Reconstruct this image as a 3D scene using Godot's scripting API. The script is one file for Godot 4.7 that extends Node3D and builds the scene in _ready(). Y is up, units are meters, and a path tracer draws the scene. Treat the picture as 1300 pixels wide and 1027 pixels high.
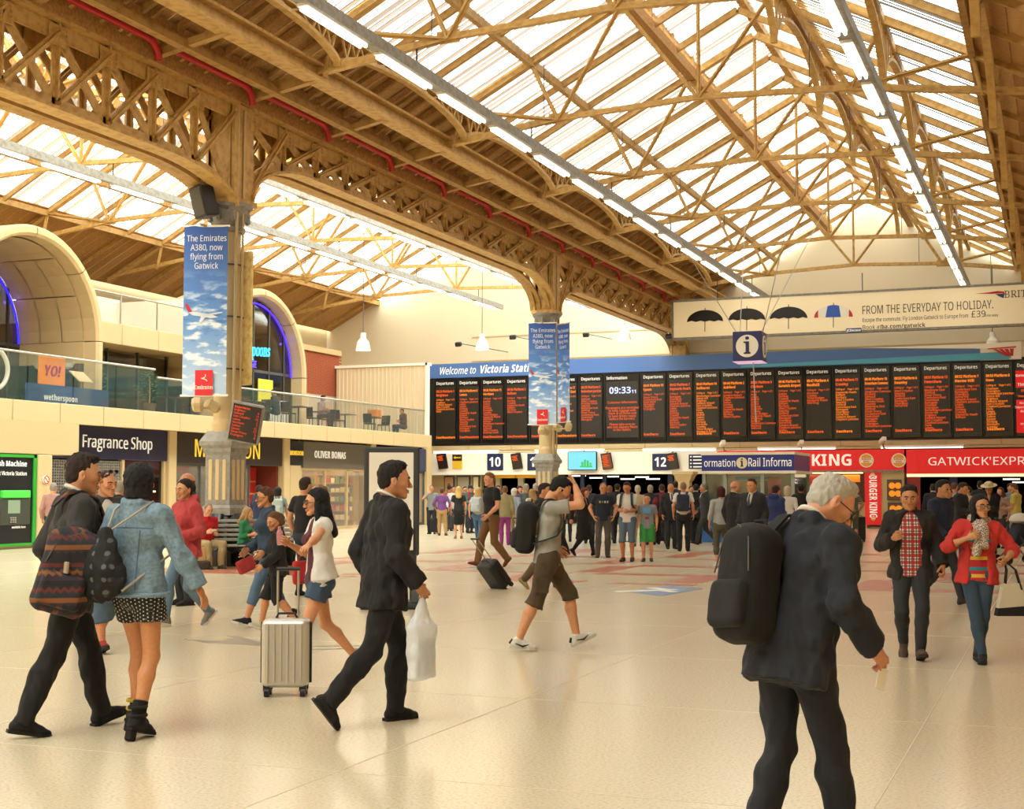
extends Node3D
# Station concourse. x right, y up, z towards the viewer; the hall runs along -z.

const EYE := 1.57
const FOC := 1750.0
var SIGHT := Basis.from_euler(Vector3(atan(108.5 / FOC), deg_to_rad(21.7), 0)) # the survey direction used to turn picture measurements into places
const ORD := ["first", "second", "third", "fourth", "fifth", "sixth", "seventh", "eighth", "ninth", "tenth", "eleventh", "twelfth", "thirteenth", "fourteenth", "fifteenth", "sixteenth", "seventeenth", "eighteenth", "nineteenth", "twentieth", "twenty-first", "twenty-second", "twenty-third"]

var cam: Camera3D
var used := {}
var M := {}
var fonts := {}
var rng := RandomNumberGenerator.new()

func _ready():
	rng.seed = 7
	# ---- camera
	cam = Camera3D.new()
	cam.name = "camera"
	add_child(cam)
	cam.position = Vector3(0, EYE, 0)
	cam.rotation = Vector3(atan(108.5 / FOC), deg_to_rad(21.7), 0)
	cam.fov = rad_to_deg(2.0 * atan(513.5 / FOC))
	cam.near = 0.1
	cam.far = 300.0
	cam.current = true
	# ---- sky and exposure
	var we := WorldEnvironment.new()
	we.name = "world_environment"
	var e := Environment.new()
	var sm := ProceduralSkyMaterial.new()
	sm.sky_top_color = Color(0.955, 0.985, 0.955)
	sm.sky_horizon_color = Color(0.955, 0.98, 0.945)
	sm.ground_bottom_color = Color(0.45, 0.42, 0.38)
	sm.ground_horizon_color = Color(0.55, 0.52, 0.48)
	var sky := Sky.new()
	sky.sky_material = sm
	e.background_mode = Environment.BG_SKY
	e.sky = sky
	e.background_energy_multiplier = 9.0
	e.tonemap_mode = Environment.TONE_MAPPER_LINEAR
	e.tonemap_exposure = 1.0
	e.sdfgi_enabled = true
	e.ssao_enabled = true
	e.ssil_enabled = true
	we.environment = e
	add_child(we)
	# ---- the place, large things first
	materials()
	build_shell()
	build_roof()
	build_girders()
	build_left_side()
	build_end_wall()
	build_kiosk()
	build_columns()
	build_lights()
	build_people()
	run_jobs()

# ------------------------------------------------------------------ pixels to places
func at(px: float, py: float, d: float) -> Vector3:
	var r := SIGHT * Vector3((px - 650.0) / FOC, (513.5 - py) / FOC, -1.0)
	return Vector3(0, EYE, 0) + r * d
func fl(px: float, py: float, y := 0.0) -> Vector3:
	var r := SIGHT * Vector3((px - 650.0) / FOC, (513.5 - py) / FOC, -1.0)
	return Vector3(0, EYE, 0) + r * ((y - EYE) / r.y)
func on_x(px: float, py: float, x: float) -> Vector3:
	var r := SIGHT * Vector3((px - 650.0) / FOC, (513.5 - py) / FOC, -1.0)
	return Vector3(0, EYE, 0) + r * (x / r.x)
func on_z(px: float, py: float, z: float) -> Vector3:
	var r := SIGHT * Vector3((px - 650.0) / FOC, (513.5 - py) / FOC, -1.0)
	return Vector3(0, EYE, 0) + r * (z / r.z)

# ------------------------------------------------------------------ names and nodes
func numbered(s: String) -> String:
	var k: int = used.get(s, -1) + 1
	used[s] = k
	return s if k == 0 else "%s_%03d" % [s, k]
func thing(called: String, label: String, category: String, pos := Vector3.ZERO, ry := 0.0, group := "") -> Node3D:
	var o := Node3D.new()
	o.name = numbered(called)
	add_child(o)
	o.position = pos
	o.rotation.y = ry
	tag(o, label, category, group)
	return o
func tag(o: Node, label: String, category: String, group := "") -> Node:
	o.set_meta("label", label)
	o.set_meta("category", category)
	if group != "":
		o.set_meta("group", group)
	return o
func part(called: String, b: MB, m: Material, parent: Node) -> MeshInstance3D:
	return place(called, b.mesh(), m, parent)
func place(called: String, mesh: Mesh, m: Material, parent: Node, t := Transform3D()) -> MeshInstance3D:
	var o := MeshInstance3D.new()
	o.name = numbered(called) if parent == self else called
	o.mesh = mesh
	o.material_override = m
	o.transform = t
	parent.add_child(o, true)
	return o
func struct(called: String, b: MB, m: Material, parent: Node = self) -> MeshInstance3D:
	var o := part(called, b, m, parent)
	if parent == self:
		o.set_meta("kind", "structure")
	return o
func struct_node(called: String) -> Node3D:
	var o := Node3D.new()
	o.name = numbered(called)
	add_child(o)
	o.set_meta("kind", "structure")
	return o
func copy(o: Node3D, pos: Vector3, ry: float, label: String, group := "") -> Node3D:
	var r: Node3D = o.duplicate()
	var nm: String = str(o.name)
	if nm.length() > 4 and nm.substr(nm.length() - 3).is_valid_int():
		nm = nm.substr(0, nm.length() - 4)
	r.name = numbered(nm)
	add_child(r)
	r.position = pos
	r.rotation.y = ry
	r.set_meta("label", label)
	if group != "":
		r.set_meta("group", group)
	return r

# ------------------------------------------------------------------ mesh builder
class MB:
	var v := PackedVector3Array()
	var n := PackedVector3Array()
	var uv := PackedVector2Array()
	var c := PackedColorArray()
	var ix := PackedInt32Array()
	var col := Color.WHITE
	func vert(p: Vector3, nn: Vector3, u := Vector2.ZERO) -> int:
		v.append(p)
		n.append(nn)
		uv.append(u)
		c.append(col)
		return v.size() - 1
	func tri_i(a: int, b: int, d: int):
		var f := (v[d] - v[a]).cross(v[b] - v[a])
		if f.dot(n[a] + n[b] + n[d]) < 0.0:
			ix.append_array([a, d, b])
		else:
			ix.append_array([a, b, d])
	func quad(p0: Vector3, p1: Vector3, p2: Vector3, p3: Vector3, nn: Vector3):
		var a := vert(p0, nn, Vector2(0, 1))
		var b := vert(p1, nn, Vector2(1, 1))
		var d := vert(p2, nn, Vector2(1, 0))
		var e := vert(p3, nn, Vector2(0, 0))
		tri_i(a, b, d)
		tri_i(a, d, e)
	func xbox(t: Transform3D, s: Vector3):
		var h := s * 0.5
		for ax in 3:
			for sg in [-1.0, 1.0]:
				var nn := Vector3.ZERO
				nn[ax] = sg
				var u := Vector3.ZERO
				u[(ax + 1) % 3] = h[(ax + 1) % 3]
				var w := Vector3.ZERO
				w[(ax + 2) % 3] = h[(ax + 2) % 3]
				var o: Vector3 = nn * h[ax]
				quad(t * (o - u - w), t * (o + u - w), t * (o + u + w), t * (o - u + w), (t.basis * nn).normalized())
	func box(lo: Vector3, hi: Vector3):
		xbox(Transform3D(Basis(), (lo + hi) * 0.5), (hi - lo).abs())
	func cbox(t: Transform3D, s: Vector3, b: float): # box with chamfered edges
		var h := s * 0.5
		b = minf(b, minf(h.x, minf(h.y, h.z)) * 0.9)
		var P := func(sx: float, sy: float, sz: float, ax: int) -> Vector3:
			var q := Vector3(sx * h.x, sy * h.y, sz * h.z)
			for k in 3:
				if k != ax:
					q[k] -= signf(q[k]) * b
			return q
		for ax in 3:
			for sg in [-1.0, 1.0]:
				var nn := Vector3.ZERO
				nn[ax] = sg
				var q := []
				for st in [[-1.0, -1.0], [1.0, -1.0], [1.0, 1.0], [-1.0, 1.0]]:
					var s3 := Vector3.ZERO
					s3[ax] = sg
					s3[(ax + 1) % 3] = st[0]
					s3[(ax + 2) % 3] = st[1]
					q.append(t * (P.call(s3.x, s3.y, s3.z, ax) as Vector3))
				quad(q[0], q[1], q[2], q[3], (t.basis * nn).normalized())
		for ax in 3:
			var a1 := (ax + 1) % 3
			var a2 := (ax + 2) % 3
			for s1 in [-1.0, 1.0]:
				for s2 in [-1.0, 1.0]:
					var q := []
					for e in [[-1.0, a1], [1.0, a1], [1.0, a2], [-1.0, a2]]:
						var s3 := Vector3.ZERO
						s3[ax] = e[0]
						s3[a1] = s1
						s3[a2] = s2
						q.append(t * (P.call(s3.x, s3.y, s3.z, e[1]) as Vector3))
					var nn := Vector3.ZERO
					nn[a1] = s1
					nn[a2] = s2
					quad(q[0], q[1], q[2], q[3], (t.basis * nn).normalized())
		for sx in [-1.0, 1.0]:
			for sy in [-1.0, 1.0]:
				for sz in [-1.0, 1.0]:
					var nn := (t.basis * Vector3(sx, sy, sz)).normalized()
					var a := vert(t * (P.call(sx, sy, sz, 0) as Vector3), nn)
					var d := vert(t * (P.call(sx, sy, sz, 1) as Vector3), nn)
					var e := vert(t * (P.call(sx, sy, sz, 2) as Vector3), nn)
					tri_i(a, d, e)
	func beam(a: Vector3, b: Vector3, w: float, h: float, up := Vector3.UP):
		var d := b - a
		var z := d.normalized()
		var x := up.cross(z)
		if x.length() < 0.01:
			x = Vector3.RIGHT.cross(z)
		x = x.normalized()
		var y := z.cross(x)
		xbox(Transform3D(Basis(x, y, z), (a + b) * 0.5), Vector3(w, h, d.length()))
	func angle_bar(a: Vector3, b: Vector3, w: float, t: float, up := Vector3.UP): # T section
		beam(a, b, w, t, up)
		var z := (b - a).normalized()
		var x := up.cross(z).normalized()
		var y := z.cross(x)
		beam(a + y * w * 0.45, b + y * w * 0.45, t, w * 0.9, up)
	func ring(ctr: Vector3, x: Vector3, y: Vector3, r: float, s: int, first: int, last: int, u := 0.0):
		for k in s + 1:
			var an := TAU * k / s
			var d := x * cos(an) + y * sin(an)
			vert(ctr + d * r, d, Vector2(float(k) / s, u))
		if last >= 0:
			for k in s:
				tri_i(last + k, last + k + 1, first + k)
				tri_i(last + k + 1, first + k + 1, first + k)
	func path(pts: Array, radii, s := 8, caps := true):
		var last := -1
		var x := Vector3.ZERO
		for i in pts.size():
			var d: Vector3 = (pts[mini(i + 1, pts.size() - 1)] - pts[maxi(i - 1, 0)]).normalized()
			if i == 0:
				x = d.cross(Vector3.UP)
				if x.length() < 0.05:
					x = d.cross(Vector3.RIGHT)
			else:
				x = x - d * x.dot(d)
			x = x.normalized()
			var y := d.cross(x)
			var r: float = radii[i] if radii is Array else radii
			var first := v.size()
			ring(pts[i], x, y, r, s, first, last, i)
			if caps and (i == 0 or i == pts.size() - 1):
				var nn := -d if i == 0 else d
				var cc := vert(pts[i], nn)
				var f2 := v.size()
				for k in s:
					var an := TAU * k / s
					vert(pts[i] + (x * cos(an) + y * sin(an)) * r, nn)
				for k in s:
					tri_i(cc, f2 + k, f2 + (k + 1) % s)
			last = first
	func tube(a: Vector3, b: Vector3, r: float, s := 8):
		path([a, b], r, s)
	func ribbon(pts: Array, w: Vector3, t: float): # flat strap: width vector w, thickness t
		for i in pts.size() - 1:
			var a: Vector3 = pts[i]
			var b: Vector3 = pts[i + 1]
			var d := (b - a).normalized()
			var nn := d.cross(w).normalized() * t * 0.5
			var hw := w * 0.5
			quad(a - hw + nn, a + hw + nn, b + hw + nn, b - hw + nn, nn.normalized())
			quad(a - hw - nn, a + hw - nn, b + hw - nn, b - hw - nn, -nn.normalized())
			quad(a - hw - nn, a - hw + nn, b - hw + nn, b - hw - nn, -w.normalized())
			quad(a + hw - nn, a + hw + nn, b + hw + nn, b + hw - nn, w.normalized())
	func lathe(prof: Array, s := 24, t := Transform3D(), sq := false): # [radius, height] pairs; sharp at every profile point; sq: square section
		var m := 4 if sq else s
		for i in prof.size() - 1:
			var p: Array = prof[i]
			var q: Array = prof[i + 1]
			var dr: float = q[0] - p[0]
			var dh: float = q[1] - p[1]
			var nl := Vector2(dh, -dr).normalized()
			for k in m:
				var a0 := TAU * k / m + (PI / 4 if sq else 0.0)
				var a1 := TAU * (k + 1) / m + (PI / 4 if sq else 0.0)
				var d0 := Vector3(cos(a0), 0, sin(a0))
				var d1 := Vector3(cos(a1), 0, sin(a1))
				var n0 := (d0 * nl.x + Vector3.UP * nl.y)
				var n1 := (d1 * nl.x + Vector3.UP * nl.y)
				if sq:
					n0 = ((d0 + d1).normalized() * nl.x + Vector3.UP * nl.y)
					n1 = n0
				var f := 1.41421356 if sq else 1.0
				var a := vert(t * (d0 * p[0] * f + Vector3.UP * p[1]), t.basis * n0)
				var b := vert(t * (d1 * p[0] * f + Vector3.UP * p[1]), t.basis * n1)
				var e := vert(t * (d1 * q[0] * f + Vector3.UP * q[1]), t.basis * n1)
				var g := vert(t * (d0 * q[0] * f + Vector3.UP * q[1]), t.basis * n0)
				tri_i(a, b, e)
				tri_i(a, e, g)
	func prism(poly: PackedVector2Array, d: float, t := Transform3D()): # polygon in local xy, from z=0 to z=d
		var tr := Geometry2D.triangulate_polygon(poly)
		for side in 2:
			var nn := (t.basis * Vector3(0, 0, 1.0 if side == 1 else -1.0)).normalized()
			var f := v.size()
			for p in poly:
				vert(t * Vector3(p.x, p.y, d * side), nn, p)
			for k in range(0, tr.size(), 3):
				tri_i(f + tr[k], f + tr[k + 1], f + tr[k + 2])
		var cw := Geometry2D.is_polygon_clockwise(poly)
		for i in poly.size():
			var p := poly[i]
			var q := poly[(i + 1) % poly.size()]
			var e := (q - p).normalized()
			var nn := Vector3(e.y, -e.x, 0)
			if cw:
				nn = -nn
			quad(t * Vector3(p.x, p.y, 0), t * Vector3(q.x, q.y, 0), t * Vector3(q.x, q.y, d), t * Vector3(p.x, p.y, d), (t.basis * nn).normalized())
	func add(o: MB, t := Transform3D()):
		var f := v.size()
		for i in o.v.size():
			v.append(t * o.v[i])
			n.append((t.basis * o.n[i]).normalized())
			uv.append(o.uv[i])
			c.append(o.c[i])
		var flip := t.basis.determinant() < 0.0
		for k in range(0, o.ix.size(), 3):
			ix.append(f + o.ix[k])
			ix.append(f + o.ix[k + (2 if flip else 1)])
			ix.append(f + o.ix[k + (1 if flip else 2)])
	func arrays(a: Array, t := Transform3D()):
		var f := v.size()
		var av: PackedVector3Array = a[Mesh.ARRAY_VERTEX]
		var an: PackedVector3Array = a[Mesh.ARRAY_NORMAL]
		for i in av.size():
			v.append(t * av[i])
			n.append((t.basis * an[i]).normalized())
			uv.append(Vector2.ZERO)
			c.append(col)
		if a[Mesh.ARRAY_INDEX] != null and a[Mesh.ARRAY_INDEX].size() > 0:
			for k in a[Mesh.ARRAY_INDEX]:
				ix.append(f + k)
		else:
			for k in av.size():
				ix.append(f + k)
	func mesh() -> ArrayMesh:
		var m := ArrayMesh.new()
		if v.is_empty():
			return m
		var a := []
		a.resize(Mesh.ARRAY_MAX)
		a[Mesh.ARRAY_VERTEX] = v
		a[Mesh.ARRAY_NORMAL] = n
		a[Mesh.ARRAY_TEX_UV] = uv
		a[Mesh.ARRAY_COLOR] = c
		a[Mesh.ARRAY_INDEX] = ix
		m.add_surface_from_arrays(Mesh.PRIMITIVE_TRIANGLES, a)
		return m

func facing(n: Vector3, o: Vector3) -> Transform3D: # a plane's frame: x right, y up, z = n
	var x := Vector3.UP.cross(n).normalized()
	return Transform3D(Basis(x, n.cross(x), n), o)

var text_cache := {}
func text(b: MB, s: String, h: float, t: Transform3D, bold := false, align := 0, depth := 0.01, serif := false, italic := false, squeeze := 1.0) -> float: # h: height of a capital; align -1 left, 0 centre, 1 right
	var key := "%s|%s|%s|%f" % [s, bold, serif, depth / h]
	if not text_cache.has(key):
		var fk := "%s%s" % [bold, serif]
		if not fonts.has(fk):
			var f := SystemFont.new()
			f.font_names = PackedStringArray(["Droid Serif" if serif else "Droid Sans"])
			f.font_weight = 700 if bold else 400
			var hm := TextMesh.new()
			hm.font = f
			hm.text = "H"
			hm.font_size = 32
			hm.pixel_size = 1.0 / (0.714 * 32.0)
			hm.depth = 0.02
			fonts[fk] = f
			fonts[fk + "y"] = hm.get_aabb().position.y
		var tm := TextMesh.new()
		tm.font = fonts[fk]
		tm.text = s
		tm.font_size = 32
		tm.pixel_size = 1.0 / (0.714 * 32.0)
		tm.depth = depth / h
		tm.curve_step = 2.5
		var ar := tm.get_mesh_arrays()
		var lo := 1e9
		var hi := -1e9
		if ar.size() > 0 and ar[0] != null:
			for p in ar[0]:
				lo = minf(lo, p.x)
				hi = maxf(hi, p.x)
		text_cache[key] = [ar, lo, hi, fonts[fk + "y"]]
	var g: Array = text_cache[key]
	if g[0].size() == 0 or g[0][0] == null:
		return 0.0
	var off: float = [-g[1], -(g[1] + g[2]) * 0.5, -g[2]][align + 1]
	var bs := Basis(Vector3(h * squeeze, 0, 0), Vector3(h * 0.2 if italic else 0.0, h, 0), Vector3(0, 0, h))
	b.arrays(g[0], t * Transform3D(bs, Vector3(off * h * squeeze, -g[3] * h, 0)))
	return (g[2] - g[1]) * h * squeeze

func fit(b: MB, s: String, h: float, t: Transform3D, w: float, bold := false, align := 0, depth := 0.01):
	text(b, s, h, t, bold, align, depth, false, false, w / maxf(0.01, text(MB.new(), s, h, Transform3D(), bold, 0, depth)))

# ------------------------------------------------------------------ materials
func mt(col: Color, rough := 0.7, metal := 0.0, tex: Texture2D = null, sc := 1.0, nrm: Texture2D = null, ns := 0.5, nsc := 1.0) -> StandardMaterial3D:
	var m := StandardMaterial3D.new()
	m.albedo_color = col
	m.roughness = rough
	m.metallic = metal
	if tex:
		m.albedo_texture = tex
	if nrm:
		m.normal_enabled = true
		m.normal_texture = nrm
		m.normal_scale = ns
	if tex or nrm:
		m.uv1_triplanar = true
		m.uv1_scale = Vector3.ONE * sc
	return m
func glow(col: Color, e: float, base := Color(0.9, 0.9, 0.9)) -> StandardMaterial3D:
	var m := mt(base, 0.5)
	m.emission_enabled = true
	m.emission = col
	m.emission_energy_multiplier = e
	return m
func pane(col: Color, a: float, rough := 0.05) -> StandardMaterial3D:
	var m := mt(Color(col, a), rough)
	m.transparency = BaseMaterial3D.TRANSPARENCY_ALPHA
	m.cull_mode = BaseMaterial3D.CULL_DISABLED
	return m
func noise(sd: int, freq: float, ramp: Array, size := 512, oct := 4, normal := false, bump := 4.0) -> NoiseTexture2D:
	var f := FastNoiseLite.new()
	f.seed = sd
	f.frequency = freq
	f.noise_type = FastNoiseLite.TYPE_SIMPLEX_SMOOTH
	f.fractal_octaves = oct
	var t := NoiseTexture2D.new()
	t.width = size
	t.height = size
	t.seamless = true
	t.noise = f
	t.as_normal_map = normal
	t.bump_strength = bump
	if ramp.size():
		var g := Gradient.new()
		g.offsets = PackedFloat32Array(ramp.map(func(r): return r[0]))
		g.colors = PackedColorArray(ramp.map(func(r): return r[1]))
		t.color_ramp = g
	return t
func hx(s: String) -> Color:
	return Color.html(s)
func materials():
	var dirt := noise(3, 0.012, [[0.0, hx("cfc2ae")], [0.35, hx("efe8dc")], [0.6, hx("ffffff")], [1.0, hx("ffffff")]], 512, 5)
	var grain := noise(5, 0.03, [[0.0, hx("cdb89c")], [0.4, hx("eadfce")], [0.7, hx("ffffff")], [1.0, hx("f4ecdf")]], 512, 5)
	var speck := noise(8, 0.12, [[0.0, hx("d8ccba")], [0.4, hx("f4efe6")], [1.0, hx("ffffff")]], 512, 4)
	var cloth := noise(11, 0.02, [], 512, 4, true, 6.0)
	var weave := noise(12, 0.25, [[0.0, hx("c0c0c0")], [1.0, hx("ffffff")]], 256, 2)
	var skin := noise(14, 0.03, [[0.0, hx("eedcd0")], [1.0, hx("ffffff")]], 256, 3)
	var shine := noise(15, 0.03, [[0.0, hx("505050")], [1.0, hx("909090")]], 512, 3)
	M.dirt = dirt
	M.grain = grain
	M.cloth = cloth
	M.weave = weave
	M.skintex = skin
	M.shine = shine
	M.steel = mt(hx("c9a25e"), 0.55, 0.0, dirt, 0.6)
	M.steel2 = mt(hx("b68f50"), 0.6, 0.0, dirt, 0.5)
	M.timber = mt(hx("c99f64"), 0.75, 0.0, grain, 0.7)
	M.timber.uv1_scale = Vector3(0.5, 2.0, 2.0)
	M.timber2 = mt(hx("b88c52"), 0.75, 0.0, grain, 0.6)
	M.timber3 = mt(hx("d0aa72"), 0.75, 0.0, grain, 0.8)
	M.floor = mt(hx("e0d5bd"), 0.2, 0.0, speck, 0.6)
	M.floor.roughness_texture = null
	M.inlay = mt(hx("b8705a"), 0.3, 0.0, speck, 0.5)
	M.cream = mt(hx("ccb58a"), 0.6, 0.0, speck, 0.9)
	M.cream2 = mt(hx("d2bb90"), 0.5, 0.0, speck, 0.9)
	M.plaster = mt(hx("e6d8bc"), 0.8, 0.0, speck, 0.9)
	M.white = mt(hx("f2ecdf"), 0.5)
	M.grey = mt(hx("8d8a84"), 0.5, 0.0, dirt, 0.8)
	M.darkgrey = mt(hx("4a4742"), 0.5)
	M.black = mt(hx("17161a"), 0.45)
	M.gloss = mt(hx("0c0c0e"), 0.15)
	M.dark = mt(hx("1d1815"), 0.6)
	M.navy = mt(hx("18214a"), 0.45)
	M.red = mt(hx("c21a1c"), 0.4)
	M.pipe = mt(hx("b3161a"), 0.35)
	M.metal = mt(hx("b9b4aa"), 0.3, 0.9)
	M.chrome = mt(hx("d8d8d8"), 0.15, 1.0)
	M.brick = mt(hx("a9583a"), 0.8, 0.0, grain, 1.3)
	M.brick2 = mt(hx("8f4730"), 0.8, 0.0, grain, 1.3)
	M.mortar = mt(hx("c7b199"), 0.9)
	M.clean = pane(hx("f7ead0"), 0.28, 0.2)
	M.stained = pane(hx("c89a55"), 0.5, 0.2)
	M.dusty = pane(hx("e6c48c"), 0.4, 0.2)
	M.greyed = pane(hx("cfc6b8"), 0.72, 0.2)
	M.glass = pane(hx("5f7f78"), 0.12)
	M.shopglass = pane(hx("14110d"), 0.55)
	M.tube = glow(Color(1.0, 0.97, 0.88), 4.0)
	M.letter = glow(Color(0.95, 0.93, 0.88), 0.35, hx("f4f1ea"))
	M.orange = glow(Color(1.0, 0.36, 0.06), 1.25, hx("3a1a08"))
	M.orange2 = glow(Color(1.0, 0.5, 0.08), 1.5, hx("3a1a08"))
	M.yellow = glow(Color(1.0, 0.8, 0.25), 0.4, hx("f2d84a"))
	M.screen = mt(hx("231f1a"), 0.35)
# ------------------------------------------------------------------ shell
func W(x: float, y: float, f: float) -> Vector3:
	return Vector3(x, y, -f)
const MAIN := [-16.3, -7.7, 0.9]
const SIDE := [-34.7, -25.5, -16.3]
const EAVE := 9.87
const SLOPE := 0.52
const BAY := 6.5
const F_NEAR := -14.3
const F_FAR := 62.5
func roof_y(nv: Array, x: float) -> float:
	return EAVE + SLOPE * minf(x - nv[0], nv[2] - x)

func build_shell():
	var b := MB.new()
	b.box(W(-36, -0.25, F_NEAR), W(5, 0, 84))
	var fo := struct("floor", b, M.floor)
	# terracotta inlay bands set into the terrazzo, each a thin slab
	var fr := [[22.2, 0.62], [24.6, 0.5], [27.4, 0.66], [30.6, 0.6], [34.2, 0.7]]
	for k in fr.size():
		var x := -16.4 + 0.9 * k
		var i := 0
		while x < 2.4:
			var ln: float = [3.4, 1.5, 2.4, 4.2, 1.8][(i * 2 + k) % 5]
			b = MB.new()
			b.box(Vector3(x, 0.0, -fr[k][0] - fr[k][1] * (1.0 if i % 2 == 0 else 0.55)), Vector3(minf(x + ln, 2.6), 0.003, -fr[k][0]))
			part("floor_inlay", b, M.inlay, fo)
			x += ln + [0.0, 1.1, 0.5, 1.6][(i + k) % 4] + 0.02
			i += 1
	for k in 4:
		for i in 6:
			var x := -15.6 + i * 3.1 + 0.7 * (k % 2)
			b = MB.new()
			b.box(Vector3(x, 0, -fr[k + 1][0] + 0.01), Vector3(x + 0.62, 0.0032, -fr[k][0] - fr[k][1] - 0.01))
			part("floor_inlay", b, M.inlay, fo)
	# faint joints
	b = MB.new()
	for k in 22:
		b.box(Vector3(-27, 0, -(4.0 + k * 2.9 - 0.008)), Vector3(4, 0.0012, -(4.0 + k * 2.9)))
	for k in 11:
		b.box(Vector3(-27 + k * 2.9, 0, -62), Vector3(-27 + k * 2.9 + 0.008, 0.0012, 0))
	var jn := part("floor_joint", b, mt(hx("cdbfa4"), 0.4), fo)
	jn.set_meta("kind", "stuff")
	# blue square sticker with a white mark
	var q := [fl(797, 751), fl(838, 757), fl(892, 747.5), fl(850, 743.5)]
	b = MB.new()
	var top := 0.004
	b.prism(PackedVector2Array([Vector2(q[0].x, q[0].z), Vector2(q[1].x, q[1].z), Vector2(q[2].x, q[2].z), Vector2(q[3].x, q[3].z)]), 0.004, Transform3D(Basis(Vector3.RIGHT, Vector3.BACK, Vector3.UP), Vector3.ZERO))
	var st := thing("floor_sticker", "blue square floor sticker with a white letter on the pale terrazzo", "sticker")
	part("backing", b, mt(hx("5f7fae"), 0.35), st)
	b = MB.new()
	var ctr: Vector3 = (q[0] + q[2]) * 0.5
	var ax: Vector3 = (q[2] - q[0]).normalized()
	var ay := Vector3(ax.z, 0, -ax.x)
	for s in [[-0.35, 0.62, 0.0, 0.2], [0.05, 0.18, 0.27, 0.5], [-0.1, 0.18, -0.22, 0.4]]:
		b.xbox(Transform3D(Basis(ax, Vector3.UP, ay), ctr + ax * s[0] + ay * s[2] + Vector3(0, 0.0045, 0)), Vector3(s[1], 0.002, s[3]) if s[0] > -0.3 else Vector3(1.1, 0.002, 0.2))
	part("mark", b, M.white, st)
	# grey graphic stuck to the floor
	b = MB.new()
	var P := func(x: float, y: float) -> Vector2:
		var w := fl(x, y)
		return Vector2(w.x, w.z)
	var up := Transform3D(Basis(Vector3.RIGHT, Vector3.BACK, Vector3.UP), Vector3.ZERO)
	b.prism(PackedVector2Array([P.call(234, 811.5), P.call(262, 816.5), P.call(300, 818), P.call(335, 820.5), P.call(335, 815.5), P.call(318, 812.5), P.call(302, 808), P.call(288, 807), P.call(300, 811), P.call(276, 814)]), 0.004, up)
	b.prism(PackedVector2Array([P.call(335, 819), P.call(400, 821), P.call(465, 820), P.call(465, 819), P.call(400, 819.6), P.call(335, 817.5)]), 0.004, up)
	b.prism(PackedVector2Array([P.call(335, 824), P.call(400, 825), P.call(465, 823), P.call(465, 822), P.call(400, 823.6), P.call(335, 822.5)]), 0.004, up)
	tag(part("floor_graphic", b, mt(hx("9a8f80"), 0.4), self), "grey line drawing stuck to the terrazzo behind the silver suitcase", "sticker")
	# walls with thickness
	b = MB.new()
	b.box(W(-36, 0, F_NEAR), W(-35.2, 10.2, F_FAR))
	struct("wall_left", b, M.cream)
	b = MB.new()
	b.box(W(4.5, 0, F_NEAR), W(5.0, 10.3, F_FAR))
	struct("wall_right", b, M.cream)
	b = MB.new()
	b.box(W(-36, 0, F_NEAR - 0.5), W(5, 15.2, F_NEAR))
	struct("wall_front", b, M.cream)
	b = MB.new()
	var poly := PackedVector2Array([Vector2(-36, 3.4), Vector2(5, 3.4), Vector2(5, 10.2), Vector2(0.9, 10.2), Vector2(-7.7, 14.9), Vector2(-16.3, 10.2), Vector2(-25.5, 15.0), Vector2(-34.7, 10.2), Vector2(-36, 10.2)])
	b.prism(poly, 0.6, Transform3D(Basis(), W(0, 0, F_FAR + 0.6)))
	struct("wall_back", b, M.plaster)
	# brick-free render joints and service pipes on the end wall
	b = MB.new()
	for y in [7.9, 9.1]:
		b.box(W(-27, y, F_FAR), W(-0.5, y + 0.06, F_FAR - 0.03))
	struct("trim_1", b, M.cream)
	# flat ceiling of the aisle on the right
	b = MB.new()
	b.box(W(0.7, 9.95, F_NEAR), W(5, 10.25, F_FAR))
	struct("ceiling", b, M.timber2)

# ------------------------------------------------------------------ roof
func sheet(w: float, x0: float, y0: float, x1: float, y1: float, tone: int, sd: int) -> ArrayMesh: # a corrugated translucent sheet, dirt streaks running down it
	var r := RandomNumberGenerator.new()
	r.seed = sd
	var b := MB.new()
	var nn := Vector3(y1 - y0, x0 - x1, 0).normalized()
	if nn.y > 0:
		nn = -nn
	var s := 0.0
	var cols := [hx("f7ead0"), hx("d0a25c"), hx("827e78"), hx("e8cd98")]
	var k := 0
	while s < w - 0.005:
		var wd := minf(0.05 if k % 2 == 1 else r.randf_range(0.14, 0.24), w - s)
		var cc: Color = cols[3]
		var al := 0.38
		if k % 2 == 0:
			var st := r.randf()
			cc = cols[0] if tone == 0 else cols[1] if tone == 1 else cols[2]
			al = [0.62, 0.86, 0.968][tone] + [0.22, 0.1, 0.02][tone] * st
			if tone == 0 and r.randf() < 0.3: # a weathered strip
				cc = cols[3]
				al = 0.945
		else:
			cc = hx("b08a50") if tone != 2 else hx("6f6a62")
			al = 0.97
		cc = cc.srgb_to_linear()
		cc.a = al
		b.col = cc
		var l0 := 0.0 if k % 2 == 0 else -0.012
		b.quad(Vector3(x0, y0, -s) + nn * -l0, Vector3(x1, y1, -s) + nn * -l0, Vector3(x1, y1, -s - wd) + nn * -l0, Vector3(x0, y0, -s - wd) + nn * -l0, nn)
		s += wd
		k += 1
	return b.mesh()

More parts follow.
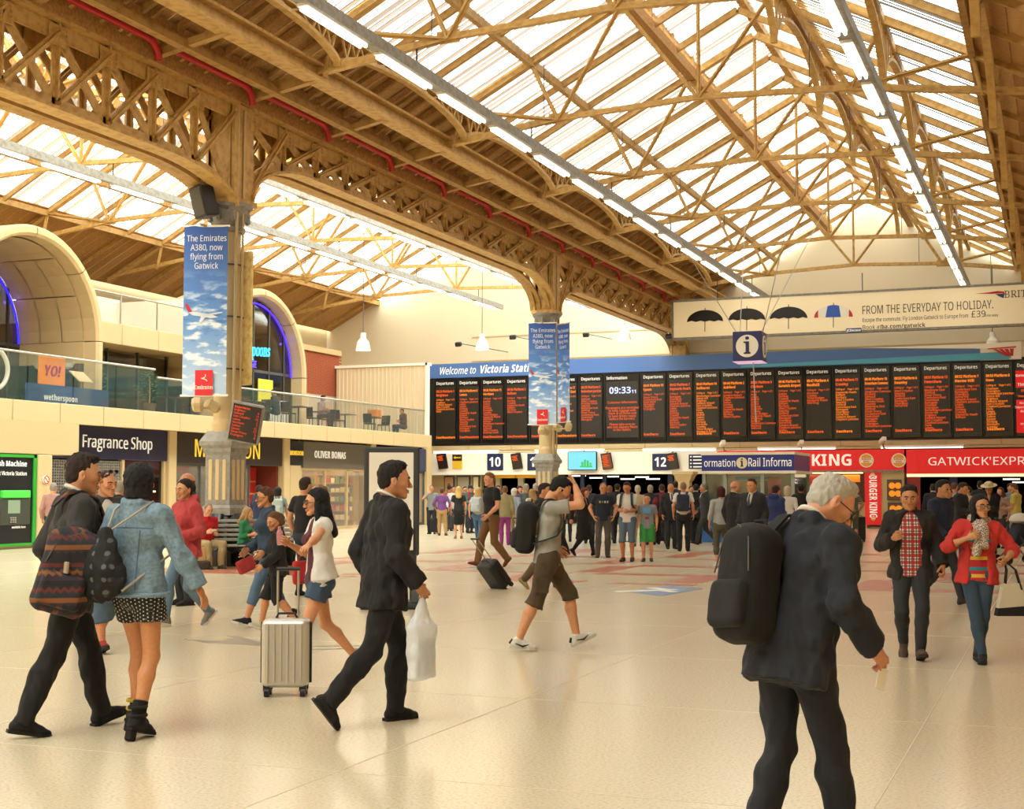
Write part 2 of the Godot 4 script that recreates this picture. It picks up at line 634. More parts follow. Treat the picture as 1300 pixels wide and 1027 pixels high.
func build_roof():
	var glz := mt(Color.WHITE, 0.35)
	glz.vertex_color_use_as_albedo = true
	glz.transparency = BaseMaterial3D.TRANSPARENCY_ALPHA
	glz.cull_mode = BaseMaterial3D.CULL_DISABLED
	# truss lines: F = 24.7 + 6.5 k
	var lines := []
	var f := 24.7 - 6.0 * BAY
	while f < F_FAR:
		lines.append(f)
		f += BAY
	for nv in [MAIN, SIDE]:
		var main: bool = nv == MAIN
		var root := struct_node("ceiling")
		var xr: float = nv[1]
		var hw: float = nv[1] - nv[0]
		var tx := 2.5       # timber foot of each slope
		var mid := 4.4
		var lan := hw - 1.78 # foot of the lantern
		for sd in [-1.0, 1.0]: # left slope, right slope
			var X := func(d: float) -> float: return (nv[0] + d) if sd < 0 else (nv[2] - d)
			var hidden: bool = (not main) and sd > 0
			# glazing
			var tiers := [[tx, mid], [mid, lan], [lan - 0.15, hw]]
			for ti in 3:
				var d0: float = tiers[ti][0]
				var d1: float = tiers[ti][1]
				var lift := 0.5 if ti == 2 else 0.06
				var wide := (0.718 if main and ti < 2 else 2.16)
				var pool := []
				for k in 5:
					var tone := 1 if k == 3 else 0
					if main and sd > 0:
						tone = 2 if ti < 2 and k != 1 else 0
					elif not main:
						tone = 0
					pool.append(sheet(wide, X.call(d0), EAVE + SLOPE * d0 + lift, X.call(d1), EAVE + SLOPE * d1 + lift, tone, 40 + k + ti * 7 + int(sd) * 3))
				var per := int(round(BAY / (wide + 0.004)))
				for li in lines.size():
					var f0: float = lines[li]
					var n_here := per if f0 + BAY <= F_FAR + 0.1 else int((F_FAR - f0) / (BAY / per))
					if f0 < 5.0 or hidden:
						# behind the viewer or turned away: joined
						var jb := MB.new()
						jb.col = Color(0.85, 0.75, 0.55, 0.4)
						var nn := Vector3(0, -1, 0)
						jb.quad(Vector3(X.call(d0), EAVE + SLOPE * d0 + lift, -f0), Vector3(X.call(d1), EAVE + SLOPE * d1 + lift, -f0), Vector3(X.call(d1), EAVE + SLOPE * d1 + lift, -f0 - minf(BAY, F_FAR - f0)), Vector3(X.call(d0), EAVE + SLOPE * d0 + lift, -f0 - minf(BAY, F_FAR - f0)), nn)
						part("glazing_sheet", jb, glz, root)
						continue
					for k in n_here:
						var pick := (k * 3 + li * 5 + (k / 3)) % 5
						place("glazing_sheet", pool[pick], glz, root, Transform3D(Basis(), Vector3(0, 0, -f0 - k * BAY / per)))
			# timber foot
			if not hidden:
				for li in lines.size():
					var f0: float = lines[li]
					var len := minf(BAY, F_FAR - f0)
					if main and sd > 0: # long boards, lapped
						for k in 6:
							var b := MB.new()
							var d0 := 0.0 + k * tx / 6.0
							var d1 := d0 + tx / 6.0 + 0.03
							b.beam(W((X.call(d0) + X.call(d1)) * 0.5, EAVE + SLOPE * (d0 + d1) * 0.5 + (0.05 if k % 2 else 0.0), f0), W((X.call(d0) + X.call(d1)) * 0.5, EAVE + SLOPE * (d0 + d1) * 0.5 + (0.05 if k % 2 else 0.0), f0 + len - 0.01), 0.46, 0.04, Vector3(SLOPE, 1, 0).normalized())
							part("plank", b, [M.timber, M.timber2, M.timber3][(k + li) % 3], root)
					elif f0 > 5.0:
						var cnt := int(len / 0.5)
						for k in cnt:
							var b := MB.new()
							var a := W(X.call(-0.3), EAVE - SLOPE * 0.3 + 0.06, f0 + (k + 0.5) * len / cnt)
							var e := W(X.call(tx + 0.05), EAVE + SLOPE * (tx + 0.05) + 0.06, f0 + (k + 0.5) * len / cnt)
							b.beam(a, e, len / cnt - 0.015, 0.04, Vector3.UP)
							part("plank", b, [M.timber, M.timber2, M.timber3][(k * 2 + li) % 3] if main else [M.timber2, M.timber][(k * 3 + li) % 7 / 6], root)
					else:
						var b := MB.new()
						b.beam(W(X.call(-0.3), EAVE - SLOPE * 0.3 + 0.06, f0 + len * 0.5), W(X.call(tx + 0.05), EAVE + SLOPE * (tx + 0.05) + 0.06, f0 + len * 0.5), len, 0.04, Vector3.UP)
						part("plank", b, M.timber, root)
				# purlins along the slope
				for d in ([0.9, tx, mid, lan] if main else [tx, mid, lan]):
					var b := MB.new()
					b.beam(W(X.call(d), EAVE + SLOPE * d - 0.1, F_NEAR), W(X.call(d), EAVE + SLOPE * d - 0.1, F_FAR), 0.14 if d != lan else 0.26, 0.2 if d != lan else 0.3, Vector3.UP)
					part("purlin", b, (M.timber2 if d == lan else M.steel2) if d > 1.0 else M.timber2, root)
				# lantern upstand: posts and rails
				var lb := MB.new()
				lb.beam(W(X.call(lan - 0.1), EAVE + SLOPE * lan + 0.42, F_NEAR), W(X.call(lan - 0.1), EAVE + SLOPE * lan + 0.42, F_FAR), 0.12, 0.1)
				part("lantern_rail", lb, M.steel2, root)
				var px := MB.new()
				var ff: float = lines[2]
				while ff < F_FAR:
					px.beam(W(X.call(lan), EAVE + SLOPE * lan - 0.1, ff), W(X.call(lan), EAVE + SLOPE * lan + 0.45, ff), 0.09, 0.09, Vector3.RIGHT)
					ff += BAY / 6.0
				var pp := part("lantern_post", px, M.steel2, root)
				pp.set_meta("kind", "stuff")
				# common rafters between the trusses
				for li in lines.size():
					if lines[li] < 4.0:
						continue
					for k in ([1, 2] if main else [1, 2]):
						var fz: float = lines[li] + k * BAY / 3.0
						if fz > F_FAR:
							continue
						var b := MB.new()
						b.beam(W(X.call(0.0), EAVE - 0.06, fz), W(X.call(hw), EAVE + SLOPE * hw - 0.06, fz), 0.09, 0.16)
						part("rafter", b, M.steel2, root)
				if main and sd < 0:
					for li in lines.size(): # dark joists under the boards
						for k in 8:
							var fz: float = lines[li] + k * BAY / 8.0
							if fz > F_FAR or fz < 8.0:
								continue
							var b := MB.new()
							b.beam(W(X.call(0.0), EAVE - 0.08, fz), W(X.call(tx), EAVE + SLOPE * tx - 0.08, fz), 0.1, 0.14)
							part("joist", b, M.timber2, root)
		# ridge
		var rb := MB.new()
		rb.beam(W(xr, EAVE + SLOPE * hw + 0.4, F_NEAR), W(xr, EAVE + SLOPE * hw + 0.4, F_FAR), 0.2, 0.24)
		part("ridge_beam", rb, M.steel2, root)
		# trusses
		var proto: Node3D = null
		var order := lines.filter(func(q): return q > 5.0)
		for i in order.size():
			var from_end: int = order.size() - 1 - i
			var lb2: String = "cream riveted iron truss of the %s roof, %s from the end wall" % ["main" if main else "left aisle", ORD[from_end]]
			if proto == null:
				proto = make_truss(nv, main)
				proto.set_meta("label", lb2)
				proto.position = W(0, 0, order[i])
			else:
				copy(proto, W(0, 0, order[i]), 0.0, lb2)
		# arched lattice brackets between trusses, under the purlins
		var rows: Array = [[-1.0, tx + 0.1], [1.0, lan], [1.0, mid], [1.0, tx - 0.4]] if main else []
		for ri in rows.size():
			var sd: float = rows[ri][0]
			var d: float = rows[ri][1]
			var px: float = (nv[0] + d) if sd < 0 else (nv[2] - d)
			var py := EAVE + SLOPE * d - 0.2
			var pr: Node3D = null
			for i in order.size():
				if order[i] + BAY > F_FAR + 0.1:
					continue
				if not main and i % 1 != 0:
					continue
				var lab: String = "arched lattice bracket, %s row of %s roof, %s bay from the end wall" % [["left edge", "lantern foot", "middle right", "lowest right"][ri], "main" if main else "aisle", ORD[order.size() - 1 - i]]
				if pr == null:
					pr = make_bracket(0.55 if ri == 0 else 1.2)
					pr.position = W(px, py, order[i])
					pr.set_meta("label", lab)
				else:
					copy(pr, W(px, py, order[i]), 0.0, lab)
	# beams along the valley between the two roofs
	var b := MB.new()
	b.box(W(-16.75, 9.72, F_NEAR), W(-15.85, 9.84, F_FAR))
	b.box(W(-16.75, 9.84, F_NEAR), W(-16.65, 10.1, F_FAR))
	b.box(W(-15.95, 9.84, F_NEAR), W(-15.85, 10.1, F_FAR))
	var vg := struct("trim_2", b, M.timber2)
	b = MB.new()
	b.box(W(-14.45, 10.05, F_NEAR), W(-14.05, 10.11, F_FAR))
	b.box(W(-14.45, 10.35, F_NEAR), W(-14.05, 10.41, F_FAR))
	b.box(W(-14.29, 10.1, F_NEAR), W(-14.21, 10.36, F_FAR))
	tag(part("longitudinal_beam", b, M.steel, self), "long cream steel beam running under the timber foot of the main roof", "beam")
	b = MB.new()
	b.box(W(-15.25, 9.85, F_NEAR), W(-15.05, 10.0, F_FAR))
	tag(part("cable_tray", b, M.steel2, self), "narrow tray running along the hall above the red pipes", "cable tray")
	var f2 := 8.45
	var i2 := 0
	while f2 < F_FAR - 1.0:
		b = MB.new()
		b.beam(W(-16.2, 9.78, f2), W(-14.2, 10.12, f2), 0.16, 0.14)
		part("bracket_beam", b, M.steel2, vg)
		f2 += BAY * 0.5
	# red pipes
	f2 = 18.3
	var np := 0
	while f2 < 60.0:
		var pts := []
		for k in 6:
			var a := PI * 0.5 * k / 5.0
			pts.append(W(-15.62, 9.99 - 0.35 * (1.0 - cos(a)), f2 + 2.6 + 0.35 * sin(a)))
		pts.push_front(W(-15.62, 9.99, f2 + 0.1))
		b = MB.new()
		b.path(pts, 0.075, 8)
		tag(part("red_pipe", b, M.pipe, self), "red rainwater pipe above the lattice girder, %s of the row counted from the viewer" % ORD[np], "pipe", "red pipes along the girder")
		np += 1
		f2 += BAY * 0.5

func make_truss(nv: Array, main: bool) -> Node3D:
	var o := thing("roof_truss", "", "roof truss", Vector3.ZERO, 0.0, "trusses of the %s roof" % ("main" if main else "left aisle"))
	var xl: float = nv[0]
	var xr: float = nv[2]
	var xc: float = nv[1]
	var hw := xc - xl
	var R := func(d: float, s: float) -> Vector3: return Vector3(xc + s * (hw - d), EAVE + SLOPE * d - 0.14, 0)
	var B := {}
	for s in [-1.0, 1.0]:
		B[s] = Vector3(xc + s * (hw - 5.1), 10.57, 0)
	var bc := Vector3(xc, 10.73, 0)
	for s in [-1.0, 1.0]:
		var b := MB.new()
		b.angle_bar(R.call(0.0, s), R.call(hw, s), 0.2, 0.05)
		part("rafter", b, M.steel, o)
		b = MB.new()
		b.angle_bar(Vector3(xc + s * hw, 9.9, 0), B[s], 0.15, 0.045)
		b.angle_bar(B[s], bc, 0.13, 0.04)
		part("tie_beam", b, M.steel, o)
		for st in [[B[s], R.call(2.55, s), 0.11], [B[s], R.call(4.4, s), 0.1], [B[s], R.call(hw - 1.9, s), 0.11], [bc, R.call(hw - 1.9, s), 0.1], [Vector3(xc + s * (hw - 2.3), 10.12, 0), R.call(2.5, s), 0.09]]:
			b = MB.new()
			b.angle_bar(st[0], st[1], st[2], 0.035, Vector3(0, 0, 1))
			part("strut", b, M.steel, o)
		b = MB.new()
		b.xbox(Transform3D(Basis(), B[s] + Vector3(0, 0.05, 0)), Vector3(0.5, 0.26, 0.03))
		part("gusset_plate", b, M.steel, o)
		b = MB.new()
		b.xbox(Transform3D(Basis(), R.call(hw - 1.9, s) + Vector3(0, -0.05, 0)), Vector3(0.4, 0.3, 0.03))
		part("gusset_plate", b, M.steel, o)
	var b := MB.new()
	b.angle_bar(bc, R.call(hw, 1.0), 0.09, 0.03, Vector3(0, 0, 1))
	part("king_post", b, M.steel, o)
	# thin hanger wires
	for x in [xc - hw * 0.45, xc + hw * 0.3]:
		b = MB.new()
		b.tube(Vector3(x, 10.6, 0), Vector3(x, 12.0, 0), 0.012, 5)
		part("hanger_rod", b, M.darkgrey, o)
	return o

func make_bracket(dp: float) -> Node3D:
	var o := thing("purlin_bracket", "", "bracket", Vector3.ZERO, 0.0, "arched brackets under the purlins")
	var top := func(f: float) -> Vector3: return W(0, 0.0, f)
	var low := func(f: float) -> Vector3:
		var q := absf(f / BAY - 0.5) * 2.0
		return W(0, -0.16 - dp * (1.0 - sqrt(maxf(0.0, 1.0 - q * q))), f)
	var b := MB.new()
	b.beam(W(0, 0, 0), W(0, 0, BAY), 0.12, 0.05)
	part("top_chord", b, M.steel, o)
	b = MB.new()
	var n := 20
	for k in n:
		# finer steps near the springing
		var q0 := 0.5 - 0.5 * cos(PI * k / n)
		var q1 := 0.5 - 0.5 * cos(PI * (k + 1) / n)
		b.beam(low.call(q0 * BAY), low.call(q1 * BAY), 0.08, 0.16, Vector3.RIGHT)
	part("arch_rib", b, M.steel, o)
	b = MB.new()
	var f := 0.15
	var k := 0
	while f < BAY - 0.2:
		var q := absf(f / BAY - 0.5) * 2.0
		var st := 0.2 if q > 0.6 else 0.45
		b.beam(top.call(f) if k % 2 == 0 else low.call(f), low.call(minf(f + st, BAY - 0.05)) if k % 2 == 0 else top.call(minf(f + st, BAY - 0.05)), 0.05, 0.04, Vector3.RIGHT)
		f += st
		k += 1
	var lt := part("lattice", b, M.steel, o)
	return o

# ------------------------------------------------------------------ girders
func build_girders():
	girder(4.9, 24.7, 9.72, 8.13, 0.62, "near", 14)
	girder(24.7, 44.2, 9.72, 8.75, 1.05, "middle", 13)
	girder(44.2, 62.4, 9.72, 8.66, 0.95, "far", 12)
func girder(f0: float, f1: float, yt: float, yb: float, drop: float, which: String, n: int):
	var o := thing("lattice_girder", "%s span of the arched lattice girder between the main hall and left aisle" % which, "girder", W(-16.3, 0, 0), 0.0)
	f0 += 0.28
	f1 -= 0.28
	var rl := 2.5
	var low := func(f: float) -> float:
		var d := minf(f - f0, f1 - f)
		if d > rl:
			return yb
		var q := 1.0 - d / rl
		return yb - drop * (1.0 - sqrt(maxf(0.0, 1.0 - q * q)))
	var mats := [M.steel, M.steel2]
	for pl in 2: # two planes of lattice
		var x := 0.24 if pl == 0 else -0.3
		var m: Material = mats[pl]
		var b := MB.new()
		b.box(Vector3(x - 0.19, yt - 0.05, -f0), Vector3(x + 0.19, yt, -f1))
		b.box(Vector3(x - 0.02, yt - 0.34, -f0), Vector3(x + 0.02, yt - 0.05, -f1))
		part("top_chord", b, m, o)
		b = MB.new()
		var st := 36
		for k in st:
			var a := f0 + (f1 - f0) * k / st
			var e := f0 + (f1 - f0) * (k + 1) / st
			if a < f0 + rl + 0.6 or e > f1 - rl - 0.6:
				var ms := 5
				for j in ms:
					var a2 := a + (e - a) * j / ms
					var e2 := a + (e - a) * (j + 1) / ms
					b.beam(Vector3(x, low.call(a2), -a2), Vector3(x, low.call(e2), -e2), 0.38, 0.06)
					b.beam(Vector3(x, low.call(a2) + 0.11, -a2), Vector3(x, low.call(e2) + 0.11, -e2), 0.04, 0.2)
			else:
				b.beam(Vector3(x, low.call(a), -a), Vector3(x, low.call(e), -e), 0.38, 0.06)
				b.beam(Vector3(x, low.call(a) + 0.11, -a), Vector3(x, low.call(e) + 0.11, -e), 0.04, 0.22)
		part("bottom_chord", b, m, o)
		for k in n + 1:
			var f := f0 + (f1 - f0) * k / n
			b = MB.new()
			b.box(Vector3(x - 0.09, low.call(f), -f - 0.02), Vector3(x + 0.09, yt - 0.05, -f + 0.02))
			b.box(Vector3(x - 0.02, low.call(f), -f - 0.1), Vector3(x + 0.02, yt - 0.05, -f + 0.1))
			part("post", b, m, o)
			if k < n:
				var g := f0 + (f1 - f0) * (k + 1) / n
				var s: float = 0.045 if pl == 0 else -0.045
				b = MB.new()
				b.beam(Vector3(x + s, low.call(f) + 0.12, -f), Vector3(x + s, yt - 0.2, -g), 0.05, 0.2, Vector3.RIGHT)
				b.beam(Vector3(x + s + 0.03, low.call(f) + 0.12, -f), Vector3(x + s + 0.03, yt - 0.2, -g), 0.15, 0.03, Vector3.RIGHT)
				part("brace", b, m, o)
				b = MB.new()
				b.beam(Vector3(x - s * 0.3, yt - 0.2, -f), Vector3(x - s * 0.3, low.call(g) + 0.12, -g), 0.18, 0.04, Vector3.RIGHT)
				part("brace", b, m, o)
				b = MB.new() # gussets with rivets
				for gy in [[f, yt - 0.28]]:
					b.xbox(Transform3D(Basis(), Vector3(x + 0.06, gy[1], -gy[0])), Vector3(0.03, 0.36, 0.5))
					if which != "far" and pl == 0:
						for rv in 8:
							b.xbox(Transform3D(Basis(), Vector3(x + 0.08, gy[1] - 0.13 + 0.085 * (rv / 2), -gy[0] + (0.19 if rv % 2 else -0.19))), Vector3(0.02, 0.035, 0.035))
				part("gusset_plate", b, m, o)
# ------------------------------------------------------------------ the shops and balcony on the left
func xbar(b: MB, x0: float, x1: float, y0: float, y1: float, f0: float, f1: float):
	b.box(Vector3(x0, y0, -f0), Vector3(x1, y1, -f1))
func room_light(o: Node3D, c: Vector3, sz: Vector2, en: float, col := Color(1, 0.86, 0.62)):
	var b := MB.new()
	b.cbox(Transform3D(Basis(), c + Vector3(0, 0.04, 0)), Vector3(sz.x, 0.06, sz.y), 0.01)
	part("ceiling_lamp", b, glow(col, 1.6), o)
	var l := AreaLight3D.new()
	l.name = "lamp_light"
	l.area_size = sz
	l.light_energy = en
	l.light_color = col
	l.area_range = 60.0
	l.shadow_enabled = true
	o.add_child(l, true)
	l.position = c - Vector3(0, 0.02, 0)
	l.rotation.x = -PI / 2

func shop(label: String, f0: float, f1: float, y0: float, y1: float, board: Material) -> Node3D:
	var o := thing("shop_front", label, "shop front", Vector3.ZERO)
	var b := MB.new()
	b.cbox(Transform3D(Basis(), W(-26.98, (y0 + y1) * 0.5, (f0 + f1) * 0.5)), Vector3(0.16, y1 - y0, f1 - f0), 0.02)
	part("sign_board", b, board, o)
	return o
func shop_glass(o: Node3D, f0: float, f1: float, y1: float, panes: int, frame: Material):
	var b := MB.new()
	for k in panes + 1:
		var f := f0 + (f1 - f0) * k / panes
		xbar(b, -27.1, -26.98, 0, y1, f - 0.03, f + 0.03)
	xbar(b, -27.1, -26.98, 0, 0.12, f0, f1)
	xbar(b, -27.1, -26.98, y1 - 0.08, y1, f0, f1)
	part("window_frame", b, frame, o)
	for k in panes:
		b = MB.new()
		var a := f0 + (f1 - f0) * k / panes + 0.03
		var e := f0 + (f1 - f0) * (k + 1) / panes - 0.03
		xbar(b, -27.05, -27.03, 0.12, y1 - 0.08, a, e)
		part("pane", b, pane(hx("d8d8c8"), 0.12), o)
func interior(o: Node3D, f0: float, f1: float, wall: Material, flr: Material):
	var b := MB.new()
	xbar(b, -31.2, -31.0, 0, 3.5, f0, f1)
	xbar(b, -31.2, -27.1, 0, 3.5, f0, f0 + 0.08)
	xbar(b, -31.2, -27.1, 0, 3.5, f1 - 0.08, f1)
	part("interior_wall", b, wall, o)
	b = MB.new()
	xbar(b, -31.0, -27.1, 0.0, 0.02, f0 + 0.08, f1 - 0.08)
	xbar(b, -31.0, -27.1, 3.2, 3.3, f0 + 0.08, f1 - 0.08)
	part("interior_floor", b, flr, o)

func build_left_side():
	var T := func(y: float, f: float, x := -26.88) -> Transform3D: return facing(Vector3(1, 0, 0), W(x, y, f))
	var b := MB.new()
	# core of the building behind the shops
	xbar(b, -35.2, -31.2, 0, 3.9, 20.0, 57.4)
	xbar(b, -31.2, -27.0, 3.5, 3.62, 31.2, 57.4)
	var core := struct("wall_shops", b, M.cream)
	# piers between the shops
	for f in [37.62, 44.75, 51.75, 57.25]:
		b = MB.new()
		b.cbox(Transform3D(Basis(), W(-26.98, 1.75, f)), Vector3(0.3, 3.5, 0.42 if f < 57 else 0.5), 0.03)
		part("pier", b, M.cream2, core)
	# balcony: slab edge in stone panels
	var bal := thing("balcony", "long cream balcony over the shops, its edge faced with stone panels", "balcony")
	b = MB.new()
	xbar(b, -31.2, -26.05, 3.62, 3.96, 16.0, 55.1)
	part("slab", b, M.cream, bal)
	var f := 16.0
	while f < 54.5:
		b = MB.new()
		b.cbox(Transform3D(Basis(), W(-26.0, 3.71, f + 0.94)), Vector3(0.1, 0.56, 1.86), 0.015)
		part("stone_panel", b, M.cream2, bal)
		f += 1.885
	# balustrade of glass panes under a metal rail
	var gl := thing("glass_balustrade", "clear glass balustrade with a steel handrail along the balcony edge", "balustrade")
	b = MB.new()
	b.tube(W(-26.05, 5.3, 24.2), W(-26.05, 5.3, 35.5), 0.035, 8)
	b.tube(W(-26.05, 5.06, 35.6), W(-26.05, 5.06, 55.0), 0.035, 8)
	part("handrail", b, M.metal, gl)
	f = 24.2
	while f < 54.6:
		var ln := 1.88
		b = MB.new()
		xbar(b, -26.058, -26.042, 3.98, 5.26 if f < 35.0 else 5.02, f + 0.03, minf(f + ln - 0.03, 55.0))
		part("pane", b, M.glass, gl)
		f += ln
	# upper gallery, set back
	var up := thing("upper_gallery", "cream upper gallery edge with glass rail behind the restaurant level", "gallery")
	f = 33.9
	while f < 39.0:
		b = MB.new()
		b.cbox(Transform3D(Basis(), W(-27.6, 6.48, f + 0.95)), Vector3(0.14, 0.66, 1.88), 0.015)
		part("fascia_panel", b, M.cream2, up)
		b = MB.new()
		xbar(b, -27.62, -27.6, 6.82, 7.72, f + 0.03, f + 1.87)
		part("pane", b, M.glass, up)
		b = MB.new()
		xbar(b, -27.63, -27.59, 6.8, 7.74, f - 0.02, f + 0.02)
		part("post", b, M.metal, up)
		f += 1.9
	b = MB.new()
	xbar(b, -35.1, -27.65, 6.2, 6.75, 33.9, 40.2)
	part("slab", b, M.cream, up)
	b = MB.new()
	b.tube(W(-27.6, 7.75, 33.9), W(-27.6, 7.75, 39.6), 0.03, 8)
	part("handrail", b, M.metal, up)
	b = MB.new()
	xbar(b, -31.2, -31.0, 6.75, 8.3, 33.9, 40.2)
	xbar(b, -31.2, -27.7, 6.75, 8.2, 40.0, 40.2)
	part("back_wall", b, M.white, up)
	# restaurant level behind the balustrade: glazed front
	var rs := thing("restaurant_front", "dark glazed restaurant front on the balcony between the two arched hoods", "restaurant front")
	b = MB.new()
	xbar(b, -31.4, -31.2, 3.96, 6.2, 33.6, 40.2)
	part("back_wall", b, mt(hx("3a2c1e"), 0.7), rs)
	for k in 4:
		b = MB.new()
		xbar(b, -28.92, -28.9, 4.0, 6.1, 33.6 + k * 1.62, 35.16 + k * 1.62)
		part("pane", b, M.shopglass, rs)
		b = MB.new()
		xbar(b, -28.98, -28.86, 3.96, 6.2, 35.16 + k * 1.62, 35.22 + k * 1.62)
		part("mullion", b, M.darkgrey, rs)
	room_light(rs, W(-30, 6.1, 36), Vector2(0.4, 3.0), 0.4)
	b = MB.new()
	xbar(b, -28.86, -28.84, 5.2, 5.7, 34.0, 36.0)
	part("menu_panel", b, mt(hx("b9ad90"), 0.5), rs)
	b = MB.new()
	# banner panels hung inside the glass
	b = MB.new()
	xbar(b, -26.18, -26.14, 4.0, 4.5, 29.9, 33.4)
	var wb := thing("balustrade_banner", "dark blue pub banner along the foot of the balcony glass", "banner")
	part("backing", b, mt(hx("1f3d6e"), 0.5), wb)
	b = MB.new()
	text(b, "wetherspoon", 0.16, T.call(4.07, 31.3, -26.13), true, 0, 0.006)
	part("lettering", b, M.white, wb)
	var yo := thing("orange_sign", "square orange sign with magenta letters behind the balcony glass", "sign")
	b = MB.new()
	b.cbox(Transform3D(Basis(), W(-26.18, 4.86, 30.95)), Vector3(0.04, 0.9, 1.1), 0.01)
	part("backing", b, mt(hx("ef8a1c"), 0.5), yo)
	b = MB.new()
	text(b, "YO!", 0.3, T.call(4.74, 30.95, -26.15), true, 0, 0.012, false, true)
	part("lettering", b, mt(hx("a3194f"), 0.5), yo)
	# white ring sign
	var rg := thing("ring_sign", "white ring shaped sign at the left end of the balcony glass", "sign")
	b = MB.new()
	var pts := []
	for k in 33:
		var a := TAU * k / 32
		pts.append(W(-26.25, 4.78 + 0.55 * sin(a), 28.75 + 0.55 * cos(a)))
	b.path(pts, 0.06, 8, false)
	part("ring", b, M.white, rg)
	b = MB.new()
	b.tube(W(-26.25, 3.96, 28.75), W(-26.25, 4.22, 28.75), 0.03)
	part("stand", b, M.metal, rg)
	# lectern style menu stand
	var ms := thing("menu_stand", "pale menu stand on a pole beside the arched hood", "menu stand")
	b = MB.new()
	b.tube(W(-26.5, 3.96, 32.6), W(-26.5, 4.75, 32.6), 0.035)
	b.cbox(Transform3D(Basis(), W(-26.5, 3.98, 32.6)), Vector3(0.4, 0.04, 0.4), 0.01)
	part("pole", b, M.metal, ms)
	b = MB.new()
	b.cbox(Transform3D(Basis(Vector3(0, 0, 1), -0.7), W(-26.5, 4.86, 32.6)), Vector3(0.5, 0.04, 0.62), 0.01)
	part("desk", b, M.cream2, ms)
	# arched hoods
	pod(30.75, 6.0, 3.0, -26.6, 2.9, "large cream arched hood over the restaurant entrance at far left", false)
	pod(43.4, 5.87, 3.07, -27.0, 3.0, "cream arched hood with a glazed front and purple neon above the shops", true)
	# plants in pots behind the glass
	plant(W(-27.6, 3.96, 34.6), 1.7, "leafy potted tree behind the balcony glass, left of the pair")
	plant(W(-27.5, 3.96, 37.2), 1.45, "leafy potted tree behind the balcony glass nearest the blue banner")
	# ---- cash machine block
	b = MB.new()
	xbar(b, -31.2, -26.0, 0, 2.55, 16.0, 30.7)
	xbar(b, -31.2, -25.92, 2.55, 3.44, 16.0, 31.84)
	struct("wall_bank", b, M.cream)
	b = MB.new()
	b.cbox(Transform3D(Basis(), W(-25.95, 1.28, 30.42)), Vector3(0.16, 2.5, 0.56), 0.02)
	struct("trim_3", b, M.cream2)
	var ps := thing("prohibition_sign", "small round red and white sign on the cream pier beside the cash machine", "sign")
	b = MB.new()
	b.path([W(-25.860, 1.85, 30.42), W(-25.830, 1.85, 30.42)], 0.12, 20)
	part("disc", b, M.white, ps)
	pts = []
	for k in 25:
		pts.append(W(-25.830, 1.85 + 0.1 * sin(TAU * k / 24), 30.42 + 0.1 * cos(TAU * k / 24)))
	b = MB.new()
	b.path(pts, 0.014, 6, false)
	b.tube(W(-25.825, 1.92, 30.35), W(-25.825, 1.78, 30.49), 0.012, 6)
	part("ring", b, M.red, ps)
	var atm := thing("cash_machine", "black cash machine panel with a green surround and a lit green slot", "cash machine")
	b = MB.new()
	xbar(b, -26.040, -25.940, 0.12, 2.5, 26.6, 30.0)
	part("panel", b, mt(hx("14171b"), 0.35), atm)
	b = MB.new()
	xbar(b, -26.040, -25.900, 2.44, 2.52, 26.5, 30.1)
	xbar(b, -26.040, -25.900, 0.08, 0.15, 26.5, 30.1)
	xbar(b, -26.040, -25.900, 0.08, 2.52, 30.0, 30.12)
	part("surround", b, mt(hx("2d9a2f"), 0.4), atm)
	b = MB.new()
	b.cbox(Transform3D(Basis(), W(-25.910, 1.46, 29.3)), Vector3(0.16, 0.2, 1.05), 0.02)
	part("canopy", b, glow(hx("4fd048"), 0.5, hx("3fae3a")), atm)
	b = MB.new()
	b.cbox(Transform3D(Basis(), W(-25.920, 1.0, 29.3)), Vector3(0.1, 0.72, 1.15), 0.03)
	part("console", b, mt(hx("3c4038"), 0.4), atm)
	b = MB.new()
	xbar(b, -25.880, -25.860, 0.95, 1.3, 29.0, 29.45)
	part("screen", b, mt(hx("8aa086"), 0.3), atm)
	b = MB.new()
	for r in 3:
		for c in 3:
			b.cbox(Transform3D(Basis(), W(-25.850, 0.72 + r * 0.055, 29.1 + c * 0.08)), Vector3(0.03, 0.04, 0.06), 0.006)
	part("keypad", b, M.metal, atm)
	b = MB.new()
	text(b, "Cash Machine", 0.14, T.call(2.2, 29.75, -25.930), true, 1, 0.006)
	text(b, "at Victoria Station", 0.1, T.call(1.96, 29.75, -25.930), false, 1, 0.006)
	text(b, "available here", 0.06, T.call(0.55, 29.75, -25.930), false, 1, 0.006)
	part("lettering", b, M.letter, atm)
	# ---- Fragrance shop with its roller shutter
	var fr := shop("navy shop front lettered Fragrance Shop with its roller shutter down", 31.6, 37.4, 2.5, 3.48, mt(hx("191c3c"), 0.4))
	b = MB.new()
	text(b, "The Fragrance Shop", 0.35, T.call(2.84, 36.55), false, 1, 0.02)
	part("lettering", b, M.letter, fr)
	b = MB.new()
	xbar(b, -27.14, -27.1, 0, 2.5, 31.2, 37.4)
	part("dark_backing", b, M.dark, fr)
	for k in 30: # shutter slats
		b = MB.new()
		b.tube(W(-27.02, 0.06 + k * 0.082, 31.2), W(-27.02, 0.06 + k * 0.082, 35.2), 0.022, 6)
		part("shutter_slat", b, M.grey, fr)
	b = MB.new()
	for k in 40:
		xbar(b, -27.03, -27.0, 0, 2.46, 31.2 + k * 0.1, 31.24 + k * 0.1)
	var lk := part("shutter_link", b, M.grey, fr)
	lk.set_meta("kind", "stuff")
	b = MB.new()
	xbar(b, -27.1, -26.95, 0, 2.5, 35.15, 35.27)
	xbar(b, -27.1, -26.95, 0, 2.5, 37.28, 37.4)
	part("window_frame", b, M.cream2, fr)
	b = MB.new()
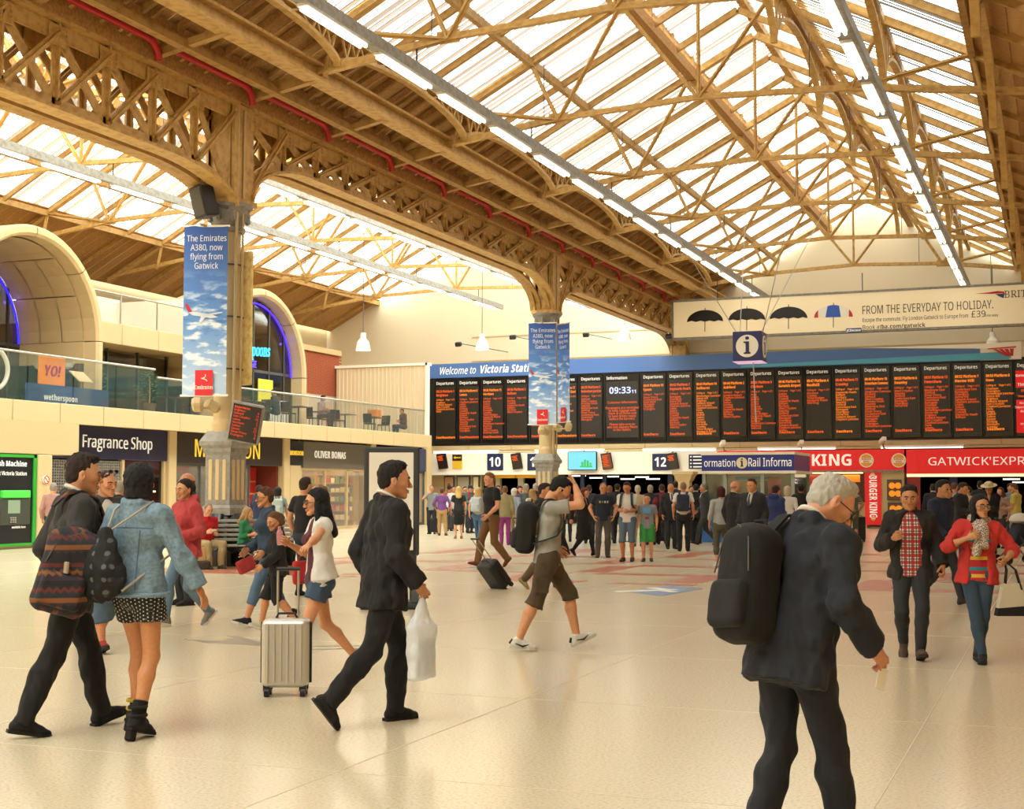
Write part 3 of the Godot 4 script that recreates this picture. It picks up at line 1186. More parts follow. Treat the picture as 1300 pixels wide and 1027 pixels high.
	xbar(b, -27.06, -27.04, 0, 2.5, 35.27, 37.28)
	part("pane", b, M.shopglass, fr)
	b = MB.new()
	xbar(b, -27.1, -27.08, 1.6, 2.2, 35.6, 37.0)
	part("poster", b, mt(hx("8c2a1e"), 0.5), fr)
	b = MB.new()
	b.tube(W(-27.0, 1.52, 35.6), W(-27.0, 1.52, 36.9), 0.03, 8)
	part("strip_lamp", b, glow(hx("ffe070"), 1.2), fr)
	# ---- Monsoon
	var mo := shop("dark brown shop front lettered MONSOON in yellow capitals behind the pillar", 37.85, 44.5, 2.45, 3.48, mt(hx("2c211b"), 0.45))
	b = MB.new()
	text(b, "MONSOON", 0.56, T.call(2.68, 40.9), false, 0, 0.02, false, false, 1.05)
	part("lettering", b, M.yellow, mo)
	interior(mo, 37.9, 44.5, mt(hx("7a3020"), 0.7), M.timber2)
	shop_glass(mo, 37.85, 42.4, 2.45, 3, M.darkgrey)
	b = MB.new()
	xbar(b, -28.0, -27.9, 0.2, 2.4, 42.6, 44.3)
	part("display_wall", b, mt(hx("c2231c"), 0.5), mo)
	b = MB.new()
	for k in 4:
		xbar(b, -27.9, -27.86, 0.5 + k * 0.45, 0.56 + k * 0.45, 42.7, 44.2)
	part("display_rail", b, M.timber, mo)
	room_light(mo, W(-29.0, 3.1, 41), Vector2(0.5, 4.0), 1.0)
	var m2 := shop("small black panel lettered MONSOON beside the grey lettered shop front", 44.98, 46.0, 2.5, 3.42, M.black)
	b = MB.new()
	text(b, "MONSOON", 0.17, T.call(2.88, 45.5), true, 0, 0.015, false, false, 0.8)
	part("lettering", b, M.yellow, m2)
	b = MB.new()
	b.cbox(Transform3D(Basis(), W(-26.98, 1.25, 45.5)), Vector3(0.14, 2.5, 0.8), 0.02)
	part("pier", b, M.cream2, m2)
	# ---- Oliver Bonas with lit shelves
	var ob := shop("taupe shop front lettered OLIVER BONAS with lit shelves of gifts inside", 46.05, 51.55, 2.42, 3.44, mt(hx("6a6156"), 0.5))
	b = MB.new()
	text(b, "OLIVER BONAS", 0.27, T.call(2.82, 48.1), true, 0, 0.015, false, false, 0.95)
	part("lettering", b, M.letter, ob)
	interior(ob, 46.0, 51.6, mt(hx("b98d52"), 0.7), M.timber)
	shop_glass(ob, 46.05, 51.55, 2.42, 3, M.cream2)
	room_light(ob, W(-28.9, 3.1, 49.6), Vector2(1.6, 2.0), 6.0)
	var sh := thing("wall_shelf", "tall lit wall shelves crowded with boxes inside the gift shop", "shelf")
	b = MB.new()
	for k in 6:
		xbar(b, -30.9, -27.35, 0.3 + k * 0.38, 0.33 + k * 0.38, 50.9, 51.3)
	part("shelf_board", b, M.timber, sh)
	for q in [-30.9, -29.1, -27.35]:
		b = MB.new()
		xbar(b, q - 0.04, q + 0.04, 0.0, 2.3, 50.88, 51.32)
		part("upright", b, M.timber2, sh)
	var gcols := ["e9d9ae", "c94030", "e3b04a", "7f9a58", "d88f6a", "f2ead4", "b65a3c", "4d6f7a"]
	var gm := []
	var names := ["cream", "red", "amber", "green", "pink", "white", "rust", "blue"]
	for s in gcols:
		gm.append(mt(hx(s), 0.55))
	for k in 5:
		for j in 15:
			var hgt := 0.16 + 0.12 * rng.randf()
			b = MB.new()
			b.cbox(Transform3D(Basis(), Vector3(0, hgt * 0.5, 0)), Vector3(0.19, hgt, 0.24), 0.01)
			var ci := rng.randi() % gm.size()
			var gb := part("gift_box", b, gm[ci], self)
			gb.position = W(-30.7 + j * 0.225 + (0.1 if j > 7 else 0.0), 0.335 + k * 0.38, 51.05)
			tag(gb, "%s gift box on the %s lit shelf from the floor, %s from the left" % [names[ci], ORD[k], ORD[j]], "box", "boxes on the gift shop shelves")
	# ---- Delice de France
	var dl := shop("navy cafe front lettered Délice de France at the far end of the shops", 52.0, 57.0, 2.4, 3.42, mt(hx("222a4d"), 0.45))
	b = MB.new()
	var w1 := text(b, "Délice", 0.36, T.call(2.75, 53.4), true, -1, 0.015, false, false, 0.8)
	part("lettering", b, M.letter, dl)
	b = MB.new()
	var w2 := text(b, "de", 0.2, T.call(2.75, 53.4 + w1 + 0.08), true, -1, 0.015)
	text(b, "France", 0.34, T.call(2.75, 53.4 + w1 + w2 + 0.16), false, -1, 0.015, false, false, 0.8)
	part("lettering", b, mt(hx("b9ae8a"), 0.5), dl)
	interior(dl, 51.9, 57.0, mt(hx("a0683a"), 0.7), M.timber2)
	shop_glass(dl, 52.0, 57.0, 2.4, 3, M.darkgrey)
	room_light(dl, W(-28.6, 3.1, 54.5), Vector2(0.5, 3.0), 1.4)
	# ---- brick wall and ribbed box at the end of the balcony
	var bw := struct_node("wall_brick")
	b = MB.new()
	xbar(b, -32.3, -32.0, 3.9, 8.0, 46.0, 58.0)
	part("core", b, M.mortar, bw)
	var bms := [M.brick, M.brick2]
	var many := MB.new()
	for r in 27:
		var ff := 46.0 + (0.22 if r % 2 else 0.0)
		while ff < 57.8:
			xbar(many, -32.0, -31.975, 6.0 + r * 0.075, 6.065 + r * 0.075, ff, ff + 0.43)
			ff += 0.445
	var br := part("brick", many, M.brick, bw)
	br.set_meta("kind", "stuff")
	b = MB.new()
	xbar(b, -32.35, -31.85, 7.95, 8.2, 46.0, 58.0)
	part("coping", b, M.cream, bw)
	var rb := thing("ribbed_screen", "cream ribbed metal screen at the far end of the balcony", "screen wall")
	b = MB.new()
	xbar(b, -31.9, -27.15, 3.96, 7.35, 57.6, 57.9)
	part("sheet", b, M.plaster, rb)
	b = MB.new()
	xbar(b, -31.95, -27.1, 7.33, 7.45, 57.5, 58.0)
	xbar(b, -27.2, -27.05, 3.96, 7.45, 57.5, 57.65)
	part("edge_trim", b, M.white, rb)
	for k in 22:
		b = MB.new()
		b.cbox(Transform3D(Basis(), W(-31.75 + k * 0.208, 5.65, 57.58)), Vector3(0.07, 3.38, 0.05), 0.012)
		part("rib", b, M.plaster, rb)
	b = MB.new()
	xbar(b, -34.6, -31.9, 3.96, 6.6, 54.0, 54.3)
	struct("trim_4", b, M.cream2)
	# ---- cafe tables and chairs on the balcony
	var n := 0
	for q in [[38.9, 0.1], [42.0, -0.95], [45.2, -0.95], [48.4, 0.0], [50.6, 0.0], [53.4, 0.1]]:
		var t := thing("cafe_table", "small dark cafe table on the balcony, %s along from the pillar" % ORD[n], "table", W(-27.6 - q[1], 3.96, q[0]), 0.0, "balcony cafe tables")
		b = MB.new()
		b.cbox(Transform3D(Basis(), Vector3(0, 0.73, 0)), Vector3(0.7, 0.04, 0.7), 0.015)
		part("table_top", b, mt(hx("3a2618"), 0.3), t)
		b = MB.new()
		b.lathe([[0.03, 0.03], [0.03, 0.71]], 10)
		part("stem", b, M.darkgrey, t)
		b = MB.new()
		b.lathe([[0.24, 0.0], [0.24, 0.02], [0.03, 0.05]], 16)
		part("base", b, M.darkgrey, t)
		n += 1
	var ch: Node3D = null
	n = 0
	for q in [[39.6, -1.57], [41.2, 1.57], [42.7, -1.57], [44.5, 1.57], [47.7, 1.57], [49.1, -1.57], [49.9, 1.57], [52.7, 1.57], [54.0, -1.57]]:
		var lb2: String = "dark cafe chair on the balcony, %s along from the pillar" % ORD[n]
		if ch == null:
			ch = thing("cafe_chair", lb2, "chair", W(-26.65 if q[0] > 40.0 and q[0] < 47.0 else -27.55, 3.96, q[0]), 0.0, "balcony cafe chairs")
			var cm := mt(hx("241c18"), 0.5)
			b = MB.new()
			b.cbox(Transform3D(Basis(), Vector3(0, 0.45, 0)), Vector3(0.42, 0.05, 0.42), 0.02)
			part("seat", b, cm, ch)
			b = MB.new()
			b.cbox(Transform3D(Basis(Vector3.RIGHT, -0.12), Vector3(0, 0.68, -0.22)), Vector3(0.42, 0.4, 0.04), 0.015)
			part("backrest", b, cm, ch)
			for s in [[-1, -1], [1, -1], [-1, 1], [1, 1]]:
				b = MB.new()
				b.tube(Vector3(s[0] * 0.18, 0.44, s[1] * 0.18), Vector3(s[0] * 0.2, 0, s[1] * 0.21), 0.016, 6)
				part("leg", b, M.darkgrey, ch)
			ch.rotation.y = PI / 2 + q[1]
		else:
			copy(ch, W(-26.65 if q[0] > 40.0 and q[0] < 47.0 else -27.55, 3.96, q[0]), PI / 2 + q[1], lb2)
		n += 1
	# orange menu box
	b = MB.new()
	b.cbox(Transform3D(Basis(), Vector3(0, 0.16, 0)), Vector3(0.4, 0.32, 0.55), 0.02)
	var ob2 := part("crate", b, mt(hx("c9793a"), 0.6), self)
	ob2.position = W(-27.7, 4.73, 53.4)
	tag(ob2, "orange wooden crate standing on a balcony cafe table", "crate")

func pod(fc: float, yc: float, r: float, x: float, depth: float, label: String, glazed: bool):
	var o := thing("arched_hood", label, "arched hood")
	var prof := func(rad: float) -> Array:
		var a := [Vector2(fc - rad, 3.96)]
		for k in 25:
			var an := PI - PI * k / 24.0
			a.append(Vector2(fc + rad * cos(an), yc + rad * sin(an)))
		a.append(Vector2(fc + rad, 3.96))
		return a
	# rim in segments with joints
	var outer: Array = prof.call(r)
	var inner: Array = prof.call(r - 0.3)
	var segs := [[0, 1], [1, 7], [7, 13], [13, 19], [19, 25], [25, 26]]
	for s in segs:
		var b := MB.new()
		for k in range(s[0], s[1]):
			var p0: Vector2 = outer[k]
			var p1: Vector2 = outer[k + 1]
			var q0: Vector2 = inner[k]
			var q1: Vector2 = inner[k + 1]
			var m := 0.012
			var e := (p1 - p0)
			if k == s[0]:
				p0 += e.normalized() * m
				q0 += (q1 - q0).normalized() * m
			if k == s[1] - 1:
				p1 -= e.normalized() * m
				q1 -= (q1 - q0).normalized() * m
			var nn := Vector3(0, e.x, e.y)
			var out := Vector3(0, (p0 - q0).y, -(p0 - q0).x).normalized()
			var c := 0.08
			var pm0 := p0.lerp(q0, 0.25)
			var pm1 := p1.lerp(q1, 0.25)
			var qm0 := q0.lerp(p0, 0.25)
			var qm1 := q1.lerp(p1, 0.25)
			var V := func(p: Vector2, dx: float) -> Vector3: return Vector3(x - dx, p.y, -p.x)
			b.quad(V.call(p0, c), V.call(p1, c), V.call(p1, 0.7), V.call(p0, 0.7), out)
			b.quad(V.call(p0, c), V.call(p1, c), V.call(pm1, 0), V.call(pm0, 0), (out + Vector3.RIGHT).normalized())
			b.quad(V.call(pm0, 0), V.call(pm1, 0), V.call(qm1, 0), V.call(qm0, 0), Vector3.RIGHT)
			b.quad(V.call(q0, c), V.call(q1, c), V.call(qm1, 0), V.call(qm0, 0), (-out + Vector3.RIGHT).normalized())
			b.quad(V.call(q0, c), V.call(q1, c), V.call(q1, 0.7), V.call(q0, 0.7), -out)
			b.quad(V.call(p0, 0.7), V.call(p1, 0.7), V.call(q1, 0.7), V.call(q0, 0.7), Vector3.LEFT)
		part("rim", b, M.cream2, o)
	# vault lining panels
	var lin: Array = prof.call(r - 0.34)
	var lo: Array = prof.call(r - 0.2)
	for d in 3:
		for s in [[1, 5], [5, 9], [9, 13], [13, 17], [17, 21], [21, 25]]:
			var b := MB.new()
			var x0 := x - 0.5 - d * (depth - 0.5) / 3.0 - 0.012
			var x1 := x - 0.5 - (d + 1) * (depth - 0.5) / 3.0 + 0.012
			for k in range(s[0], s[1]):
				var q0: Vector2 = lin[k]
				var q1: Vector2 = lin[k + 1]
				if k == s[0]:
					q0 = q0.lerp(q1, 0.05)
				if k == s[1] - 1:
					q1 = q1.lerp(q0, 0.05)
				var nn := Vector3(0, yc - (q0.y + q1.y) * 0.5, (q0.x + q1.x) * 0.5 - fc).normalized()
				b.quad(Vector3(x0, q0.y, -q0.x), Vector3(x0, q1.y, -q1.x), Vector3(x1, q1.y, -q1.x), Vector3(x1, q0.y, -q0.x), nn)
				var o0: Vector2 = lo[k]
				var o1: Vector2 = lo[k + 1]
				b.quad(Vector3(x0, o0.y, -o0.x), Vector3(x0, o1.y, -o1.x), Vector3(x1, o1.y, -o1.x), Vector3(x1, o0.y, -o0.x), -nn)
			part("vault_panel", b, M.cream, o)
	var b := MB.new()
	for s in [-1.0, 1.0]:
		b = MB.new()
		b.box(W(x - 0.5, yc - 0.65, fc + s * (r - 0.34)), W(x - depth, yc, fc + s * (r - 0.2)))
		part("side_wall", b, M.cream, o)
		b = MB.new()
		b.box(W(x - 0.5, 3.96, fc + s * (r - 0.3)), W(x - depth, yc - 0.65, fc + s * (r - 0.27)))
		part("side_pane", b, M.shopglass, o)
	# shell above
	b = MB.new()
	for k in range(1, 25):
		var q0: Vector2 = outer[k] - (outer[k] - Vector2(fc, yc)).normalized() * 0.06
		var q1: Vector2 = outer[k + 1] - (outer[k + 1] - Vector2(fc, yc)).normalized() * 0.06
		var nn := Vector3(0, (q0.y + q1.y) * 0.5 - yc, fc - (q0.x + q1.x) * 0.5).normalized()
		b.quad(Vector3(x - 0.6, q0.y, -q0.x), Vector3(x - 0.6, q1.y, -q1.x), Vector3(x - depth, q1.y, -q1.x), Vector3(x - depth, q0.y, -q0.x), nn)
	part("shell", b, M.cream2, o)
	# glazed inner wall
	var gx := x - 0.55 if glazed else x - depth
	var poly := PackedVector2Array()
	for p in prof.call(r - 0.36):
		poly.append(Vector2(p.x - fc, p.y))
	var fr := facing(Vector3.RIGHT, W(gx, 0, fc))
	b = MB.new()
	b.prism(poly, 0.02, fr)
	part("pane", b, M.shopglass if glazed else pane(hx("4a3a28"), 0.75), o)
	b = MB.new()
	for k in (5 if glazed else 4):
		var u := -0.7 + 1.4 * k / (4.0 if glazed else 3.0)
		var hh := sqrt(maxf(0.05, 1.0 - u * u)) * (r - 0.4)
		b.box(Vector3(gx - 0.03, 3.96, -(fc + u * r) - 0.03), Vector3(gx + 0.06, yc + hh, -(fc + u * r) + 0.03))
	b.box(Vector3(gx - 0.03, 5.9, -(fc + r - 0.4)), Vector3(gx + 0.06, 6.0, -(fc - r + 0.4)))
	part("mullion", b, M.darkgrey, o)
	# neon arc
	b = MB.new()
	var pts := []
	for k in 25:
		var an := PI - PI * k / 24.0
		pts.append(Vector3(gx + 0.1, yc + (r - 0.5) * sin(an), -(fc + (r - 0.5) * cos(an))))
	b.path(pts, 0.035, 8)
	part("neon_tube", b, glow(Color(0.25, 0.12, 1.0) if glazed else Color(0.12, 0.1, 0.9), 2.0, hx("4030c0")), o)
	for k in [4, 12, 20]:
		var l := OmniLight3D.new()
		l.name = "neon_light"
		l.light_color = Color(0.4, 0.3, 1.0)
		l.light_energy = 0.03
		l.omni_range = 60
		l.omni_attenuation = 2.0
		l.light_size = 0.05
		l.shadow_enabled = true
		o.add_child(l, true)
		l.position = pts[k] + Vector3(0.1, 0, 0)
	# room behind
	b = MB.new()
	b.box(W(x - depth - 3.0, 3.96, fc - r), W(x - depth - 2.8, yc + r, fc + r))
	part("back_wall", b, mt(hx("7a5a34"), 0.7), o)
	if glazed:
		var T := facing(Vector3.RIGHT, W(gx + 0.1, 0, fc))
		var ns := thing("neon_sign", "blue script neon sign with a purple line below inside the glazed arch", "neon sign")
		b = MB.new()
		text(b, "wetherspoons", 0.42, T * Transform3D(Basis(Vector3.BACK, 0.06), Vector3(1.05, 6.55, 0)), false, 1, 0.03, true, true, 0.75)
		part("script_tube", b, glow(hx("35c8ff"), 2.0, hx("3080c0")), ns)
		b = MB.new()
		text(b, "LOUNGE", 0.26, T * Transform3D(Basis(), Vector3(0.1, 6.05, 0)), true, 1, 0.03, false, false, 0.8)
		part("line_tube", b, glow(hx("5a40ff"), 1.6, hx("4030c0")), ns)
		var ye := thing("yellow_panel", "square yellow picture panel behind the glazed arch", "panel")
		b = MB.new()
		b.cbox(Transform3D(Basis(), W(gx + 0.1, 5.25, fc + 0.75)), Vector3(0.05, 0.85, 1.0), 0.01)
		part("board", b, mt(hx("d9cf3a"), 0.5), ye)
		b = MB.new()
		for k in 9:
			b.box(W(gx + 0.06, 3.98, fc + 0.7 + k * 0.2), W(gx + 0.12, 4.95, fc + 0.77 + k * 0.2))
		tag(part("slatted_screen", b, M.white, self), "row of pale upright slats at the foot of the glazed arch", "screen")
	else:
		for k in 2:
			var ul := thing("wall_uplighter", "white scoop shaped light on the hood's side wall, %s of the pair" % ["left", "right"][k], "wall light", W(x - 2.0 + k * 1.0, 5.3, fc + r - 0.42), 0.0, "scoop lights")
			b = MB.new()
			b.lathe([[0.02, -0.12], [0.16, -0.06], [0.24, 0.06], [0.22, 0.06], [0.13, -0.03], [0.0, -0.06]], 14)
			part("bowl", b, M.white, ul)

func plant(p: Vector3, h: float, label: String):
	var o := thing("potted_tree", label, "potted plant", p)
	var b := MB.new()
	b.lathe([[0.0, 0.0], [0.16, 0.0], [0.23, 0.42], [0.19, 0.42], [0.17, 0.36], [0.0, 0.36]], 16)
	part("pot", b, mt(hx("5b4634"), 0.6), o)
	b = MB.new()
	b.path([Vector3(0, 0.35, 0), Vector3(0.03, 0.7, 0.02), Vector3(0, h * 0.9, 0)], [0.03, 0.025, 0.012], 7)
	part("trunk", b, M.timber2, o)
	var lv := MB.new()
	for k in 150:
		var y := rng.randf_range(0.55, h)
		var q := 1.0 - absf((y - 0.55) / (h - 0.55) - 0.35) * 1.1
		var a := rng.randf() * TAU
		var rr := 0.5 * q * sqrt(rng.randf())
		var ctr := Vector3(cos(a) * rr, y, sin(a) * rr)
		var d := Vector3(cos(a), rng.randf_range(-0.6, 0.5), sin(a)).normalized()
		var sd := d.cross(Vector3.UP).normalized()
		var nn := sd.cross(d).normalized()
		var L := 0.14
		lv.quad(ctr, ctr + d * L * 0.5 + sd * 0.035, ctr + d * L, ctr + d * L * 0.5 - sd * 0.035, nn)
	var lm := mt(hx("4c7a35"), 0.5)
	lm.backlight_enabled = true
	lm.backlight = Color(0.2, 0.3, 0.1)
	var f := part("foliage", lv, lm, o)
	f.set_meta("kind", "stuff")
# ------------------------------------------------------------------ the end of the hall
func zbar(b: MB, x0: float, x1: float, y0: float, y1: float, z: float, t: float):
	b.box(Vector3(x0, y0, z - t), Vector3(x1, y1, z))
func disc(b: MB, c: Vector3, r: float, n: Vector3, t := 0.02, s := 24):
	b.path([c, c + n * t], r, s)

const PLACES := ["Brighton", "Gatwick Airport", "East Croydon", "Clapham Junction", "Hove", "Lewes", "Redhill", "Sutton", "Epsom", "Dorking", "Horsham", "Crawley", "Three Bridges", "Haywards Heath", "Worthing", "Balham", "Streatham Common", "Norbury", "Selhurst", "West Croydon", "Bromley South", "Swanley", "Maidstone East", "Ashford", "Dover Priory", "Canterbury East", "Faversham", "Ramsgate", "Chatham", "Orpington", "Beckenham Junction", "Herne Hill"]

func build_end_wall():
	var Z := -60.0
	var F := func(x: float, y: float, z: float) -> Transform3D: return facing(Vector3.BACK, Vector3(x, y, z))
	# ---- departures board
	var bd := thing("departures_board", "long black departures board with orange lettering under a blue welcome band", "departures board")
	var b := MB.new()
	b.box(Vector3(-28.3, 3.68, -60.7), Vector3(4.3, 7.02, -60.05))
	part("casing", b, M.black, bd)
	# header band: straight at left, tapering to a white and red point at the right
	b = MB.new()
	b.box(Vector3(-28.35, 6.92, -60.7), Vector3(-3.0, 7.6, -59.95))
	part("header_band", b, mt(hx("4a6fae"), 0.4), bd)
	b = MB.new()
	b.prism(PackedVector2Array([Vector2(-13.0, 6.95), Vector2(-1.9, 6.93), Vector2(-1.4, 7.25), Vector2(-13.0, 7.05)]), 0.03, Transform3D(Basis(), Vector3(0, 0, -59.95)))
	part("light_blue_wedge", b, mt(hx("4fa3c4"), 0.4), bd)
	b = MB.new()
	b.prism(PackedVector2Array([Vector2(-8.0, 7.62), Vector2(-3.0, 7.6), Vector2(-1.4, 7.65), Vector2(-1.4, 6.93), Vector2(-1.75, 6.93), Vector2(-1.95, 7.3), Vector2(-3.2, 7.42)]), 0.035, Transform3D(Basis(), Vector3(0, 0, -59.95)))
	b.box(Vector3(-3.0, 6.92, -60.7), Vector3(-1.4, 7.6, -59.96))
	part("white_end", b, M.white, bd)
	b = MB.new()
	for k in 4:
		b.prism(PackedVector2Array([Vector2(-2.5 + k * 0.22, 7.36), Vector2(-2.35 + k * 0.22, 7.36), Vector2(-1.9 + k * 0.06, 7.06), Vector2(-2.0 + k * 0.06, 7.06)]), 0.02, Transform3D(Basis(), Vector3(0, 0, -59.92)))
	b.prism(PackedVector2Array([Vector2(-2.7, 7.4), Vector2(-1.6, 7.46), Vector2(-1.6, 7.4), Vector2(-2.7, 7.36)]), 0.02, Transform3D(Basis(), Vector3(0, 0, -59.92)))
	part("red_logo", b, M.red, bd)
	b = MB.new()
	var w := text(b, "Welcome to ", 0.33, F.call(-27.6, 7.09, -59.95), false, -1, 0.02, false, true, 0.78)
	text(b, "Victoria Station", 0.36, F.call(-27.6 + w + 0.2, 7.09, -59.95), true, -1, 0.02, false, true, 0.8)
	part("welcome_lettering", b, M.letter, bd)
	# panels
	var edges := [-27.9]
	var x := -27.9
	while x < 3.6:
		var wd := 1.222
		if absf(x + 19.4) < 0.7:
			wd = 1.75
		x += wd
		edges.append(x)
	var n := edges.size() - 1
	var r2 := RandomNumberGenerator.new()
	r2.seed = 21
	for k in n:
		var x0: float = edges[k] + 0.035
		var x1: float = edges[k + 1] - 0.035
		var info := (x1 - x0) > 1.4
		var special := k == n - 5
		var po := MB.new()
		po.cbox(Transform3D(Basis(), Vector3((x0 + x1) * 0.5, 5.3, -60.03)), Vector3(x1 - x0, 3.1, 0.1), 0.02)
		var p := part("display_panel", po, M.gloss, bd)
		b = MB.new()
		b.box(Vector3(x0 + 0.08, 3.95, -59.98), Vector3(x1 - 0.08, 6.5, -59.965))
		part("display_face", b, M.screen, p)
		b = MB.new()
		text(b, "Information" if info else "Departures", 0.13, F.call(x0 + 0.1, 6.6, -59.975), false, -1, 0.004)
		part("heading", b, M.letter, p)
		b = MB.new()
		if info:
			b.col = Color.WHITE
			text(b, "09:33", 0.3, F.call((x0 + x1) * 0.5 - 0.1, 5.95, -59.96), true, 0, 0.004)
			text(b, "11", 0.16, F.call((x0 + x1) * 0.5 + 0.55, 5.95, -59.96), true, 0, 0.004)
			part("clock_digits", b, glow(hx("c8d0ff"), 1.6, hx("303040")), p)
			b = MB.new()
			var lines := ["Customer information", "", "Passengers are reminded", "to keep luggage with", "them at all times and", "to have tickets ready", "before the barriers.", "", "Please take care on", "wet and slippery floors", "in the station."]
			for j in lines.size():
				text(b, lines[j], 0.1, F.call((x0 + x1) * 0.5, 5.5 - j * 0.125, -59.96), false, 0, 0.004)
			part("list", b, M.orange, p)
			continue
		if special:
			b.box(Vector3(x0 + 0.03, 5.75, -59.965), Vector3(x1 - 0.03, 6.45, -59.95))
			b.box(Vector3(x0 + 0.03, 3.9, -59.965), Vector3(x1 - 0.03, 5.25, -59.95))
			part("red_field", b, glow(hx("e0181c"), 0.5, M.red.albedo_color), p)
			b = MB.new()
			var sl := ["Gatwick Express", "Time      Plat"]
			text(b, sl[0], 0.1, F.call((x0 + x1) * 0.5, 6.2, -59.95), true, 0, 0.004)
			text(b, sl[1], 0.12, F.call((x0 + x1) * 0.5, 5.82, -59.95), true, 0, 0.004)
			var s2 := ["Non-stop trains", "Departs every 15 mins", "during the day", "", "The next", "service departs", "in 12 mins"]
			for j in s2.size():
				text(b, s2[j], 0.085, F.call((x0 + x1) * 0.5, 5.08 - j * 0.17, -59.95), false, 0, 0.004)
			part("lettering", b, M.letter, p)
			b = MB.new()
			text(b, "09:45      13", 0.1, F.call((x0 + x1) * 0.5, 5.58, -59.96), false, 0, 0.004)
			text(b, "Next train", 0.09, F.call(x0 + 0.12, 5.36, -59.96), false, -1, 0.004)
			part("list", b, M.orange, p)
			continue
		# two headline lines, then the calling points
		var t := 33 + k
		b.col = Color.WHITE
		fit(b, "%02d:%02d Platform %d" % [9 + t / 60, t % 60, 1 + (k * 7) % 19], 0.115, F.call(x0 + 0.1, 6.22, -59.96), 0.92, true, -1, 0.004)
		var pn: String = PLACES[(k * 5) % PLACES.size()]
		fit(b, pn, 0.115, F.call(x0 + 0.1, 6.04, -59.96), minf(0.95, pn.length() * 0.075), true, -1, 0.004)
		part("headline", b, M.orange2 if k % 3 else M.orange, p)
		b = MB.new()
		var cnt: int = [5, 14, 15, 6, 12, 9, 10, 16, 6, 14, 16, 10, 15, 16, 5, 12, 15, 7, 16, 12, 16, 14, 10, 12, 11, 9][k % 26]
		fit(b, "Calling at     Page 1 of 2", 0.075, F.call(x0 + 0.1, 5.84, -59.96), 0.95, false, -1, 0.004)
		for j in cnt:
			text(b, PLACES[(k * 3 + j * (1 + k % 2)) % PLACES.size()], 0.085, F.call(x0 + 0.1, 5.70 - j * 0.105, -59.96), false, -1, 0.004)
		text(b, "Southeastern" if k < 6 else "Southern", 0.11, F.call(x0 + 0.1, 4.02, -59.96), true, -1, 0.004)
		part("list", b, M.orange if (k * 7) % 5 else M.orange2, p)
	# ---- ledge with tubes, pale fascia under the board
	b = MB.new()
	b.box(Vector3(-28.3, 3.42, -62.5), Vector3(4.4, 3.68, -60.1))
	var fa := struct("trim_5", b, M.cream2)
	for k in 15:
		b = MB.new()
		b.cbox(Transform3D(Basis(), Vector3(-27.2 + k * 2.17, 3.55, -60.08)), Vector3(2.14, 0.24, 0.05), 0.012)
		part("fascia_panel", b, M.cream2, fa)
	b = MB.new()
	b.tube(Vector3(-28.2, 3.36, -59.98), Vector3(4.3, 3.36, -59.98), 0.05)
	tag(part("conduit", b, M.cream, self), "long cream conduit pipe running under the departures board", "pipe")
	for k in 5:
		var bl := thing("batten_light", "white batten light on the ledge under the departures board, %s from the left" % ORD[k], "light", Vector3(-26.2 + k * 5.2, 3.4, -59.9), 0.0, "batten lights under the board")
		b = MB.new()
		b.cbox(Transform3D(), Vector3(3.4, 0.09, 0.14), 0.02)
		part("body", b, M.white, bl)
		b = MB.new()
		b.tube(Vector3(-1.65, -0.06, 0.03), Vector3(1.65, -0.06, 0.03), 0.028, 8)
		part("light_tube", b, M.tube, bl)
		area(bl, Vector3(0, -0.1, 0.03), Vector2(3.3, 0.06), 2.2)
	# white sign fascia over the gates
	b = MB.new()
	b.box(Vector3(-28.3, 2.35, -60.0), Vector3(-11.6, 3.3, -59.6))
	b.box(Vector3(-28.3, 2.28, -60.0), Vector3(-11.6, 2.36, -59.5))
	struct("trim_6", b, mt(hx("f0e8d8"), 0.5))
	# numbers, screens, little signs; pixel columns turned into places on that wall
	for q in [["10", 615, 642, "blue square sign reading 10, leftmost of the platform numbers"], ["11", 669, 690, "blue square sign reading 11, half hidden by the farther pillar"], ["12", 830, 847, "blue square sign reading 12, right of the wide blue television"]]:
		var a := on_z(q[1], 576, -59.55)
		var c := on_z(q[2], 597, -59.55)
		var s := thing("platform_sign", q[3], "sign")
		b = MB.new()
		var mid := (a + c) * 0.5
		var hh := absf(a.y - c.y)
		b.cbox(Transform3D(Basis(), Vector3(mid.x, mid.y, -59.57)), Vector3(hh * 1.02, hh, 0.06), 0.01)
		part("plate", b, M.navy, s)
		b = MB.new()
		text(b, q[0], hh * 0.56, F.call(mid.x, mid.y - hh * 0.28, -59.53), true, 0, 0.01, false, false, 0.9)
		part("lettering", b, M.letter, s)
	var sc := [[553, 570, "tilted dark monitor at the left end of the white fascia"], [648, 664, "tilted dark monitor overlapping the blue sign reading 10"], [762, 779, "tilted monitor glowing orange just right of the blue television"], [846, 862, "tilted dark monitor just right of the blue sign reading 12"]]
	for q in sc:
		var a := on_z(q[0], 575, -59.4)
		var c := on_z(q[1], 596, -59.4)
		var s := thing("hanging_monitor", q[2], "monitor")
		b = MB.new()
		var t := Transform3D(Basis(Vector3.BACK, 0.12) * Basis(Vector3.RIGHT, 0.15), Vector3((a.x + c.x) * 0.5, (a.y + c.y) * 0.5, -59.4))
		b.cbox(t, Vector3(0.5, 0.74, 0.08), 0.02)
		part("casing", b, M.black, s)
		b = MB.new()
		b.xbox(t * Transform3D(Basis(), Vector3(0, 0, 0.042)), Vector3(0.42, 0.64, 0.004))
		part("display_face", b, mt(hx("7a3a22") if q[0] == 762 else hx("2c211b"), 0.3), s)
		b = MB.new()
		for j in 7:
			b.xbox(t * Transform3D(Basis(), Vector3(-0.04 - 0.03 * (j % 2), 0.25 - j * (0.075 if q[0] == 762 else 0.05), 0.046)), Vector3(0.28 - 0.04 * (j % 3), 0.025, 0.003))
			if j > 3 and q[0] != 762:
				break
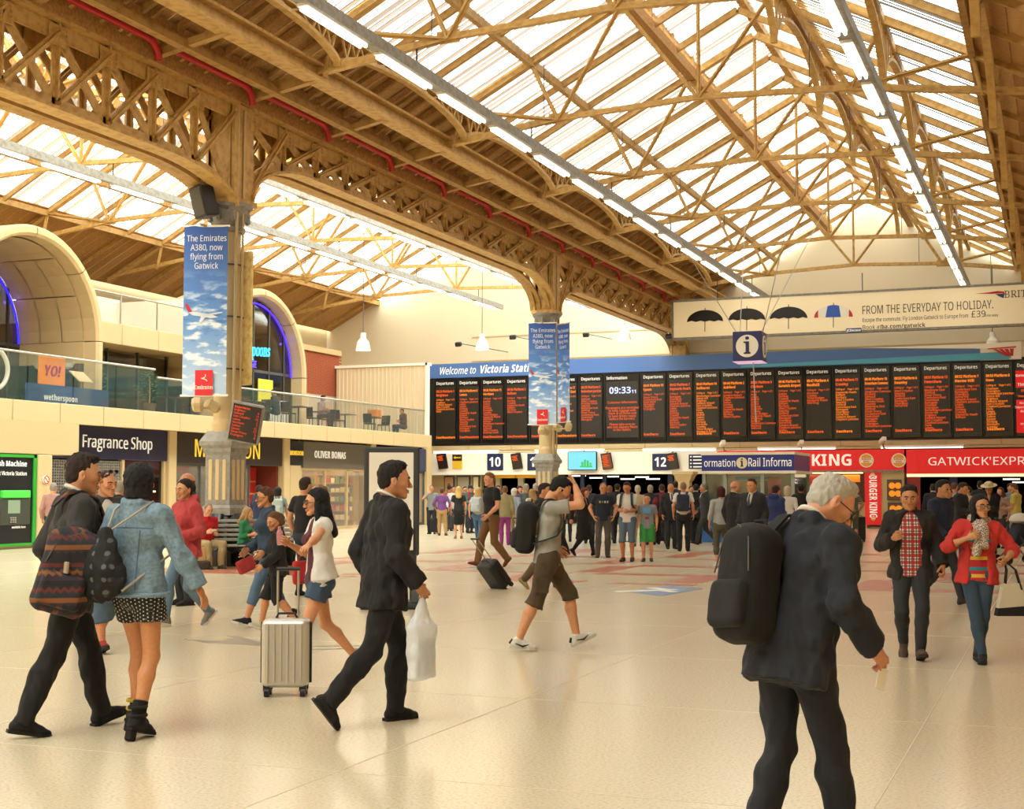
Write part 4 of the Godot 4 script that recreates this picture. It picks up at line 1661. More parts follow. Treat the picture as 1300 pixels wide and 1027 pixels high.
		part("lines", b, M.orange, s)
		b = MB.new()
		b.tube(t * Vector3(0, 0.36, -0.03), Vector3((a.x + c.x) * 0.5, 3.3, -59.62), 0.02, 6)
		part("bracket", b, M.darkgrey, s)
	# blue television
	var a := on_z(722, 574, -59.3)
	var c := on_z(757, 596, -59.3)
	var tv := thing("television", "wide light blue television screen with a green graphic above the crowd", "television")
	b = MB.new()
	b.cbox(Transform3D(Basis(), (a + c) * 0.5), Vector3(c.x - a.x + 0.08, a.y - c.y + 0.08, 0.1), 0.02)
	part("casing", b, M.black, tv)
	b = MB.new()
	b.box(Vector3(a.x, c.y, -59.25), Vector3(c.x, a.y, -59.24))
	part("screen", b, glow(hx("62b4dc"), 0.75, hx("5aa0c0")), tv)
	b = MB.new()
	for k in 4:
		b.box(Vector3(a.x + 0.62 + k * 0.13, c.y + 0.12, -59.24), Vector3(a.x + 0.72 + k * 0.13, c.y + 0.25 + 0.1 * [1, 2, 1.6, 0.6][k], -59.235))
	b.box(Vector3(a.x + 0.55, c.y + 0.1, -59.24), Vector3(a.x + 1.15, c.y + 0.16, -59.236))
	part("graphic", b, glow(hx("2f9b46"), 0.6, hx("2f9b46")), tv)
	b = MB.new()
	b.tube(Vector3((a.x + c.x) * 0.5, a.y, -59.35), Vector3((a.x + c.x) * 0.5, 3.35, -59.6), 0.03, 6)
	part("bracket", b, M.darkgrey, tv)
	# direction signs
	for q in [[574, 586, "black", "small black and yellow direction sign left of the platform 10 sign"], [874, 893, "list", "navy direction sign with white lines beside the red kiosk corner"]]:
		a = on_z(q[0], 577, -59.5)
		c = on_z(q[1], 595, -59.5)
		var s := thing("direction_sign", q[3], "sign")
		b = MB.new()
		b.cbox(Transform3D(Basis(), Vector3((a.x + c.x) * 0.5, (a.y + c.y) * 0.5, -59.56)), Vector3(c.x - a.x, (a.y - c.y), 0.06), 0.01)
		part("plate", b, M.navy if q[2] == "list" else mt(hx("e0b128"), 0.5), s)
		b = MB.new()
		if q[2] == "list":
			for j in 4:
				b.box(Vector3(a.x + 0.2, a.y - 0.12 - j * 0.15, -59.53), Vector3(c.x - 0.08, a.y - 0.07 - j * 0.15, -59.52))
				disc(b, Vector3(a.x + 0.1, a.y - 0.095 - j * 0.15, -59.53), 0.035, Vector3.BACK, 0.01, 10)
			part("lines", b, M.letter, s)
		else:
			b.box(Vector3(a.x, a.y - 0.3, -59.53), Vector3(c.x, a.y, -59.52))
			part("black_half", b, M.black, s)
			b = MB.new()
			b.prism(PackedVector2Array([Vector2(a.x + 0.06, a.y - 0.15), Vector2(a.x + 0.16, a.y - 0.07), Vector2(a.x + 0.16, a.y - 0.12), Vector2(c.x - 0.05, a.y - 0.12), Vector2(c.x - 0.05, a.y - 0.18), Vector2(a.x + 0.16, a.y - 0.18), Vector2(a.x + 0.16, a.y - 0.23)]), 0.01, Transform3D(Basis(), Vector3(0, 0, -59.52)))
			part("arrow", b, mt(hx("e0b128"), 0.5), s)
	# ---- dark platform hall beyond
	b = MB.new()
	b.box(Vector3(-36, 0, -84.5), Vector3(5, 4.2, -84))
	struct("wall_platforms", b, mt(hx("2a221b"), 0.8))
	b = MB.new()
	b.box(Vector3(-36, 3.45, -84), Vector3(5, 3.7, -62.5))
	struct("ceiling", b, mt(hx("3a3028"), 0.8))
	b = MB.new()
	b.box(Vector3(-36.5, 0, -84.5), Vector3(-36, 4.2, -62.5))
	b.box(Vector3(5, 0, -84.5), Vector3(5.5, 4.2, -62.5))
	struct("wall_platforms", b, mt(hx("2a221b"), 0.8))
	var k2 := 0
	for q in [[735, 603], [757, 605.5], [777, 604], [797, 607], [815, 604.5], [829, 607], [1284, 607], [1296, 611]]:
		var d := 66.0 + 3.0 * (k2 % 2)
		var p := on_z(q[0], q[1], -d)
		p.y = 3.38
		var z := -(62.5 + (3.38 - EYE) / maxf(0.2, (on_z(q[0], q[1], -62.5).y - EYE)) * 0.0) - 2.0 - 2.2 * k2
		p = on_z(q[0], q[1], -70.0 - 1.5 * (k2 % 3))
		var tl := thing("platform_light", "white tube light in the dark hall behind the gates, %s from the left" % ORD[k2], "light", p, 0.0, "tube lights behind the gates")
		b = MB.new()
		b.cbox(Transform3D(), Vector3(0.8, 0.05, 0.16), 0.01)
		part("body", b, M.white, tl)
		b = MB.new()
		b.tube(Vector3(-0.38, -0.045, 0), Vector3(0.38, -0.045, 0), 0.03, 8)
		part("light_tube", b, M.tube, tl)
		b = MB.new()
		b.tube(Vector3(0, 0, 0), Vector3(0, 3.45 - p.y, 0), 0.012, 5)
		part("drop_rod", b, M.darkgrey, tl)
		area(tl, Vector3(0, -0.09, 0), Vector2(0.76, 0.06), 0.8)
		k2 += 1
	# posts in the gate line
	for q in [[740, "dark blue steel post behind the gates, left one", 0.09, hx("1c2a52")], [768, "dark blue steel post behind the gates under the orange monitor", 0.09, hx("1c2a52")], [662, "pale steel post in the gate line left of the second pillar", 0.14, hx("b7ab92")], [633, "pale steel post in the gate line under the platform 10 sign", 0.12, hx("b7ab92")], [852, "dark blue steel post left of the short cream pillar", 0.12, hx("1c2a52")], [1211, "dark blue steel post in the dark opening under the red sign", 0.16, hx("1c2a52")]]:
		var p := on_z(q[0], 640, -60.4)
		b = MB.new()
		b.box(Vector3(p.x - q[2], 0, -60.5), Vector3(p.x + q[2], 3.42, -60.3))
		tag(part("gate_post", b, mt(q[3], 0.5), self), q[1], "post")
	# short cream pillar with a flared head
	var pp := on_z(870, 640, -58.0)
	var pl := thing("short_pillar", "short cream pillar with a flared square head right of platform sign 12", "pillar", Vector3(pp.x, 0, -58.0))
	b = MB.new()
	b.lathe([[0.34, 0.0], [0.34, 0.25], [0.26, 0.32], [0.24, 1.9], [0.3, 1.98], [0.4, 2.2], [0.46, 2.25], [0.46, 2.36], [0, 2.36]], 4, Transform3D(), true)
	part("shaft", b, M.cream, pl)
	b = MB.new()
	for s in [-1, 1]:
		b.box(Vector3(s * 0.12 - 0.03, 0.4, 0.25), Vector3(s * 0.12 + 0.03, 1.85, 0.28))
	part("moulding", b, M.cream2, pl)
	# yellow header strips over the gates
	for q in [[626, 657, "yellow header strip over the gates under platform sign 10"], [658, 684, "yellow header strip over the gates left of the second pillar"]]:
		a = on_z(q[0], 601, -60.2)
		c = on_z(q[1], 607, -60.2)
		b = MB.new()
		b.cbox(Transform3D(Basis(), Vector3((a.x + c.x) * 0.5, (2.3 + c.y) * 0.5, -59.95)), Vector3(c.x - a.x, 2.3 - c.y, 0.1), 0.015)
		tag(part("header_strip", b, mt(hx("e0a424"), 0.5), self), q[2], "sign")
	# cream wall and posters left of the gates
	a = on_z(543, 640, -60.3)
	c = on_z(611, 640, -60.3)
	b = MB.new()
	b.box(Vector3(a.x, 0, -60.6), Vector3(c.x, 2.35, -60.3))
	struct("trim_7", b, M.cream)
	for q in [[564, 577, "tall framed poster with a standing figure in brown tones", hx("c79b72")], [580, 597, "framed pale timetable poster beside the brown figure poster", hx("b9ae9c")], [600, 609, "narrow cream door panel at the right of the posters", hx("ead9b4")]]:
		a = on_z(q[0], 604, -60.25)
		c = on_z(q[1], 655, -60.25)
		var po := thing("wall_poster", q[2], "poster")
		b = MB.new()
		b.cbox(Transform3D(Basis(), (a + c) * 0.5), Vector3(c.x - a.x, a.y - c.y, 0.08), 0.015)
		part("frame", b, M.darkgrey, po)
		b = MB.new()
		b.box(Vector3(a.x + 0.06, c.y + 0.06, -60.2), Vector3(c.x - 0.06, a.y - 0.06, -60.195))
		part("print", b, mt(q[3], 0.4), po)
		if q[0] == 564:
			b = MB.new()
			var m := (a.x + c.x) * 0.5
			b.prism(PackedVector2Array([Vector2(m - 0.1, c.y + 0.1), Vector2(m + 0.08, c.y + 0.1), Vector2(m + 0.14, c.y + 1.1), Vector2(m + 0.05, c.y + 1.35), Vector2(m + 0.06, c.y + 1.55), Vector2(m - 0.06, c.y + 1.55), Vector2(m - 0.08, c.y + 1.3), Vector2(m - 0.16, c.y + 0.9)]), 0.004, Transform3D(Basis(), Vector3(0, 0, -60.195)))
			part("figure", b, mt(hx("8a4f30"), 0.5), po)
	# ticket gates
	for k in 9:
		var gx := -25.2 + k * 1.25
		if gx > -13.0:
			break
		var g := thing("ticket_gate", "grey ticket gate cabinet behind the crowd, %s from the left" % ORD[k], "ticket gate", Vector3(gx, 0, -61.0), 0.0, "ticket gates")
		b = MB.new()
		b.cbox(Transform3D(Basis(), Vector3(0, 0.5, 0)), Vector3(0.3, 1.0, 1.6), 0.05)
		part("cabinet", b, M.grey, g)
		b = MB.new()
		b.cbox(Transform3D(Basis(), Vector3(0.4, 0.75, 0)), Vector3(0.45, 0.8, 0.03), 0.02)
		part("paddle", b, M.glass, g)
	# ---- burger bar
	var bk := thing("burger_bar", "red fronted burger bar with a lit counter behind the information kiosk", "food stall")
	var ZB := -57.8
	var l := on_z(1000, 585, ZB)
	var r := on_z(1147, 585, ZB)
	b = MB.new()
	b.box(Vector3(l.x - 3.0, 2.38, ZB - 0.3), Vector3(r.x, 3.22, ZB))
	part("sign_board", b, glow(hx("e01a1c"), 0.35, hx("d01c1e")), bk)
	b = MB.new()
	var kx := on_z(1031, 590, ZB)
	var kw := on_z(1081, 590, ZB).x - kx.x
	fit(b, "KING", 0.47, F.call(on_z(1081, 590, ZB).x, 2.57, ZB + 0.005), kw, true, 1, 0.03)
	fit(b, "BURGER", 0.47, F.call(kx.x - 0.35, 2.57, ZB + 0.005), kw * 1.55, true, 1, 0.03)
	part("lettering", b, M.letter, bk)
	for px in [1100, 1141]:
		var o := on_z(px, 584.5, ZB)
		burger_badge(bk, Vector3(o.x, o.y, ZB + 0.02), 0.29)
	b = MB.new()
	b.box(Vector3(l.x - 3.0, 2.3, ZB - 0.5), Vector3(r.x, 2.38, ZB + 0.06))
	part("soffit", b, M.grey, bk)
	b = MB.new()
	b.box(Vector3(l.x - 3.0, 0, ZB - 3.0), Vector3(r.x, 2.4, ZB - 2.9))
	b.box(Vector3(r.x - 0.1, 0, ZB - 3.0), Vector3(r.x, 2.4, ZB - 0.3))
	part("back_wall", b, mt(hx("4a2e22"), 0.6), bk)
	var mid2 := on_z(1098, 640, ZB)
	var mid3 := on_z(1119, 640, ZB)
	b = MB.new()
	b.box(Vector3(mid2.x, 0.15, ZB - 0.1), Vector3(mid3.x, 2.3, ZB))
	part("upright_sign", b, glow(hx("e01a1c"), 0.3, hx("d01c1e")), bk)
	b = MB.new()
	text(b, "BURGER KING", 0.3, Transform3D(Basis(Vector3.DOWN, Vector3.RIGHT, Vector3.BACK), Vector3((mid2.x + mid3.x) * 0.5 - 0.14, 1.3, ZB + 0.005)), true, 0, 0.02, false, false, 0.62)
	part("upright_lettering", b, M.letter, bk)
	burger_badge(bk, Vector3((mid2.x + mid3.x) * 0.5, 2.18, ZB + 0.01), 0.09)
	burger_badge(bk, Vector3((mid2.x + mid3.x) * 0.5, 0.42, ZB + 0.01), 0.09)
	b = MB.new()
	b.box(Vector3(mid3.x, 0.25, ZB - 0.3), Vector3(r.x, 2.3, ZB - 0.05))
	b.box(Vector3(l.x - 3.0, 0.0, ZB - 1.3), Vector3(mid2.x, 1.05, ZB - 0.5))
	part("counter_front", b, M.cream, bk)
	for q in [[1126, 1145, 609, 635], [1127, 1145, 638, 662]]:
		a = on_z(q[0], q[2], ZB)
		c = on_z(q[1], q[3], ZB)
		var m2 := MB.new()
		m2.cbox(Transform3D(Basis(), (a + c) * 0.5), Vector3(c.x - a.x, a.y - c.y, 0.08), 0.015)
		var mb := part("menu_frame", m2, M.darkgrey, bk)
		b = MB.new()
		b.box(Vector3(a.x + 0.06, c.y + 0.06, ZB + 0.04), Vector3(c.x - 0.06, a.y - 0.06, ZB + 0.045))
		part("menu_print", b, glow(hx("6a3a1a"), 0.3, hx("5a3218")), mb)
		b = MB.new()
		for j in 4:
			b.lathe([[0.0, -0.02], [0.13, -0.015], [0.13, 0.015], [0.0, 0.02]], 12, Transform3D(Basis(Vector3.RIGHT, PI / 2), Vector3(a.x + 0.2 + 0.24 * (j % 2), a.y - 0.24 - 0.32 * (j / 2), ZB + 0.05)))
		part("menu_picture", b, glow(hx("e08a20"), 0.6, hx("e08a20")), mb)
	for q in [[1027, 1042, 603, 627, hx("7a2a1c")], [1045, 1060, 603, 618, hx("a03a24")], [1064, 1092, 603, 612, hx("d07a24")]]:
		a = on_z(q[0], q[2], ZB - 1.6)
		c = on_z(q[1], q[3], ZB - 1.6)
		b = MB.new()
		b.cbox(Transform3D(Basis(), (a + c) * 0.5), Vector3(c.x - a.x, a.y - c.y, 0.08), 0.01)
		part("menu_screen", b, glow(q[4], 0.7, q[4]), bk)
	room_light(bk, Vector3((l.x + r.x) * 0.5 - 1.0, 2.25, ZB - 1.6), Vector2(3.0, 0.4), 2.0)
	# ---- red sign over the express entrance
	var ge := thing("express_entrance", "long red lit sign board over the dark entrance at the right", "sign")
	var rx := on_z(1151, 590, ZB)
	b = MB.new()
	b.box(Vector3(rx.x, 2.22, ZB - 0.35), Vector3(4.4, 3.2, ZB + 0.08))
	part("sign_board", b, glow(hx("e01a1c"), 0.35, hx("d01c1e")), ge)
	b = MB.new()
	var tx := on_z(1179, 590, ZB).x
	fit(b, "GATWICK'EXPRESS", 0.3, F.call(tx, 2.56, ZB + 0.085), 4.5, false, -1, 0.02)
	part("lettering", b, M.letter, ge)
	b = MB.new()
	b.box(Vector3(rx.x, 2.1, ZB - 0.3), Vector3(4.4, 2.22, ZB + 0.04))
	part("lit_strip", b, glow(hx("fff0b0"), 0.9), ge)
	b = MB.new()
	b.box(Vector3(rx.x, 0, ZB - 0.3), Vector3(rx.x + 0.5, 2.1, ZB - 0.05))
	part("jamb", b, mt(hx("8c2018"), 0.5), ge)
	# ---- long advertising board hung in front of the wall
	var ad := thing("advertising_board", "long cream advertising board with three black umbrellas and a striped parasol", "advertising board")
	var ZA := -57.0
	a = on_z(855, 384, ZA)
	c = on_z(855, 429, ZA)
	var yt := a.y
	var yb := c.y
	var xr := 5.0
	b = MB.new()
	b.box(Vector3(a.x, yb, ZA - 0.25), Vector3(4.4, yt, ZA))
	part("panel", b, glow(hx("f7e2b8"), 0.12, hx("f3e2bd")), ad)
	b = MB.new()
	for s in [[a.x - 0.06, 4.45, yt, yt + 0.09], [a.x - 0.06, 4.45, yb - 0.09, yb], [a.x - 0.08, a.x, yb - 0.05, yt + 0.05]]:
		b.box(Vector3(s[0], s[2], ZA - 0.3), Vector3(s[1], s[3], ZA + 0.03))
	part("frame", b, M.grey, ad)
	var i := 0
	for q in [[895, 404, 0], [948, 402, 1], [1001, 400, 2], [1058, 398, 3]]:
		var o := on_z(q[0], q[1], ZA)
		b = MB.new()
		var um: Array = []
		var rw := 0.78
		var top := PackedVector2Array()
		for k in 17:
			var an := PI - PI * k / 16.0
			top.append(Vector2(rw * cos(an), 0.5 * sin(an)))
		for k in range(1, 8):
			top.append(Vector2(rw - rw * 2.0 * k / 8.0, -0.0 + (0.05 if k % 2 else 0.0)))
		var tt := Transform3D(Basis(Vector3.BACK, -0.02), Vector3(o.x, o.y - 0.15, ZA + 0.002))
		b.prism(top, 0.012, tt)
		part("umbrella_print", b, M.black if i < 3 else M.white, ad)
		b = MB.new()
		b.xbox(tt * Transform3D(Basis(), Vector3(0, -0.2, 0.004)), Vector3(0.03, 0.45, 0.008))
		b.xbox(tt * Transform3D(Basis(), Vector3(0, 0.54, 0.004)), Vector3(0.03, 0.1, 0.008))
		part("umbrella_shaft", b, M.darkgrey, ad)
		if i == 3:
			for gcol in [[-0.32, 0.3, hx("2f5cb8")], [-0.78, -0.62, hx("c22a2a")], [0.62, 0.78, hx("c22a2a")]]:
				b = MB.new()
				var gp := PackedVector2Array()
				for k in 9:
					var xx: float = gcol[0] + (gcol[1] - gcol[0]) * k / 8.0
					gp.append(Vector2(xx * (0.75 if gcol[0] > -0.5 and gcol[0] < 0.5 else 1.0), maxf(0.02, 0.5 * sqrt(maxf(0.0, 1.0 - pow(xx / 0.78, 2))))))
				gp.append(Vector2(gcol[1], 0.0))
				gp.append(Vector2(gcol[0], 0.0))
				b.prism(gp, 0.006, tt * Transform3D(Basis(), Vector3(0, 0, 0.012)))
				part("parasol_stripe", b, mt(gcol[2], 0.5), ad)
		i += 1
	b = MB.new()
	var o2 := on_z(1095, 399, ZA)
	var wd2 := on_z(1261, 390, ZA).x - o2.x
	var cap := 0.32
	var got := text(MB.new(), "FROM THE EVERYDAY TO HOLIDAY.", cap, Transform3D(), false, -1, 0.01)
	text(b, "FROM THE EVERYDAY TO HOLIDAY.", cap, F.call(o2.x, o2.y, ZA + 0.004), false, -1, 0.01, false, false, wd2 / got)
	fit(b, "Escape the commute. Fly London Gatwick to Europe from", 0.15, F.call(o2.x, o2.y - 0.32, ZA + 0.004), on_z(1229, 396, ZA).x - o2.x, false, -1, 0.006)
	text(b, "£39", 0.24, F.call(on_z(1233, 396, ZA).x, o2.y - 0.32, ZA + 0.004), false, -1, 0.006)
	text(b, "one way", 0.1, F.call(on_z(1250, 396, ZA).x, o2.y - 0.32, ZA + 0.004), false, -1, 0.006)
	text(b, "Book at ", 0.16, F.call(o2.x, o2.y - 0.62, ZA + 0.004), false, -1, 0.006)
	text(b, "ba.com/gatwick", 0.16, F.call(o2.x + 0.75, o2.y - 0.62, ZA + 0.004), true, -1, 0.006)
	text(b, "BRITISH AIRWAYS", 0.26, F.call(on_z(1275, 374, ZA).x, on_z(1275, 378, ZA).y, ZA + 0.004), false, -1, 0.006, true)
	part("lettering", b, mt(hx("4a4034"), 0.5), ad)
	b = MB.new()
	var lg := on_z(1238, 374, ZA)
	b.prism(PackedVector2Array([Vector2(0, 0.04), Vector2(0.5, 0.06), Vector2(0.85, 0.1), Vector2(1.08, 0.06), Vector2(1.12, -0.06), Vector2(1.0, 0.0), Vector2(0.6, -0.0)]), 0.01, Transform3D(Basis(), Vector3(lg.x, lg.y, ZA + 0.004)))
	part("red_ribbon", b, M.red, ad)
	b = MB.new()
	b.prism(PackedVector2Array([Vector2(0.75, -0.02), Vector2(1.1, -0.02), Vector2(1.05, -0.2), Vector2(0.9, -0.12)]), 0.008, Transform3D(Basis(), Vector3(lg.x, lg.y, ZA + 0.004)))
	part("blue_ribbon", b, mt(hx("22407c"), 0.5), ad)
	b = MB.new()
	var jc := on_z(1084, 420, ZA)
	b.cbox(Transform3D(Basis(), Vector3(jc.x, yb, ZA + 0.03)), Vector3(0.62, 0.18, 0.06), 0.02)
	part("name_plate", b, mt(hx("3a5480"), 0.4), ad)
	b = MB.new()
	text(b, "JCDecaux", 0.09, F.call(jc.x, yb - 0.045, ZA + 0.065), true, 0, 0.006)
	part("plate_lettering", b, M.letter, ad)
	b = MB.new()
	for xx in [o2.x - 6.0, o2.x, o2.x + 5.0]:
		b.tube(Vector3(xx, yt, ZA - 0.1), Vector3(xx, 10.4, ZA - 0.1), 0.02, 6)
	part("hanger", b, M.darkgrey, ad)
	# lamps, loudspeakers and cameras along the wall
	var names := ["left of the second pillar", "right of the second pillar", "above the blue header's right end", "over the brick wall"]
	i = 0
	for q in [[612, 436, 60.5], [793, 424, 60.5], [1260, 434, 58.5], [461, 436, 55.0]]:
		var p := at(q[0], q[1], q[2])
		var pl2 := thing("pendant_lamp", "white bell shaped pendant lamp hanging %s" % names[i], "lamp", p, 0.0, "bell pendant lamps")
		b = MB.new()
		b.lathe([[0.0, 0.42], [0.1, 0.42], [0.12, 0.2], [0.24, 0.05], [0.3, -0.28], [0.28, -0.28], [0.22, 0.02], [0.0, 0.12]], 18)
		part("shade", b, M.white, pl2)
		b = MB.new()
		b.lathe([[0.0, -0.16], [0.1, -0.12], [0.12, 0.0], [0.0, 0.1]], 12)
		part("bulb", b, glow(hx("fff2d8"), 2.5), pl2)
		var ol := OmniLight3D.new()
		ol.name = "lamp_light"
		ol.light_color = Color(1, 0.94, 0.82)
		ol.light_energy = 0.5
		ol.omni_range = 60
		ol.omni_attenuation = 2.0
		ol.light_size = 0.1
		ol.shadow_enabled = true
		pl2.add_child(ol, true)
		ol.position = Vector3(0, -0.35, 0)
		b = MB.new()
		b.tube(Vector3(0, 0.4, 0), Vector3(0, roof_y(MAIN if p.x > -16.3 else SIDE, p.x) + 0.08 - p.y, 0), 0.015, 5)
		part("cord", b, M.darkgrey, pl2)
		i += 1
	i = 0
	for q in [[582, 437], [651, 428], [744, 425], [849, 427]]:
		var p := at(q[0], q[1], 62.0)
		var sp := thing("wall_speaker", "small black loudspeaker on the end wall, %s from the left" % ORD[i], "loudspeaker", p, 0.0, "loudspeakers on the end wall")
		b = MB.new()
		b.cbox(Transform3D(Basis(Vector3.RIGHT, 0.3), Vector3.ZERO), Vector3(0.28, 0.2, 0.2), 0.03)
		part("cabinet", b, M.black, sp)
		b = MB.new()
		b.tube(Vector3(0, 0.05, 0), Vector3(0, 0.2, -(62.4 + p.z)), 0.02, 6)
		part("bracket", b, M.darkgrey, sp)
		i += 1
	i = 0
	for q in [[918, 565], [1017, 565], [1121, 561]]:
		var p := on_z(q[0], q[1], -59.0)
		var cc := thing("security_camera", "white security camera on the ledge under the board, %s from the left" % ORD[i], "camera", p, 0.0, "ledge cameras")
		b = MB.new()
		b.cbox(Transform3D(Basis(Vector3.UP, 0.4) * Basis(Vector3.RIGHT, -0.25), Vector3(0, 0.06, 0.1)), Vector3(0.2, 0.2, 0.5), 0.03)
		part("housing", b, M.white, cc)
		b = MB.new()
		b.tube(Vector3(0, 0, 0), Vector3(0, -0.25, -0.2), 0.03, 6)
		b.tube(Vector3(0, -0.25, -0.2), Vector3(0, -0.25, -1.0), 0.03, 6)
		part("arm", b, M.grey, cc)
		i += 1

func burger_badge(o: Node3D, p: Vector3, r: float):
	var rings := [[1.0, 0.0, hx("f4ead2")], [0.86, 0.006, hx("e8a23a")]]
	for q in rings:
		var b := MB.new()
		disc(b, p + Vector3(0, 0, q[1]), r * q[0], Vector3.BACK, 0.012, 28)
		part("badge_disc", b, mt(q[2], 0.4), o)
	var b := MB.new()
	b.box(p + Vector3(-r * 0.8, -r * 0.34, 0.016), p + Vector3(r * 0.8, r * 0.34, 0.02))
	part("badge_band", b, mt(hx("f4ead2"), 0.4), o)
	if r > 0.2:
		b = MB.new()
		text(b, "BURGER", r * 0.28, facing(Vector3.BACK, p + Vector3(0, r * 0.04, 0.021)), true, 0, 0.005, false, false, 0.85)
		text(b, "KING", r * 0.28, facing(Vector3.BACK, p + Vector3(0, -r * 0.3, 0.021)), true, 0, 0.005, false, false, 0.85)
		part("badge_lettering", b, M.red, o)

func area(o: Node3D, c: Vector3, sz: Vector2, en: float, col := Color(1.0, 0.95, 0.85)):
	en *= 0.5
	var l := AreaLight3D.new()
	l.name = "tube_light"
	l.area_size = sz
	l.area_range = 60.0
	l.light_energy = en
	l.light_color = col
	l.shadow_enabled = true
	o.add_child(l, true)
	l.position = c
	l.rotation.x = -PI / 2
# ------------------------------------------------------------------ information kiosk and hanging cube
func build_kiosk():
	var x0 := -10.05
	var x1 := -7.38
	var z0 := -41.0
	var z1 := -43.6
	var o := thing("information_kiosk", "glazed rail information kiosk with a dark blue lit sign band and blue plinth", "kiosk")
	var b := MB.new()
	for s in [[x0, z0], [x1, z0], [x0, z1], [x1, z1], [x0 + 0.65, z0], [x1 - 0.9, z0]]:
		b = MB.new()
		b.box(Vector3(s[0] - 0.05, 0, s[1] - 0.05), Vector3(s[0] + 0.05, 2.1, s[1] + 0.05))
		part("corner_post", b, mt(hx("9aa39a"), 0.4), o)
	b = MB.new()
	b.cbox(Transform3D(Basis(), Vector3(x0 + 0.3, 0.46, z0 - 0.1)), Vector3(0.72, 0.92, 0.5), 0.02)
	part("blue_plinth", b, mt(hx("3c6fb5"), 0.4), o)
	b = MB.new()
	b.box(Vector3(x0 + 0.66, 0, z0 - 0.06), Vector3(x1, 0.95, z0))
	b.box(Vector3(x1 - 0.05, 0, z1), Vector3(x1, 0.95, z0))
	b.box(Vector3(x0, 0, z1), Vector3(x0 + 0.05, 0.95, z0))
	part("plinth", b, mt(hx("8d8674"), 0.5), o)
	b = MB.new()
	b.box(Vector3(x0 - 0.1, 0.95, z0 - 0.4), Vector3(x1 + 0.1, 1.0, z0 + 0.15))
	part("counter", b, M.cream2, o)
	for s in [[x0, x0 + 0.65], [x0 + 0.65, x1 - 0.9], [x1 - 0.9, x1]]:
		b = MB.new()
		b.box(Vector3(s[0] + 0.05, 1.0, z0 - 0.01), Vector3(s[1] - 0.05, 2.08, z0))
		part("pane", b, M.glass, o)
	for x in [x0, x1]:
		b = MB.new()
		b.box(Vector3(x - 0.006, 1.0, z1 + 0.05), Vector3(x + 0.006, 2.08, z0 - 0.05))
		part("pane", b, M.glass, o)
	b = MB.new()
	b.box(Vector3(x0, 0, z1 - 0.05), Vector3(x1, 2.1, z1))
	part("back_wall", b, mt(hx("b9a98a"), 0.6), o)
	b = MB.new()
	b.box(Vector3(x0 + 0.9, 1.88, z0 - 0.3), Vector3(x1 - 0.7, 1.97, z0 - 0.26))
	part("blue_strip", b, mt(hx("2a6f9a"), 0.4), o)
	b = MB.new()
	b.cbox(Transform3D(Basis(), Vector3(x0 + 1.75, 1.62, z0 - 0.35)), Vector3(0.62, 0.46, 0.06), 0.015)
	part("monitor", b, mt(hx("2e2f2d"), 0.25), o)
	b = MB.new()
	b.box(Vector3(x1 - 0.78, 1.2, z0 - 0.25), Vector3(x1 - 0.4, 1.95, z0 - 0.22))
	part("red_notice", b, mt(hx("a8322a"), 0.5), o)
	b = MB.new()
	b.box(Vector3(x0 - 0.12, 2.06, z1 - 0.12), Vector3(x1 + 0.12, 2.14, z0 + 0.12))
	b.box(Vector3(x0 - 0.08, 2.62, z1 - 0.08), Vector3(x1 + 0.08, 2.7, z0 + 0.08))
	part("roof_edge", b, M.white, o)
	b = MB.new()
	b.box(Vector3(x0 - 0.06, 2.14, z1 - 0.06), Vector3(x1 + 0.06, 2.62, z0 + 0.06))
	part("sign_band", b, mt(hx("1c2f8c"), 0.35), o)
	b = MB.new()
	var T := facing(Vector3.BACK, Vector3(0, 2.27, z0 + 0.065))
	fit(b, "ormation", 0.22, T * Transform3D(Basis(), Vector3(x0 + 0.02, 0, 0)), 0.95, false, -1, 0.01)
	fit(b, "Rail Informa", 0.24, T * Transform3D(Basis(), Vector3(x1 - 0.02, 0, 0)), 1.28, false, 1, 0.01)
	part("lettering", b, M.letter, o)
	b = MB.new()
	disc(b, Vector3(x0 + 1.17, 2.38, z0 + 0.06), 0.17, Vector3.BACK, 0.012)
	part("badge_disc", b, mt(hx("f0e6c0"), 0.4), o)
	b = MB.new()
	text(b, "i", 0.22, T * Transform3D(Basis(), Vector3(x0 + 1.17, 0.0, 0.014)), true, 0, 0.006, true)
	part("badge_letter", b, M.navy, o)
	# hanging cube
	var c := at(952, 441, 42.0)
	var k := thing("information_cube", "blue hanging cube with a white disc and letter i, over the kiosk", "sign", c)
	k.rotation.y = 0.02
	b = MB.new()
	b.cbox(Transform3D(), Vector3(0.88, 0.9, 0.88), 0.015)
	part("box", b, mt(hx("1c2460"), 0.35), k)
	b = MB.new()
	b.box(Vector3(-0.44, -0.47, -0.44), Vector3(0.44, -0.451, 0.44))
	part("light_base", b, glow(hx("d8b0e0"), 0.5, hx("d8b8d8")), k)
	for q in [Vector3.BACK, Vector3.RIGHT, Vector3.LEFT, Vector3.FORWARD]:
		var qn: Vector3 = q
		b = MB.new()
		disc(b, qn * 0.44, 0.34, qn, 0.012, 32)
		part("disc", b, M.white, k)
		b = MB.new()
		text(b, "i", 0.48, facing(qn, qn * 0.455 + Vector3(0, -0.24, 0)), true, 0, 0.012, true)
		part("letter", b, M.navy, k)
	b = MB.new()
	for s in [[-0.4, -2.4, -37.7], [0.4, 2.2, -37.7], [0.35, 2.0, -44.2], [-0.3, -0.6, -44.2]]:
		b.tube(Vector3(s[0], 0.45, 0), Vector3(s[1], 10.62 - c.y, s[2] - c.z), 0.013, 5)
	part("suspension_wire", b, M.metal, k)
	b = MB.new()
	b.tube(Vector3(0.1, -0.46, 0), Vector3(0.2, -2.3, 0.2), 0.02, 6)
	part("cable", b, M.metal, k)

